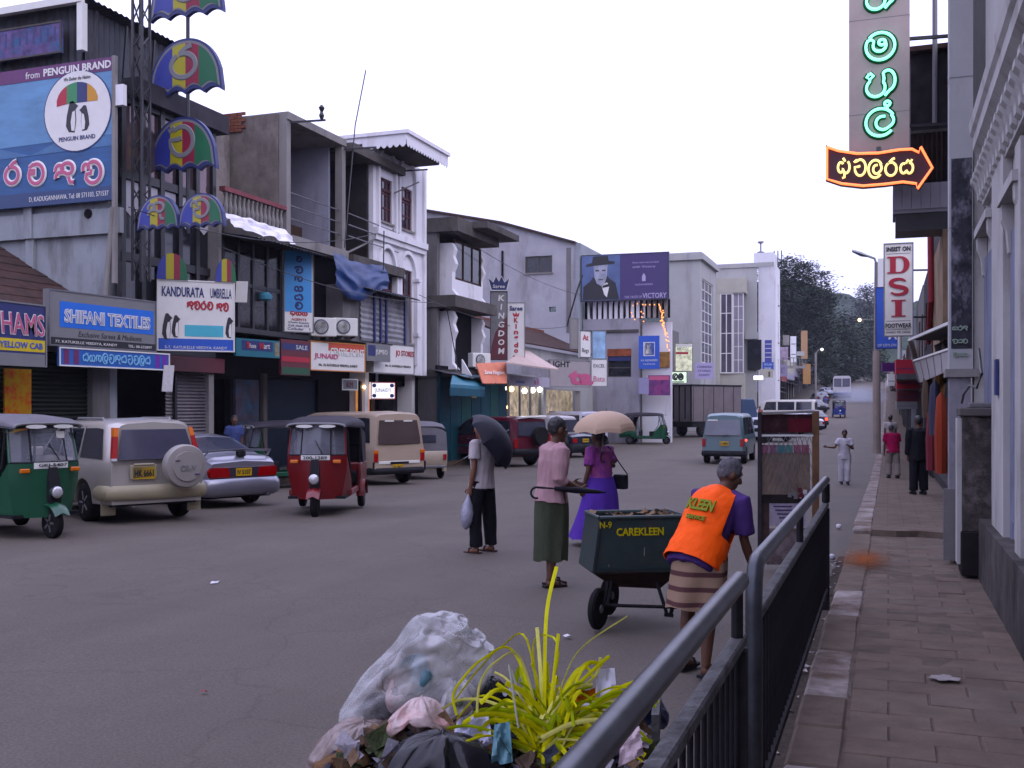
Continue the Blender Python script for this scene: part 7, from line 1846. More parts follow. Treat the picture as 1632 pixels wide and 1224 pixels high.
 for sd in(-1,1):
  eb=MB().ball((sd*.030,.077,.008),(.014,.010,.009),8,6).xf(T);eo_=eb.build('eye',m_eyew,t,smooth=True)
  MB().ball((sd*.030,.085,.008),(.006,.005,.007),8,6).xf(T).build('iris',m_eyed,eo_)
  MB().tube([(sd*.014,.088,.03),(sd*.032,.087,.034),(sd*.05,.074,.028)],[.003,.005,.003],6,flat=.6).xf(T).build('eyebrow',hairm or m_hair,t)
 hb=MB()
 if hair!='none':
  hb.ball((0,-.020,.040),(.0812,.0945,.0945),16,12)
  hb.ball((0,-.045,.004),(.0735,.062,.070),14,10)
  for sd in(-1,1):hb.ball((sd*.066,.012,.03),(.018,.03,.04),8,6)
  hb.ball((0,.038,.082),(.055,.035,.028),10,6)
  if hair=='long':hb.tube([(0,-.09,.0),(0,-.12,-.08),(0,-.12,-.2),(0,-.11,-.3)],[.06,.055,.045,.03],10)
  if hair=='bun':hb.ball((0,-.12,-.03),(.05,.045,.05),12,8)
  hb.xf(T);volume(hb,'hair',hairm or m_hair,t,max(.009,vx*.8),.006,1,60)
 info=dict(root=t,pel=pel,waist=waist,chest=chest,sh=sh,neck=neck,hc=hc,up=upv,lat=latv,fw=fwv,arms=armp,legs=legp,k=k,T=T,g=g)
 if top:
  c=MB();slv=top.get('sleeve',.5);off=top.get('off',.018);drop=top.get('drop',.0)
  low=pel-upv*(drop*k)
  fl=top.get('flare',1.0)
  rg=[ell_ring(low,latv,fwv,(.158*g+off)*k*fl,(.118*g+off)*k*fl),ell_ring(low.lerp(waist,.5),latv,fwv,(.15*g+off)*k*(1+(fl-1)*.6),(.112*g+off)*k*(1+(fl-1)*.6)),ell_ring(waist,latv,fwv,(.142*g+off)*k,(.106*g+off)*k),ell_ring(chest,latv,fwv,(.166*g+off)*k,(.116*g+off)*k),ell_ring(sh-upv*.02*k,latv,fwv,(.172*g+off*.8)*k,(.096*g+off)*k),ell_ring(sh+upv*.028*k,latv,fwv,(.10+off*.6)*k,(.07+off*.6)*k),ell_ring(sh+upv*.05*k,latv,fwv,(.066+off*.4)*k,(.058+off*.4)*k)]
  c.loft(rg)
  for i,sd in enumerate((-1,1)):
   s0,e,w_=armp[i]
   ln=slv if isinstance(slv,(int,float))else slv[i]
   P_=[s0-latv*sd*.06*k,s0+latv*sd*.005,s0.lerp(e,min(1,ln*.5 if ln<1 else .5))]
   Rr=[.062*k+off,.066*k+off*.6,.060*k+off*.7]
   if ln<=1:P_.append(s0.lerp(e,ln));Rr.append(.056*k+off*.9)
   else:P_+=[e,e.lerp(w_,(ln-1)*.6),e.lerp(w_,ln-1)];Rr+=[.05*k+off*.6,.046*k+off*.5,.042*k+off*.4]
   c.tube(P_,Rr,12)
  if top.get('collar'):
   c.tube([neck+latv*.062*k*math.cos(a)+fwv*.062*k*math.sin(a)-upv*.012*k for a in[i*math.pi/6 for i in range(13)]],.016*k,6)
  info['shirt']=volume(c,top.get('name','shirt'),top['m'],t,max(.011,vx),top.get('fold',.008)*1.6,2,9)
 if bottom:
  kind=bottom['kind'];off=bottom.get('off',.02)
  if kind=='trousers':
   c=MB()
   c.loft([ell_ring(pel+V((0,0,-.10*k)),(1,0,0),(0,1,0),(.15*g+off)*k,(.11*g+off)*k),ell_ring(pel,(1,0,0),(0,1,0),(.158*g+off*.7)*k,(.116*g+off*.7)*k),ell_ring(pel+upv*.09*k,latv,fwv,(.145*g+off*.5)*k,(.108*g+off*.5)*k)])
   for h0,kn,an in legp:
    en=kn.lerp(an,bottom.get('len',.96))
    c.tube([h0+V((0,0,.02)),h0.lerp(kn,.3),kn,kn.lerp(en,.5),en],[.096*k*g+off*.5,.088*k+off*.7,.066*k+off,.062*k+off,.06*k+off],12)
   volume(c,'trousers',bottom['m'],t,max(.011,vx),.013,2,9)
  else:
   zt=(waist if bottom.get('high')else pel+upv*.10*k);zl=bottom['hem']
   n=40;rows=[];ctr=(legp[0][2]+legp[1][2])/2;spread_=(legp[1][2]-legp[0][2]).length
   sdx=random.Random(bottom.get('seed',1)).uniform(0,50)
   for q in range(15):
    f=q/14;cz=zt.z+(zl-zt.z)*f
    cx=zt.x+(ctr.x-zt.x)*f*.7;cy=zt.y+(ctr.y-zt.y)*f*.7
    rx=(.150*g+off)*k+bottom.get('fx',.03)*f+.02*math.sin(min(1,f*3)*1.57);ry=(.112*g+off)*k+bottom.get('fy',.05)*f+.03*math.sin(min(1,f*3)*1.57)
    row=[]
    for i in range(n):
     a=2*math.pi*i/n
     fold=1+(.04+.16*f)*noise.noise(V((math.cos(a)*2.2+sdx,math.sin(a)*2.2,f*.6)))+.055*f*math.sin(a*7+sdx+f)
     sw=V(bottom.get('sway',(0,0,0)))*f*f
     row.append((cx+math.cos(a)*rx*fold+sw.x,cy+math.sin(a)*ry*fold+sw.y,cz+.012*f*math.sin(a*5+sdx)))
    rows.append(row)
   sk_=MB().loft(rows,cap=False)
   info['skirt']=sk_.build(bottom.get('name','sarong'),bottom['m'],t,smooth=True)
 return info
def limb_ik(a,b,l1,l2,bend):
 """directions of two segments from a to b, bending towards bend"""
 d=V(b)-V(a);L_=min(d.length,(l1+l2)*.999);u=d.normalized()
 x=(l1*l1-l2*l2+L_*L_)/(2*L_);h=math.sqrt(max(0,l1*l1-x*x))
 bv=V(bend);bv=(bv-u*bv.dot(u)).normalized()
 e=V(a)+u*x+bv*h
 return tuple(e-V(a)),tuple(V(a)+u*L_-e)
def umbrella(label,tip,axis,rad,depth,m,shaft=.75,folded=False,hand_at=None):
 """tip: top of the canopy; axis points from the handle to the tip"""
 t=thing('umbrella',label,'umbrella',tip,0,'umbrellas carried by walkers',world=True)
 ax=V(axis).normalized();tip=V(tip);a=ax.cross(Z3)if abs(ax.z)<.95 else V((1,0,0));a.normalize();b_=ax.cross(a)
 if not folded:
  N=8;sub=5;rows=[]
  for q in range(9):
   f=q/8;ring=[]
   for i in range(N*sub):
    ph=2*math.pi*i/(N*sub);seg_=(i%sub)/sub
    sag=1-.075*math.sin(math.pi*seg_)*f
    r_=rad*math.sin(f*1.45)/math.sin(1.45)*sag
    dz=depth*(1-math.cos(f*1.45))/(1-math.cos(1.45))-.05*rad*math.sin(math.pi*seg_)*f*f
    ring.append(tip+a*math.cos(ph)*max(r_,.004)+b_*math.sin(ph)*max(r_,.004)-ax*dz)
   rows.append(ring)
  MB().loft(rows,cap=False).build('canopy',m,t,smooth=14)
  for i in range(N):
   ph=2*math.pi*i/N;pts=[tip+(a*math.cos(ph)+b_*math.sin(ph))*rad*math.sin(f*1.45)/math.sin(1.45)*.99-ax*(depth*(1-math.cos(f*1.45))/(1-math.cos(1.45))+.008)for f in(.02,.25,.5,.75,1.0)]
   MB().tube(pts,.003,5).build('rib',m_steel,t)
  MB().tube([tip+ax*.05,tip],.006,6).build('ferrule',m_steel,t)
  MB().tube([tip,tip-ax*shaft],.006,6).build('shaft',m_steel,t)
  h=tip-ax*shaft
  MB().tube([h+ax*.1,h,h-ax*.03+a*.03,h-ax*.03+a*.06],.012,8).build('handle',m_wood,t)
 else:
  MB().tube([tip,tip-ax*.08,tip-ax*.3,tip-ax*.52],[.008,.02,.034,.022],10).build('rolled_canopy',m,t,smooth=True)
  h=tip-ax*.52
  MB().tube([h,h-ax*.1],.009,8).build('shaft',m_trim,t)
  h=h-ax*.1;s=a if a.z>0 else-a;dn=V((0,0,1))-ax*ax.z
  MB().tube([h,h-ax*.08]+[h-ax*(.08+.055*math.sin(q))-dn*(.055*(1-math.cos(q)))for q in[i*math.pi/8 for i in range(1,10)]],.011,8).build('crook_handle',m_trim,t,smooth=True)
 return t
m_tee=mat('offwhite_tshirt',(.46,.42,.42),.85,.06,6,bump=.1,bscale=60)
m_blk=mat('black_trousers',(.010,.010,.013),.8,.3,6)
p=gp(768,881);ro=head(-.82,.57)
t1_=at(806,688,13.0);ax1=(RT*.80-FW*.14+V((0,0,.52))).normalized()
def loc2w(pos,rot,v):c,s=math.cos(rot),math.sin(rot);return V((pos[0]+v[0]*c-v[1]*s,pos[1]+v[0]*s+v[1]*c,pos[2]+v[2]))
base1=(p.x,p.y,rz(p.y))
def w2loc(pos,rot,v):d=V(v)-V(pos);c,s=math.cos(rot),math.sin(rot);return V((d.x*c+d.y*s,-d.x*s+d.y*c,d.z))
i1=person('man in white T-shirt and black trousers standing with dark umbrella and bag',base1,ro,1.66,m_skin2,lean=-2,face=(.0,1,-.06),top=dict(m=m_tee,sleeve=.62,off=.026,drop=.07,fold=.008,flare=1.08),bottom=dict(kind='trousers',m=m_blk,off=.022),arms=[((-.16,-.06,-1),(-.02,.22,-1)),((.35,.1,-.9),(-.25,.75,.75))],legs=[((-.06,.05,-1),(-.02,-.06,-1)),((.10,-.06,-1),(.02,-.06,-1))],vx=.010,curl=(.75,.9),reach=(None,w2loc(base1,ro,t1_-ax1*.46)),shoem=mat('brown_sandal',(.05,.03,.025),.7))
wr=i1['arms'][1][2];hw=loc2w(base1,ro,wr+V((0,.03,.05)))
axu=(RT*.50+V((0,0,.80))-FW*.10).normalized()
umbrella('black umbrella tilted behind the head of the man in white T-shirt',t1_,ax1,.40,.26,mat('black_nylon',(.022,.022,.032),.55,.2,5),.74)
hb_=loc2w(base1,ro,i1['arms'][0][2]+V((0,.03,-.10)))
bagm=mat('grey_plastic_bag',(.30,.30,.36),.35,.35,9,bump=.4,bscale=25)
bg_=MB().loft([[hb_+V((math.cos(a)*rx*(1+.18*noise.noise(V((a*2,z*9,1)))),math.sin(a)*rx*(1+.18*noise.noise(V((a*2,z*9,5)))),z))+RT*-.03*(-z/.4)for a in[i*math.pi/8 for i in range(16)]]for z,rx in((.02,.015),(-.05,.03),(-.12,.065),(-.22,.085),(-.32,.075),(-.40,.045),(-.43,.01))]).build('plastic_bag',bagm,smooth=60)
tag(bg_,'knotted grey plastic bag in the T-shirt man\'s hand','bag')
m_pinksh=mat('pale_pink_shirt',(.40,.26,.27),.85,.06,6,bump=.1,bscale=60,stain=((.34,.21,.23),.4,8,.2))
m_sar=mat('olive_sarong',(.075,.085,.055),.85,.15,5,stain=((.045,.055,.035),.5,7,.3))
p=gp(878,934);ro=head(.90,.42);base2=(p.x,p.y,rz(p.y))
i2=person('man in pale pink shirt and olive sarong walking with a furled umbrella',base2,ro,1.68,m_skin,lean=5,face=(-.05,1,-.1),top=dict(m=m_pinksh,sleeve=1.3,off=.03,drop=.05,fold=.010,collar=True,flare=1.14),bottom=dict(kind='sarong',m=m_sar,hem=.27,off=.026,fx=-.03,fy=.0,seed=4),arms=[((-.2,.15,-1),(.30,.85,-.25)),((.14,-.16,-1),(-.06,.90,-.38))],legs=[((.03,.12,-1),(.0,-.06,-1)),((-.03,-.02,-1),(.0,-.10,-1))],vx=.010,curl=(1.0,1.0),shoem=mat('dark_slipper',(.03,.02,.02),.8),hair='short')
hw=loc2w(base2,ro,i2['arms'][1][2]+V((0,.06,-.03)))
umbrella('furled black umbrella held level by the man in the pink shirt',hw+RT*.20+V((0,0,.0))+FW*-.12,RT*1.0+V((0,0,-.08))+FW*.1,.1,.1,mat('furled_black',(.015,.014,.02),.6,.2,5),folded=True)
m_blouse=mat('pink_violet_blouse',(.26,.07,.27),.75,.25,5,stain=((.42,.13,.22),.5,7,1))
m_vskirt=mat('violet_skirt',(.11,.05,.36),.75,.15,4)
p=gp(957,870);ro=head(-.72,.70);base3=(p.x,p.y,rz(p.y))
t3=at(966,655,13.7);ax3=(RT*.10+V((0,0,1))-FW*.12).normalized()
i3=person('woman in pink and violet blouse and long violet skirt under a cream umbrella',base3,ro,1.55,m_skin,lean=2,build=1.22,face=(-.1,1,0),hair='bun',top=dict(name='blouse',m=m_blouse,sleeve=.72,off=.026,drop=.17,fold=.011,flare=1.12),bottom=dict(kind='skirt',name='skirt',m=m_vskirt,hem=.10,off=.03,fx=.12,fy=.14,seed=9,sway=(-.02,.12,0)),arms=[((-.22,-.02,-1),(-.05,.32,-1)),((.3,.25,-.85),(-.2,.6,.8))],legs=[((-.02,.16,-1),(-.02,-.06,-1)),((.02,-.08,-1),(.02,-.20,-1))],vx=.011,curl=(.5,.9),reach=(None,w2loc(base3,ro,t3-ax3*.6)))
umbrella('cream umbrella with pale seams over the woman in violet',t3,ax3,.43,.27,mat('cream_nylon',(.46,.34,.25),.6,.06,3),.66)
hbp=loc2w(base3,ro,V((.26,-.14,.86)))
hbg=thing('handbag','black handbag slung behind the woman in violet','bag',hbp,ro)
MB().box(-.05,.05,-.10,.10,-.10,.10).build('pouch',m_trim,hbg,bevel=.025,seg=2)
MB().tube([(0,-.12,.1),(-.08,-.02,.28),(-.14,.1,.48),(-.1,.16,.36),(-.02,.13,.1)],.009,6).build('strap',m_trim,hbg)
m_vest=mat('orange_vest',(.95,.15,.015),.6,.08,5,bump=.1,bscale=40)
m_psh=mat('purple_work_shirt',(.075,.04,.16),.8,.12,6)
m_plaid=mat('checked_sarong',(.20,.13,.085),.85,.08,8)
n_=m_plaid.node_tree;bs_=n_.nodes['Principled BSDF'];wv=n_.nodes.new('ShaderNodeTexWave');wv.bands_direction='Z';wv.inputs['Scale'].default_value=3.2;wv.inputs['Distortion'].default_value=.6
tcq=n_.nodes.new('ShaderNodeTexCoord');n_.links.new(tcq.outputs['Object'],wv.inputs['Vector'])
rq=n_.nodes.new('ShaderNodeValToRGB');rq.color_ramp.elements[0].position=.18;rq.color_ramp.elements[0].color=(.07,.03,.03,1);rq.color_ramp.elements[1].position=.30;rq.color_ramp.elements[1].color=(.23,.15,.10,1)
n_.links.new(wv.outputs['Fac'],rq.inputs['Fac']);n_.links.new(rq.outputs['Color'],bs_.inputs['Base Color'])
d4=7.05;q=at(1110,600,d4);base4=(q.x,q.y,0.0);ro4=head(.66,.75)
i4=person('grey-haired street sweeper in orange vest bending beside the handcart',base4,ro4,1.51,m_skin,lean=35,side_lean=5,face=(.52,.80,-.42),hair='short',hairm=m_hairg,top=dict(name='shirt',m=m_psh,sleeve=.86,off=.028,drop=.13,fold=.010,collar=True),bottom=dict(kind='sarong',m=m_plaid,hem=.46,off=.03,fx=.03,fy=.06,seed=2),arms=[((-.2,.05,-1),(-.1,.30,-1)),((.10,.10,-1),(.10,.35,-.9))],legs=[((-.05,.16,-1),(-.03,-.10,-1)),((.06,-.02,-1),(.02,-.16,-1))],vx=.009,curl=(.8,.9),build=1.02,feet='sandal')
I=i4;k4=I['k']
vb=MB()
def vest_ring(c,rx,ry):return ell_ring(c,I['lat'],I['fw'],rx,ry,24)
vr=[vest_ring(I['pel']-I['up']*.10,.212,.178),vest_ring(I['pel']+I['up']*.02,.208,.172),vest_ring(I['waist'],.200,.162),vest_ring(I['chest']-I['up']*.05,.206,.166),vest_ring(I['chest']+I['up']*.06,.200,.160),vest_ring(I['sh']+I['up']*.0,.178,.132),vest_ring(I['sh']+I['up']*.045,.105,.088)]
vb.loft(vr,cap=False)
keep=[]
for f in vb.f:
 c_=sum((V(vb.v[i])for i in f),V((0,0,0)))/len(f);rel=c_-I['chest']
 sidev=abs(rel.dot(I['lat']));upw=rel.dot(I['up'])
 if sidev>.165 and-.16<upw<.12:continue
 keep.append(f)
vb.f=keep
vest=vb.build('vest',m_vest,I['root'],smooth=True)
md=vest.modifiers.new('sol','SOLIDIFY');md.thickness=.006
md=vest.modifiers.new('sub','SUBSURF');md.levels=3;md.render_levels=3
tx=bpy.data.textures.new('vest_creases','CLOUDS');tx.noise_scale=.11;tx.noise_depth=2
md=vest.modifiers.new('dis','DISPLACE');md.texture=tx;md.strength=.022;md.mid_level=.5;md.texture_coords='LOCAL'
bo=I['chest']-I['up']*.05-I['fw']*.166;uu=-I['lat']*-1;uu=I['lat']
m_olv=paint('faded_green_print',(.22,.25,.05),.7)
lettering(I['root'],'KLEEN',bo,uu,I['up'],.21,.085,m_olv,.04,ext=.013,name='print')
lettering(I['root'],'SERVICE',bo-I['up']*.10,uu,I['up'],.15,.032,m_olv,.03,ext=.013,name='print')
m_cwh=mat('white_cotton',(.50,.48,.52),.85,.08,6)
m_crim=mat('crimson_shirt',(.26,.012,.06),.8,.12,6)
m_khaki=mat('khaki_cloth',(.22,.19,.17),.85,.1,6)
m_suit=mat('black_suit',(.010,.010,.014),.75,.2,6)
m_cream=mat('cream_shirt',(.40,.36,.35),.85,.08,6)
p=gp(1346,772)
person('man in white shirt and pale trousers walking on the road, arm held out',(p.x,p.y,rz(p.y)),head(-.15,-1),1.52,m_skin,face=(.1,1,-.2),top=dict(m=m_cwh,sleeve=.6,off=.02,drop=.12),bottom=dict(kind='trousers',m=m_cwh,off=.02),arms=[((-.25,.2,-.9),(.45,.5,.3)),((.35,.2,-.55),(.95,.3,.1))],legs=[((0,.10,-1),(0,-.05,-1)),((0,-.06,-1),(0,-.16,-1))],vx=.016,feet='shoe')
p=gp(1423,762,.27)
person('stooping walker in crimson shirt and khaki trousers on the pavement',(p.x,p.y,pz(p.y)),head(.05,1),1.42,m_skin,lean=14,face=(0,1,-.3),build=1.1,top=dict(m=m_crim,sleeve=.7,off=.03,drop=.1),bottom=dict(kind='trousers',m=m_khaki,off=.03),legs=[((-.05,.22,-1),(0,-.2,-1)),((.05,-.05,-1),(0,-.3,-1))],vx=.016,feet='shoe')
p=gp(1464,788,.27)
person('walker in a black suit seen from behind on the pavement',(p.x,p.y,pz(p.y)),head(-.02,1),1.56,m_skin,face=(0,1,0),build=1.12,top=dict(name='jacket',m=m_suit,sleeve=1.9,off=.035,drop=.16),bottom=dict(kind='trousers',m=m_suit,off=.03),arms=[((-.16,.03,-1),(.02,.1,-1)),((.16,.03,-1),(-.02,.1,-1))],legs=[((-.04,.03,-1),(0,-.03,-1)),((.04,0,-1),(0,-.06,-1))],vx=.014,feet='shoe')
p=gp(1419,735,.27)
person('walker in cream shirt beyond the crimson shirt',(p.x,p.y,pz(p.y)),head(.1,1),1.62,m_skin,top=dict(m=m_cream,sleeve=.6,off=.025,drop=.1),bottom=dict(kind='trousers',m=m_khaki,off=.025),vx=.018,feet='shoe')
q=on_x(373,690,-15.2)
person('dim figure in blue shirt at the dark shop entrance',(q.x,q.y,rz(q.y)+.17),head(.5,-.9),1.62,m_skin,top=dict(m=mat('dull_blue_shirt',(.06,.08,.20),.85),sleeve=.6,off=.025,drop=.1),bottom=dict(kind='trousers',m=m_blk,off=.025),vx=.018,feet='shoe')
for k,(px,py,d_,c_)in enumerate(((1204,640,78,(.5,.5,.55)),(1211,641,80,(.3,.12,.1)),(1222,640,86,(.5,.48,.5)),(1309,628,118,(.45,.45,.5)),(1316,631,112,(.10,.12,.3)))):
 q=at(px,py,d_)
 person(['walker in white by the far left kerb, leftmost of three','walker in rust red among the far left walkers','walker in pale shirt rightmost of the far left walkers','tiny walker in white beside the distant lamp post','tiny walker in blue near the distant bus'][k],(q.x,q.y,rz(q.y)),head(.3*(-1)**k,-1),1.6,m_skin,top=dict(m=mat('far_shirt_%d'%k,c_,.85),sleeve=.6,off=.025,drop=.1),bottom=dict(kind='trousers',m=m_khaki if k%2 else m_blk,off=.025),vx=.03,feet='shoe')
flush()
# ================================================================== guard rail beside the pavement
m_rail=mat('worn_tube_steel',(.075,.08,.09),.34,.3,6,metal=.65,stain=((.04,.038,.04),.45,9,.5))
m_railp=mat('flaking_grey_paint',(.12,.12,.12),.6,.35,9,bump=.4,bscale=40,stain=((.035,.03,.03),.48,9,.5))
m_bar=mat('dirty_black_bar',(.022,.021,.023),.7,.4,12)
XG,ZG=-.475,1.21
def guard(label,y0,y1,bent):
 t=thing('guard_rail',label,'railing',(XG,(y0+y1)/2,.2),group='guard rail sections on the kerb',world=True)
 if bent:pts=[(XG,y0,.2),(XG,y0,1.06),(XG,y0+.012,1.13),(XG,y0+.045,1.185),(XG,y0+.11,ZG),(XG,y1,ZG)]
 else:pts=[(XG,y0,ZG),(XG,y1-.03,ZG),(XG,y1-.008,ZG),(XG,y1,ZG)]
 rad=[.032]*len(pts)
 if not bent:rad[-1]=.024
 MB().tube(pts,rad,16).build('top_rail',m_rail,t,smooth=50)
 MB().box(XG-.024,XG+.024,y0+(.03 if bent else 0),y1,.99,1.03).build('mid_rail',m_railp,t,bevel=.006)
 MB().box(XG-.02,XG+.02,y0+(.03 if bent else 0),y1,.30,.34).build('bottom_rail',m_bar,t)
 ends=[y0+(y1-y0)*f for f in((.45,.985)if bent else(.3,.62,.985))]
 for y in ends:MB().tube([(XG,y,1.03),(XG,y,1.185)],.02,8).build('stub_post',m_bar,t)
 for y in([y1-.04]if bent else[y1-.06]):MB().box(XG-.03,XG+.03,y-.03,y+.03,.16,.984).build('post',m_bar,t)
 if bent:MB().box(XG-.03,XG+.03,y1-.03,y1+.028,1.031,1.18).build('post_top',m_bar,t)
 n=int((y1-y0)/.105);bm=MB().tube([(0,0,.341),(0,0,.984)],.0085,8).mesh('upright_bar',m_bar,None,True)
 for k in range(1,n):
  o=bpy.data.objects.new('upright_bar',bm);COL.objects.link(o);o.parent=t
  o.location=(0,y0+(y1-y0)*k/n-(y0+y1)/2,-.2)
 return t
guard('nearer guard rail section with open rounded tube end',-1.6,3.60,False)
guard('farther guard rail section whose tube bends down into a post',3.98,8.82,True)
# ================================================================== overflowing rubbish bin
BC=at(790,600,4.08);BC.z=0
def bc(a,d,z):return V((BC.x,BC.y,0))+RT*a+FW*d+V((0,0,z))
bn=thing('rubbish_bin','low steel rubbish bin heaped to overflowing at the road edge','bin',(BC.x,BC.y,0),world=True)
m_bin=mat('rusty_bin_steel',(.05,.055,.075),.6,.3,5,metal=.3,stain=((.10,.05,.03),.45,4,1))
Wb,Db,Hb=.62,.42,.46
for a0,a1,d0,d1,nm in((-Wb,Wb,-Db,-Db+.02,'front_panel'),(-Wb,Wb,Db-.02,Db,'back_panel'),(-Wb,-Wb+.02,-Db+.021,Db-.021,'side_panel'),(Wb-.02,Wb,-Db+.021,Db-.021,'side_panel')):
 MB().prism([bc(a0,d0,.06),bc(a1,d0,.06),bc(a1,d1,.06),bc(a0,d1,.06)],(0,0,Hb-.06)).build(nm,m_bin,bn)
MB().prism([bc(-Wb+.021,-Db+.021,.07),bc(Wb-.021,-Db+.021,.07),bc(Wb-.021,Db-.021,.07),bc(-Wb+.021,Db-.021,.07)],(0,0,.03)).build('floor',m_bin,bn)
for a,d in((-.5,-.3),(.5,-.3),(-.5,.3),(.5,.3)):MB().prism([bc(a-.03,d-.03,0),bc(a+.03,d-.03,0),bc(a+.03,d+.03,0),bc(a-.03,d+.03,0)],(0,0,.06)).build('foot',m_bin,bn)
MB().tube([bc(-Wb,-Db,Hb),bc(Wb,-Db,Hb),bc(Wb,Db,Hb),bc(-Wb,Db,Hb),bc(-Wb,-Db,Hb)],.018,8).build('rim',m_bin,bn)
MB().prism([bc(.60,-.1,.5),bc(.66,.26,.5),bc(.66,.26,.62),bc(.60,-.1,.62)],RT*.03).build('lid_plate',m_railp,bn)
def ball_mesh(nu,nv,f):
 vs=[tuple(f(V((0,0,1))))];fs=[]
 for j in range(1,nv):
  ph=math.pi*j/nv
  for i in range(nu):
   th=2*math.pi*i/nu;vs.append(tuple(f(V((math.sin(ph)*math.cos(th),math.sin(ph)*math.sin(th),math.cos(ph))))))
 vs.append(tuple(f(V((0,0,-1)))));e=len(vs)-1
 for i in range(nu):
  i2=(i+1)%nu;fs+=[(0,1+i,1+i2),(e,e-nu+i2,e-nu+i)]
  fs+=[(1+j*nu+i,1+(j+1)*nu+i,1+(j+1)*nu+i2,1+j*nu+i2)for j in range(nv-2)]
 me=bpy.data.meshes.new('film');me.from_pydata(vs,[],fs);me.update();return me
def crumple(fo,fi,nu,nv,pin=None,frames=21):
 """let a slack film settle and wrinkle over lumpy contents; returns the settled mesh"""
 o=bpy.data.objects.new('film',ball_mesh(nu,nv,fo));COL.objects.link(o)
 c=bpy.data.objects.new('core',ball_mesh(24,18,fi));COL.objects.link(c)
 c.modifiers.new('c','COLLISION');c.collision.thickness_outer=.006;c.collision.cloth_friction=20
 m=o.modifiers.new('c','CLOTH');q=m.settings
 q.quality=5;q.mass=.05;q.tension_stiffness=15;q.compression_stiffness=15;q.shear_stiffness=8;q.bending_stiffness=.002;q.shrink_min=-.6;q.air_damping=2
 if pin:
  g=o.vertex_groups.new(name='p');g.add([v.index for v in o.data.vertices if pin(v.co)],1,'REPLACE');q.vertex_group_mass='p'
 k=m.collision_settings;k.distance_min=.004;k.use_self_collision=True;k.self_distance_min=.003
 m.point_cache.frame_start=1;m.point_cache.frame_end=frames;sc.frame_start=1;sc.frame_end=frames
 for f in range(1,frames+1):sc.frame_set(f)
 me=bpy.data.meshes.new_from_object(o.evaluated_get(bpy.context.evaluated_depsgraph_get()))
 bpy.data.objects.remove(o);bpy.data.objects.remove(c);sc.frame_set(1)
 me.polygons.foreach_set('use_smooth',[True]*len(me.polygons))
 return me
def bag(src,at_,rot,scale,m,name,label,par=None):
 me=src.copy();me.name=name;me.materials.clear();me.materials.append(m)
 off=V(origin_of(par)or(0,0,0));M_=Matrix.Translation(V(at_)-off)@ rot.to_4x4()@ Matrix.Diagonal((*scale,1))
 me.transform(M_);o=bpy.data.objects.new(name,me);COL.objects.link(o);o.parent=par
 md=o.modifiers.new('s','SUBSURF');md.levels=1;md.render_levels=1
 return tag(o,label,'bag')if label else o
m_wbag=mat('white_polythene',(.42,.41,.42),.25,.15,5,bump=.4,bscale=22,stain=((.14,.10,.10),.42,7,1),spec=.7)
m_film=mat('thin_white_film',(.66,.66,.66),.12,.06,6,bump=.4,bscale=20,spec=.9)
n_=m_film.node_tree;fz=n_.nodes.new('ShaderNodeTexNoise');fz.inputs['Scale'].default_value=3.5;fz.inputs['Detail'].default_value=6
fr_=n_.nodes.new('ShaderNodeMapRange');fr_.inputs['From Min'].default_value=.35;fr_.inputs['From Max'].default_value=.62;fr_.inputs['To Min'].default_value=.22;fr_.inputs['To Max'].default_value=.60
n_.links.new(fz.outputs['Fac'],fr_.inputs['Value']);n_.links.new(fr_.outputs['Result'],n_.nodes['Principled BSDF'].inputs['Alpha'])
m_cbag=mat('clear_polythene_contents',(.24,.19,.17),.25,.3,9,bump=.5,bscale=18,stain=((.26,.10,.07),.44,7,1),spec=.6)
m_bbag=mat('black_polythene',(.008,.008,.012),.22,.2,5,bump=.1,bscale=25,spec=.35)
m_rbag=mat('red_printed_wrap',(.46,.36,.34),.3,.3,7,stain=((.40,.10,.07),.45,7,1),bump=.4,bscale=25)
dA=(RT*.74+V((0,0,.60))+FW*.22)
m_mix0=mat('blue_green_wrapper',(.10,.20,.24),.4,.4,9)
Q1=V((0,0,1)).rotation_difference(dA.normalized()).to_matrix();Q1i=Q1.inverted()
def w_r(z):return .158-.03*z-.045*max(0,z)**2
me_w=crumple(lambda d:Q1 @ V((d.x*w_r(d.z),d.y*w_r(d.z),d.z*.40)),lambda d:Q1 @(V((d.x*w_r(d.z),d.y*w_r(d.z),d.z*(.30 if d.z>0 else .38)))*(.80+.26*noise.noise(d*2))),74,54,lambda c:(Q1i @ c).z>.375)
me_b=crumple(lambda d:V((d.x*.2,d.y*.12,d.z*.11)),lambda d:V((d.x*.16,d.y*.09,d.z*.075))*(1+.3*noise.noise(d*2+V((5,0,0)))),66,46)
I3=Matrix.Identity(3)
def rot(z,x=0):return Matrix.Rotation(R(z),3,'Z')@ Matrix.Rotation(R(x),3,'X')
wb=thing('white_rubbish_bag','large white crumpled polythene bag leaning up out of the bin','bag',at(648,1085,4.25),world=True)
bag(me_w,at(640,1092,4.25),I3,(.84,.84,.84),m_film,'film',None,wb)
for k,(px,py,s,mm)in enumerate(((582,1150,.38,m_cbag),(612,1125,.40,m_bbag),(650,1110,.38,m_rbag),(672,1078,.38,m_mix0),(640,1095,.36,m_cbag),(572,1165,.28,m_rbag))):
 bag(me_b,at(px,py,4.25),rot(k*50,k*37),(s,s,s),mm,'contents',None,wb)
bag(me_b,at(578,1182,4.1),rot(30,15),(.8,.9,1.0),m_cbag,'clear_rubbish_bag','clear bag of brown scraps under the white bag')
bag(me_b,at(672,1135,3.95),rot(200,25),(.46,.55,.6),m_rbag,'red_wrapper_bag','red and white wrapper bundle between the bags')
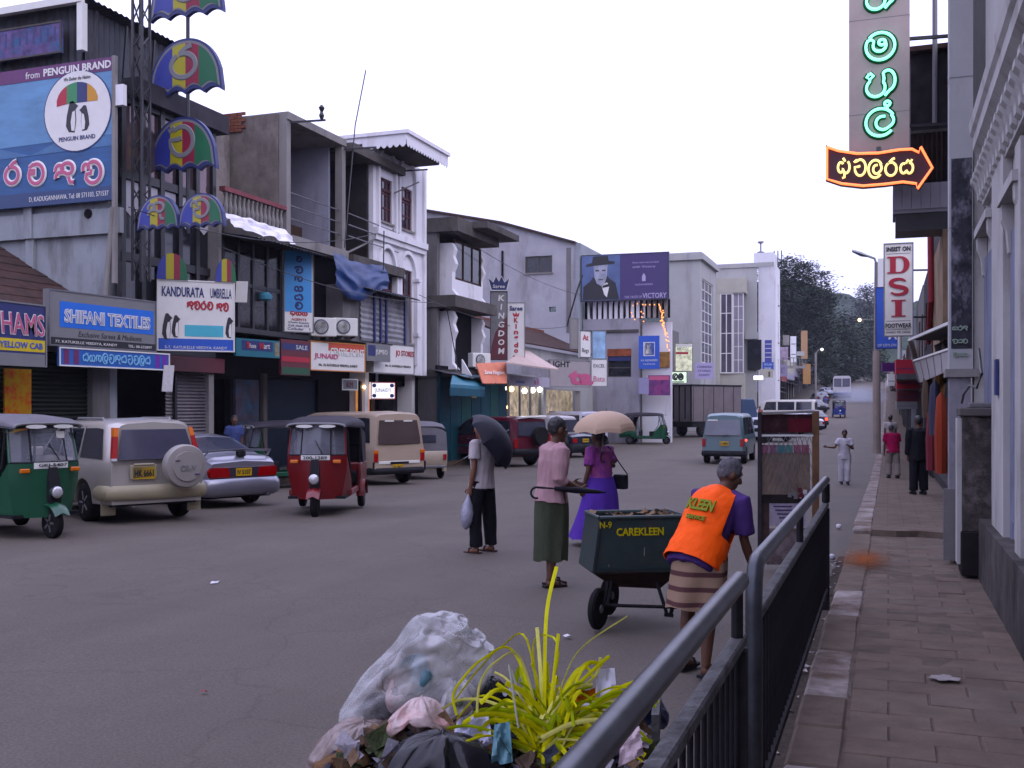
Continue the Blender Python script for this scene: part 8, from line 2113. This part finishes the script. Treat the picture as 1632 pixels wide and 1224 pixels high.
bag(me_b,at(722,1112,4.25),rot(110,10),(.6,.8,.9),m_wbag,'small_white_bag','small white bag under the tip of the large bag')
bag(me_b,at(705,1212,3.75),rot(20),(1.05,1.05,1.1),m_bbag,'black_rubbish_bag','shiny black polythene bag at the front of the bin')
bag(me_b,at(768,1108,4.35),rot(75,20),(.65,.8,.95),m_bbag,'dark_rubbish_bag','dark bag behind the yellow leaf strips')
bag(me_b,at(1010,1125,4.3),rot(10,40),(.5,.6,.65),mat('navy_polythene',(.02,.025,.07),.3,.3,6,bump=.4),'navy_rubbish_bag','navy-blue bag at the bin corner beside the rail')
bag(me_b,at(562,1218,3.95),rot(140,30),(.55,.6,.7),mat('brown_paper_bag',(.17,.10,.055),.8,.3,7,bump=.4),'brown_paper_bag','brown paper bag at the left corner of the heap')
m_mix=[mat('rubbish_mix_%d'%i,c,.7,.4,9,bump=.4)for i,c in enumerate([(.30,.28,.30),(.10,.07,.05),(.045,.05,.07),(.20,.13,.08),(.42,.41,.46),(.08,.10,.05)])]
rnd=random.Random(17)
parts_=[MB()for _ in m_mix]
for i in range(420):
 a,d=rnd.uniform(-.58,.60),rnd.uniform(-.40,.40)
 z=.44+.16*(1-(a/.7)**2)*(1-(d/.6)**2)+rnd.uniform(-.06,.04)
 c=bc(a,d,z);s=rnd.uniform(.02,.055)
 u=V((rnd.uniform(-1,1),rnd.uniform(-1,1),rnd.uniform(-.6,.6))).normalized()*s;w_=u.cross(V((rnd.uniform(-1,1),rnd.uniform(-1,1),rnd.uniform(.2,1)))).normalized()*s*rnd.uniform(.4,1)
 nn_=u.cross(w_).normalized()*s*rnd.uniform(.1,.5)
 parts_[rnd.randrange(6)].add([c-u-w_,c+u-w_+nn_,c+u+w_,c-u+w_-nn_,c+nn_*1.2],[(0,1,4),(1,2,4),(2,3,4),(3,0,4)])
MB().grid(lambda u,v:bc(-.59+1.18*u,-.39+.78*v,.40+.15*math.sin(math.pi*u)*math.sin(math.pi*v)+.03*noise.noise(V((u*12,v*8,0)))),30,20).build('rubbish_heap',m_mix[1],bn,smooth=60,kind='stuff')
for q,m in zip(parts_,m_mix):q.build('rubbish_scraps',m,bn,kind='stuff')
def sheet(px,py,d,w_,h_,m,label,tilt=(0,0),seed=0,name='crumpled_paper'):
 c=at(px,py,d);r_=random.Random(seed);u=(RT+V((0,0,tilt[0]))).normalized();v=(Z3+FW*tilt[1]).normalized();n=u.cross(v)
 o=MB().grid(lambda a,b:c+u*(a-.5)*w_*(1-.3*b)+v*(b-.5)*h_+n*.35*w_*noise.noise(V((a*2.2+seed,b*2.2,3)))+n*.1*w_*noise.noise(V((a*6+seed,b*6,8))),12,12).build(name,m,smooth=25)
 tag(o,label,'litter','loose sheets on the rubbish heap')
m_wpap=mat('white_paper',(.60,.59,.66),.75,.06,5)
sheet(966,1105,4.1,.10,.19,m_wpap,'upright white torn sheet right of the leaf strips',(.1,.2),3)
sheet(940,1140,3.95,.10,.10,m_wpap,'white scrap below the upright torn sheet',(.3,.4),8)
sheet(752,1170,3.8,.17,.12,mat('pale_print',(.48,.48,.60),.7,.3,14),'pale printed packet left of the leaf strips',(.3,.6),5)
sheet(800,1185,3.7,.08,.14,mat('teal_wrapper',(.14,.28,.32),.5,.4,12),'teal striped wrapper at the foot of the leaf strips',(.2,.3),11)
sheet(770,1155,3.9,.12,.07,mat('lilac_rag',(.30,.26,.30),.8,.2,8),'lilac rag behind the printed packet',(-.2,.5),14)
sheet(1005,1188,3.6,.10,.10,mat('pink_paper',(.52,.42,.44),.75,.1,6),'pinkish paper wedged against the rail',(.5,.3),19)
sheet(930,1110,4.25,.16,.05,mat('orange_peel_wrap',(.45,.17,.04),.6,.3,8),'orange wrapper behind the leaf strips',(.1,.8),23)
m_leaf=mat('yellow_green_leaf',(.66,.64,.09),.55,.2,14)
m_leaf2=mat('pale_yellow_leaf',(.80,.77,.26),.55,.15,14)
m_leaf3=mat('green_leaf',(.36,.44,.05),.55,.3,14)
lb=thing('leaf_strip_bundle','burst of long yellow-green palm leaf strips standing in the rubbish','leaves',at(868,1190,3.85),world=True)
rnd=random.Random(23)
root_=at(868,1185,3.85)
def strip_(pts,w_,m):
 w_*=.85
 P=[V(p)for p in pts]
 Q=[]
 n=len(P)
 for i in range(n-1):
  p0,p1,p2,p3=P[max(i-1,0)],P[i],P[i+1],P[min(i+2,n-1)]
  for k in range(6):
   t=k/6;Q.append(.5*((2*p1)+(p2-p0)*t+(2*p0-5*p1+4*p2-p3)*t*t+(3*p1-p0-3*p2+p3)*t**3))
 Q.append(P[-1]);rows=[];tw=rnd.uniform(-.8,.8)
 for i,p in enumerate(Q):
  t=(Q[min(i+1,len(Q)-1)]-Q[max(i-1,0)]).normalized();sd=t.cross(FW+Z3*.2+RT*tw)
  sd=sd.normalized()*w_/2 if sd.length>1e-5 else RT*w_/2
  nn_=t.cross(sd).normalized()*.0012;rows.append([p-sd,p+nn_,p+sd,p-nn_])
 MB().loft(rows).build('leaf_strip',m,lb)
def pxs(*pp):return[at(x,y,d)for x,y,d in pp]
strip_([root_]+pxs((868,1060,3.9),(872,970,3.95),(887,903,4.0)),.020,m_leaf)
strip_([root_]+pxs((862,1080,3.9),(856,1000,3.92)),.020,m_leaf2)
strip_([root_]+pxs((880,1100,3.85),(890,1010,3.85)),.016,m_leaf)
strip_([root_]+pxs((900,1080,3.9),(930,1030,4.0),(1000,982,4.1)),.010,m_leaf2)
strip_([root_]+pxs((905,1110,3.8),(960,1055,3.8),(972,1046,3.8)),.017,m_leaf)
strip_([root_]+pxs((915,1110,3.9),(950,1075,3.95),(957,1048,3.95)),.015,m_leaf2)
strip_([root_]+pxs((820,1040,3.9),(770,1050,3.85),(735,1085,3.8),(722,1110,3.8),(728,1140,3.8)),.012,m_leaf)
strip_([root_]+pxs((840,1020,3.9),(800,1030,3.95),(760,1070,4.0),(722,1120,4.0)),.010,m_leaf)
strip_([root_]+pxs((850,1030,3.95),(880,1015,3.9),(890,1040,3.85),(885,1075,3.8)),.010,m_leaf)
strip_([root_]+pxs((830,1050,3.8),(790,1055,3.75),(765,1090,3.75),(760,1140,3.75)),.011,m_leaf2)
strip_([root_]+pxs((830,1110,3.8),(812,1060,3.8),(815,1085,3.78),(826,1160,3.75)),.009,mat('white_leaf',(.6,.6,.5),.6))
for i in range(125):
 a=rnd.gauss(0,1.0);L_=rnd.uniform(.14,.34);dp=rnd.uniform(-.12,.10)
 d0=(RT*a*.8+Z3*rnd.uniform(.35,1.1)+FW*dp*3).normalized();dr=rnd.uniform(.1,.9)*L_
 s0=root_+RT*rnd.uniform(-.05,.07)+FW*rnd.uniform(-.06,.06)+Z3*rnd.uniform(-.06,.06)
 p1=s0+d0*L_*.5;p2=s0+d0*L_*.9-Z3*dr*.25+RT*a*.02;p3=s0+d0*L_*1.15-Z3*dr*.8+RT*a*.05
 strip_([s0,p1,p2,p3],rnd.uniform(.010,.024),rnd.choice((m_leaf,m_leaf,m_leaf2,m_leaf3)))
for i in range(14):
 a=rnd.uniform(-1,1);s0=root_+Z3*rnd.uniform(-.02,.03)
 strip_([s0,s0+RT*a*.06-FW*.05-Z3*.02,s0+RT*a*.11-FW*.1-Z3*.08,s0+RT*a*.13-FW*.12-Z3*.16],rnd.uniform(.012,.024),m_leaf)
# ================================================================== handcart
m_cart=mat('dark_green_cart',(.022,.042,.040),.45,.3,3,stain=((.05,.045,.04),.35,6,1))
m_carty=paint('cart_yellow',(.50,.42,.04),.6)
CD=8.45
ca=thing('handcart','dark green refuse handcart lettered CAREKLEEN on bicycle-type wheels','cart',(at(1012,600,CD).x,at(1012,600,CD).y,0),world=True)
cu=(RT*.985+FW*.17).normalized();cf=Z3.cross(cu)
c0=at(1020,600,CD);c0.z=0
def ct(a,d,z):return c0+cu*a+cf*d+V((0,0,z))
Lc=.40
def panel(pts,off,nm,m=m_cart):return MB().prism(pts,off).build(nm,m,ca)
fp=panel([ct(-Lc,0,.47),ct(Lc,0,.45),ct(Lc-.0,0,.905),ct(-Lc+.06,0,.905)],cf*.02,'side_panel')
panel([ct(-Lc,.46,.47),ct(Lc,.46,.45),ct(Lc,.46,.905),ct(-Lc+.06,.46,.905)],cf*.02,'side_panel')
panel([ct(-Lc,.021,.47),ct(-Lc,.46,.47),ct(-Lc+.06,.46,.905),ct(-Lc+.06,.021,.905)],cu*.02,'end_panel')
panel([ct(Lc-.02,.021,.45),ct(Lc-.02,.46,.45),ct(Lc-.02,.46,.905),ct(Lc-.02,.021,.905)],cu*.02,'end_panel')
MB().tube([ct(-Lc+.06,0,.9055),ct(Lc,0,.9055),ct(Lc,.48,.9055),ct(-Lc+.06,.48,.9055),ct(-Lc+.06,0,.9055)],.018,8).build('rim',m_cart,ca)
panel([ct(-Lc+.02,-.012,.455),ct(Lc-.06,-.012,.455),ct(Lc-.2,.1,.30),ct(-Lc+.2,.1,.33)],cf*.5,'tray',mat('rusty_tray',(.035,.022,.018),.85,.4,5))
for a in(-.39,.385):panel([ct(a,-.008,.46),ct(a+.02,-.008,.46),ct(a+.02+(.06 if a<0 else 0),-.008,.92),ct(a+(.06 if a<0 else 0),-.008,.92)],cf*.006,'corner_strip',mat('cart_edge',(.03,.03,.035),.6))
panel([ct(-Lc+.05,-.008,.485),ct(Lc-.1,-.008,.475),ct(Lc-.1,-.008,.50),ct(-Lc+.05,-.008,.51)],cf*.006,'lower_strip',mat('cart_edge2',(.03,.045,.045),.6))
lettering(fp,'N-9',ct(-.29,-.003,.85),cu,Z3,.10,.055,m_carty,.01)
lettering(fp,'CAREKLEEN',ct(.0,-.003,.79),cu,Z3,.40,.065,m_carty,.025)
for a,z,h in((.03,.64,.05),(.27,.60,.08),(-.27,.52,.02),(.30,.70,.05)):panel([ct(a,-.004,z-h),ct(a+.01,-.004,z-h),ct(a+.012,-.004,z+h*.4),ct(a+.003,-.004,z+h*.4)],cf*.002,'paint_scratch',m_plaster3)
wp=ct(-.345,.02,0)
def cart_wheel(pos,ang):
 t=thing('x','x','x',(0,0,0));bpy.data.objects.remove(t)
 b=MB().lathe([(.125,-.025),(.15,-.03),(.168,-.015),(.168,.015),(.15,.03),(.125,.025)],(0,0,0),'x',28)
 M_=Matrix.Translation(pos+V((0,0,.168)))@ Matrix.Rotation(ang,4,'Z')
 w_=b.xf(M_).build('wheel',m_tyre,ca,smooth=50)
 r_=MB().lathe([(.127,.012),(.11,.018),(.05,.0),(.03,.035),(.01,.035)],(0,0,0),'x',24).lathe([(.127,-.012),(.11,-.018),(.05,0),(.03,-.035),(.01,-.035)],(0,0,0),'x',24)
 r_.xf(M_).build('rim',m_rimd,w_,smooth=50)
aw_=math.atan2(cu.y,cu.x)-R(38)
cart_wheel(wp,aw_);cart_wheel(ct(-.10,.58,0),aw_)
MB().tube([ct(-.32,.03,.168),ct(-.10,.58,.168)],.016,8).build('axle',m_bar,ca)
for a in(-.30,-.27):MB().bar(ct(a,.03,.17),ct(a+.05,.06,.42),.022).build('strut',m_bar,ca)
for a0,a1 in((.16,.24),(.36,.27)):MB().bar(ct(a0,.05,.36),ct(a1,.03,.10),.024).build('leg',m_bar,ca)
MB().bar(ct(.22,.03,.10),ct(.29,.03,.09),.03).build('foot',m_bar,ca)
MB().tube([ct(-.30,.0,.20),ct(.50,.0,.15)],.014,8).build('pull_bar',m_bar,ca)
MB().tube([ct(.38,.3,.60),ct(.60,.34,.62),ct(.78,.28,.60)],.014,8).build('handle',m_bar,ca)
rnd=random.Random(3)
tz=MB()
for i in range(60):
 c=ct(rnd.uniform(-.3,.38),rnd.uniform(.05,.42),.87+rnd.uniform(-.02,.05));s=rnd.uniform(.02,.05)
 u=V((rnd.uniform(-1,1),rnd.uniform(-1,1),rnd.uniform(-.4,.4))).normalized()*s;w_=u.cross(Z3+V((rnd.random(),0,0))).normalized()*s*.6
 tz.add([c-u-w_,c+u-w_,c+u+w_,c-u+w_+V((0,0,.02))],[(0,1,2,3)])
tz.build('refuse',m_mix[3],ca,kind='stuff')
# ================================================================== mesh notice frame on the road edge
m_tan=mat('rusty_tan_post',(.17,.10,.06),.85,.3,6,stain=((.06,.045,.04),.4,5,.3))
FD=11.9
nf=thing('mesh_notice_frame','rusty standing mesh frame with torn notices beyond the guard rail','frame',(at(1256,600,FD).x,at(1256,600,FD).y,0),world=True)
fu=(RT*.995+FW*.10).normalized();fn=fu.cross(Z3)
def fpnt(px,py,e=0.0):
 P0=at(1256,600,FD);r_=ray(px,py);return CAM+r_*((P0-CAM).dot(fn)/r_.dot(fn))+fn*e
def pst(px,py0,py1,w_,m,nm='post'):
 a,b_=fpnt(px,py0),fpnt(px,py1);b_=V((a.x,a.y,max(0,b_.z)));
 return MB().bar(b_,a,w_).build(nm,m,nf)
pst(1211,657,1000,.045,mat('dark_rust_post',(.035,.03,.035),.8,.4,6))
pst(1300,655,1000,.075,m_tan)
def prect(x0,x1,y0,y1,m,nm,e=0.0,t=.02):return MB().prism([fpnt(x0,y1,e),fpnt(x1,y1,e),fpnt(x1,y0,e),fpnt(x0,y0,e)],fn*-t).build(nm,m,nf)
prect(1212,1296,660,690,mat('rotten_header',(.05,.022,.025),.85,.5,6,stain=((.18,.13,.10),.35,6,1)),'header_board')
prect(1256,1294,667,688,mat('red_tatter',(.13,.02,.03),.85,.3,7),'red_tatter',.01,.005)
MB().bar(fpnt(1213,659,.01),fpnt(1296,656,.01),.03).build('top_rail',m_conc_l,nf)
MB().bar(fpnt(1213,694,.012),fpnt(1296,694,.012),.022).build('mesh_rail',m_white,nf)
prect(1213,1222,690,706,m_black,'corner_block',.012)
prect(1214,1292,722,788,mat('faded_sacking',(.27,.21,.165),.9,.25,7,stain=((.15,.115,.09),.4,5,1)),'sacking',-.02,.01)
for k,c in enumerate([(.38,.16,.24),(.30,.14,.22),(.10,.25,.26),(.14,.30,.28),(.40,.14,.20),(.36,.12,.17)]):prect(1214+k*12.8,1226+k*12.8,709,722,paint('bunting_%d'%k,c,.8,var=.3,scale=20),'bunting',-.012,.006)
for k in range(11):
 for sg_ in(1,-1):
  x0=1214+k*7.6;x1=x0+sg_*34
  def clipx(x):return min(1294,max(1213,x))
  xa,xb=x0,x1;ya,yb_=696,786
  if xb>1294:f=(1294-xa)/(xb-xa);yb_=ya+(yb_-ya)*f;xb=1294
  if xb<1213:f=(1213-xa)/(xb-xa);yb_=ya+(yb_-ya)*f;xb=1213
  MB().tube([fpnt(xa,ya,.004*sg_),fpnt(xb,yb_,.004*sg_)],.0035,4).build('mesh_wire',m_sgrey,nf)
prect(1213,1298,788,802,mat('black_crossbar',(.03,.026,.025),.85,.4,6),'crossbar',.01)
nt_=prect(1226,1284,802,838,mat('grubby_notice',(.38,.34,.40),.85,.2,12),'notice',.006,.006)
for k in range(5):prect(1232+k*3,1262+k*4,806+k*6,808+k*6,m_purp,'printed_line',.010,.003)
prect(1222,1290,842,900,mat('torn_board',(.22,.18,.18),.9,.5,8,stain=((.09,.06,.06),.5,6,1)),'lower_board',.0,.02)
prect(1213,1226,802,870,mat('rag_brown',(.07,.05,.045),.9,.4,7),'rag',.004,.01)
rnd=random.Random(6)
for k in range(9):
 x=rnd.uniform(1255,1288);y=rnd.uniform(772,792);prect(x,x+6,y,y+7,[m_paper,m_maroon,m_sgrey][k%3],'scrap',.012+.002*k,.004)
for px,py,m,lb_ in((1337,843,m_paper,'white ball of paper on the road by the kerb end'),(1326,893,mat('white_cup',(.5,.5,.55),.5),'white cup lying against the kerb by the orange stain')):
 p=gp(px,py);o=MB().ball((p.x,p.y,rz(p.y)+.04),(.045,.05,.04),10,8).build('litter_ball',m,smooth=True)
 for v in o.data.vertices:v.co+=v.co.normalized()*0+V((noise.noise(v.co*30),noise.noise(v.co*31+V((5,0,0))),0))*.012
 tag(o,lb_,'litter')
# ================================================================== trees and hillside at the end of the street
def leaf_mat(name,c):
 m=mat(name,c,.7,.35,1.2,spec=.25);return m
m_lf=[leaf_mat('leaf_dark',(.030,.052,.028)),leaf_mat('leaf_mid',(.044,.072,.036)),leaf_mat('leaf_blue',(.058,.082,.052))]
m_bark=mat('grey_bark',(.06,.05,.045),.9,.3,3,bump=.4)
def tree(label,d,base,blobs,n,ms,leaf=.42,seed=1,group='trees at the end of the street',gap=.0,flat=.75,name='tree'):
 """blobs: picture ellipses (px, py, rx px, ry px, depth offset m) at distance d; leaves spread through each shell"""
 r_=random.Random(seed);p0=at(base[0],600,d);gz=rz(p0.y)-.3
 t=thing(name,label,'tree',(p0.x,p0.y,gz),group=group,world=True)
 k=d/FPX;B=[(at(px,py,d+dd),rx*k,ry*k)for px,py,rx,ry,dd in blobs]
 top=max(c.z for c,_,_ in B);fork=gz+(top-gz)*.42
 lean=V((p0.x,p0.y,fork))
 rt=max(.25,(top-gz)*.035)
 MB().tube([V((p0.x,p0.y,gz)),V((p0.x+.1,p0.y,gz+(fork-gz)*.5)),lean],[rt,rt*.75,rt*.6],10).build('trunk',m_bark,t,smooth=True)
 lm=MB()
 for c,rx,ry in B:
  mid=lean.lerp(c,.55)+V((r_.uniform(-.5,.5),r_.uniform(-.5,.5),.6))
  lm.tube([lean,mid,c],[rt*.5,rt*.3,rt*.1],6)
  for q in range(4):
   e=c+V((r_.uniform(-1,1)*rx,r_.uniform(-1,1)*rx,r_.uniform(-.2,1)*ry))*.75
   lm.tube([mid.lerp(c,.5),e],[rt*.16,rt*.04],5)
 lm.build('limb',m_bark,t)
 tot=sum(rx*rx*ry for _,rx,ry in B)
 lay=[MB()for _ in ms]
 for c,rx,ry in B:
  cnt=int(n*rx*rx*ry/tot)+60
  nc=max(8,cnt//26)
  for q in range(nc):
   while True:
    dv=V((r_.uniform(-1,1),r_.uniform(-1,1),r_.uniform(-1,1)))
    if .35<dv.length<1:break
   dv=dv.normalized()*(.55+.47*r_.random()**.6)
   cc=c+V((dv.x*rx,dv.y*rx,dv.z*ry));mi=min(len(ms)-1,int(r_.random()*len(ms)))
   if gap and r_.random()<gap:continue
   rad=r_.uniform(.6,1.3)*leaf*2.4
   for j in range(24):
    o=cc+V((r_.gauss(0,1)*rad*.55,r_.gauss(0,1)*rad*.55,r_.gauss(0,1)*rad*.3))
    a=r_.uniform(0,6.28);u=V((math.cos(a),math.sin(a),r_.uniform(-.5,.5))).normalized()*leaf*r_.uniform(.35,.65)
    w_=u.cross(V((r_.uniform(-.6,.6),r_.uniform(-.6,.6),1))).normalized()*leaf*r_.uniform(.16,.32)
    lay[mi].add([o-u,o-w_,o+u,o+w_],[(0,1,2,3)])
 for q,m in zip(lay,ms):
  if q.f:q.build('crown',m,t)
 return t
tree('huge dark rain tree beyond the white modern block',150,(1262,620),[(1255,470,52,58,0),(1290,470,40,52,-2),(1305,500,28,40,0),(1240,530,50,60,3),(1285,545,45,55,2),(1310,560,30,40,4),(1265,440,30,32,2),(1225,455,30,40,5)],34000,m_lf,.5,3)
tree('bushy mid-green tree right of the huge rain tree',185,(1335,620),[(1335,560,28,48,0),(1345,530,24,30,3),(1325,590,26,34,1),(1355,575,24,40,4)],14000,m_lf[:2],.6,5)
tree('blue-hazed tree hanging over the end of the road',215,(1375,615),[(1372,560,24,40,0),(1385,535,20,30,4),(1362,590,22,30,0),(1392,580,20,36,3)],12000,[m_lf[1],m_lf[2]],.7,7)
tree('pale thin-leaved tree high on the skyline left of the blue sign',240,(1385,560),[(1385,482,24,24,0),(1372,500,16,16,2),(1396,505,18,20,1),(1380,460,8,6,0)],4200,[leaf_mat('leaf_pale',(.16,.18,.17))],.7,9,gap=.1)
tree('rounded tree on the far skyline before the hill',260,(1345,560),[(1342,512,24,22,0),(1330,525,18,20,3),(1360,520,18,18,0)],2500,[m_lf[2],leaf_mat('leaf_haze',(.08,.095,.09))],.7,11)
tree('small street tree by the far shop row',165,(1318,625),[(1316,600,14,18,0),(1325,610,12,14,1)],1500,m_lf[:2],.45,13)
tree('leafy tree low over the right end of the road',190,(1400,625),[(1402,590,14,34,0),(1395,610,12,20,0)],1800,[m_lf[1]],.5,15)
tree('dense green tree closing the road end beside the bus',225,(1356,612),[(1352,575,20,30,0),(1340,592,18,24,2),(1366,590,18,26,0)],6000,m_lf[:2],.6,17)
tree('low dark tree at the right end of the far road',235,(1386,606),[(1384,575,18,30,0),(1396,560,14,30,0),(1376,596,14,16,0)],5000,m_lf[:2],.6,19)
hm_=mat('wooded_hill',(.030,.046,.030),.9,.5,.06,bump=1.0,bscale=.5)
def hz_(u,v):
 y=300+v*160;x=-260+u*480
 return(x,y,rz(y)-2+v*(34+10*math.sin(u*7)+8*noise.noise(V((u*12,v*3,1))))+2.5*noise.noise(V((u*60,v*22,4)))+1.2*noise.noise(V((u*160,v*60,4))))
struct(MB().grid(hz_,200,40).build('hill',hm_,smooth=60))
hz=MB().box(-310,250,-70,640,-1.8,90).build('haze',None);struct(hz,'stuff')
mh=bpy.data.materials.new('haze');mh.use_nodes=True;n_=mh.node_tree
for x in list(n_.nodes):
 if x.type=='BSDF_PRINCIPLED':n_.nodes.remove(x)
hv=n_.nodes.new('ShaderNodeVolumePrincipled');hv.inputs['Color'].default_value=(.80,.84,1,1);hv.inputs['Density'].default_value=.00026;hv.inputs['Anisotropy'].default_value=.3
n_.links.new(hv.outputs['Volume'],n_.nodes['Material Output'].inputs['Volume']);hz.data.materials.append(mh)
ps=at(1370,634,128)
sm=MB().ball((0,0,0),(3.6,5.0,1.7),20,12).build('exhaust_smoke',None);sm.location=ps
ms_=bpy.data.materials.new('blue_smoke');ms_.use_nodes=True;n_=ms_.node_tree
for x in list(n_.nodes):
 if x.type=='BSDF_PRINCIPLED':n_.nodes.remove(x)
pvn=n_.nodes.new('ShaderNodeVolumePrincipled');pvn.inputs['Color'].default_value=(.80,.84,1,1)
tcq=n_.nodes.new('ShaderNodeTexCoord');mpq=n_.nodes.new('ShaderNodeMapping');mpq.inputs['Scale'].default_value=(1/3.6,1/5.0,1/1.7)
lnq=n_.nodes.new('ShaderNodeVectorMath');lnq.operation='LENGTH';rq=n_.nodes.new('ShaderNodeMapRange');rq.inputs['From Min'].default_value=1.0;rq.inputs['From Max'].default_value=.1;rq.inputs['To Min'].default_value=0;rq.inputs['To Max'].default_value=.22
n_.links.new(tcq.outputs['Object'],mpq.inputs['Vector']);n_.links.new(mpq.outputs['Vector'],lnq.inputs[0]);n_.links.new(lnq.outputs['Value'],rq.inputs['Value']);n_.links.new(rq.outputs['Result'],pvn.inputs['Density'])
n_.links.new(pvn.outputs['Volume'],n_.nodes['Material Output'].inputs['Volume'])
sm.data.materials.append(ms_);struct(sm,'stuff')
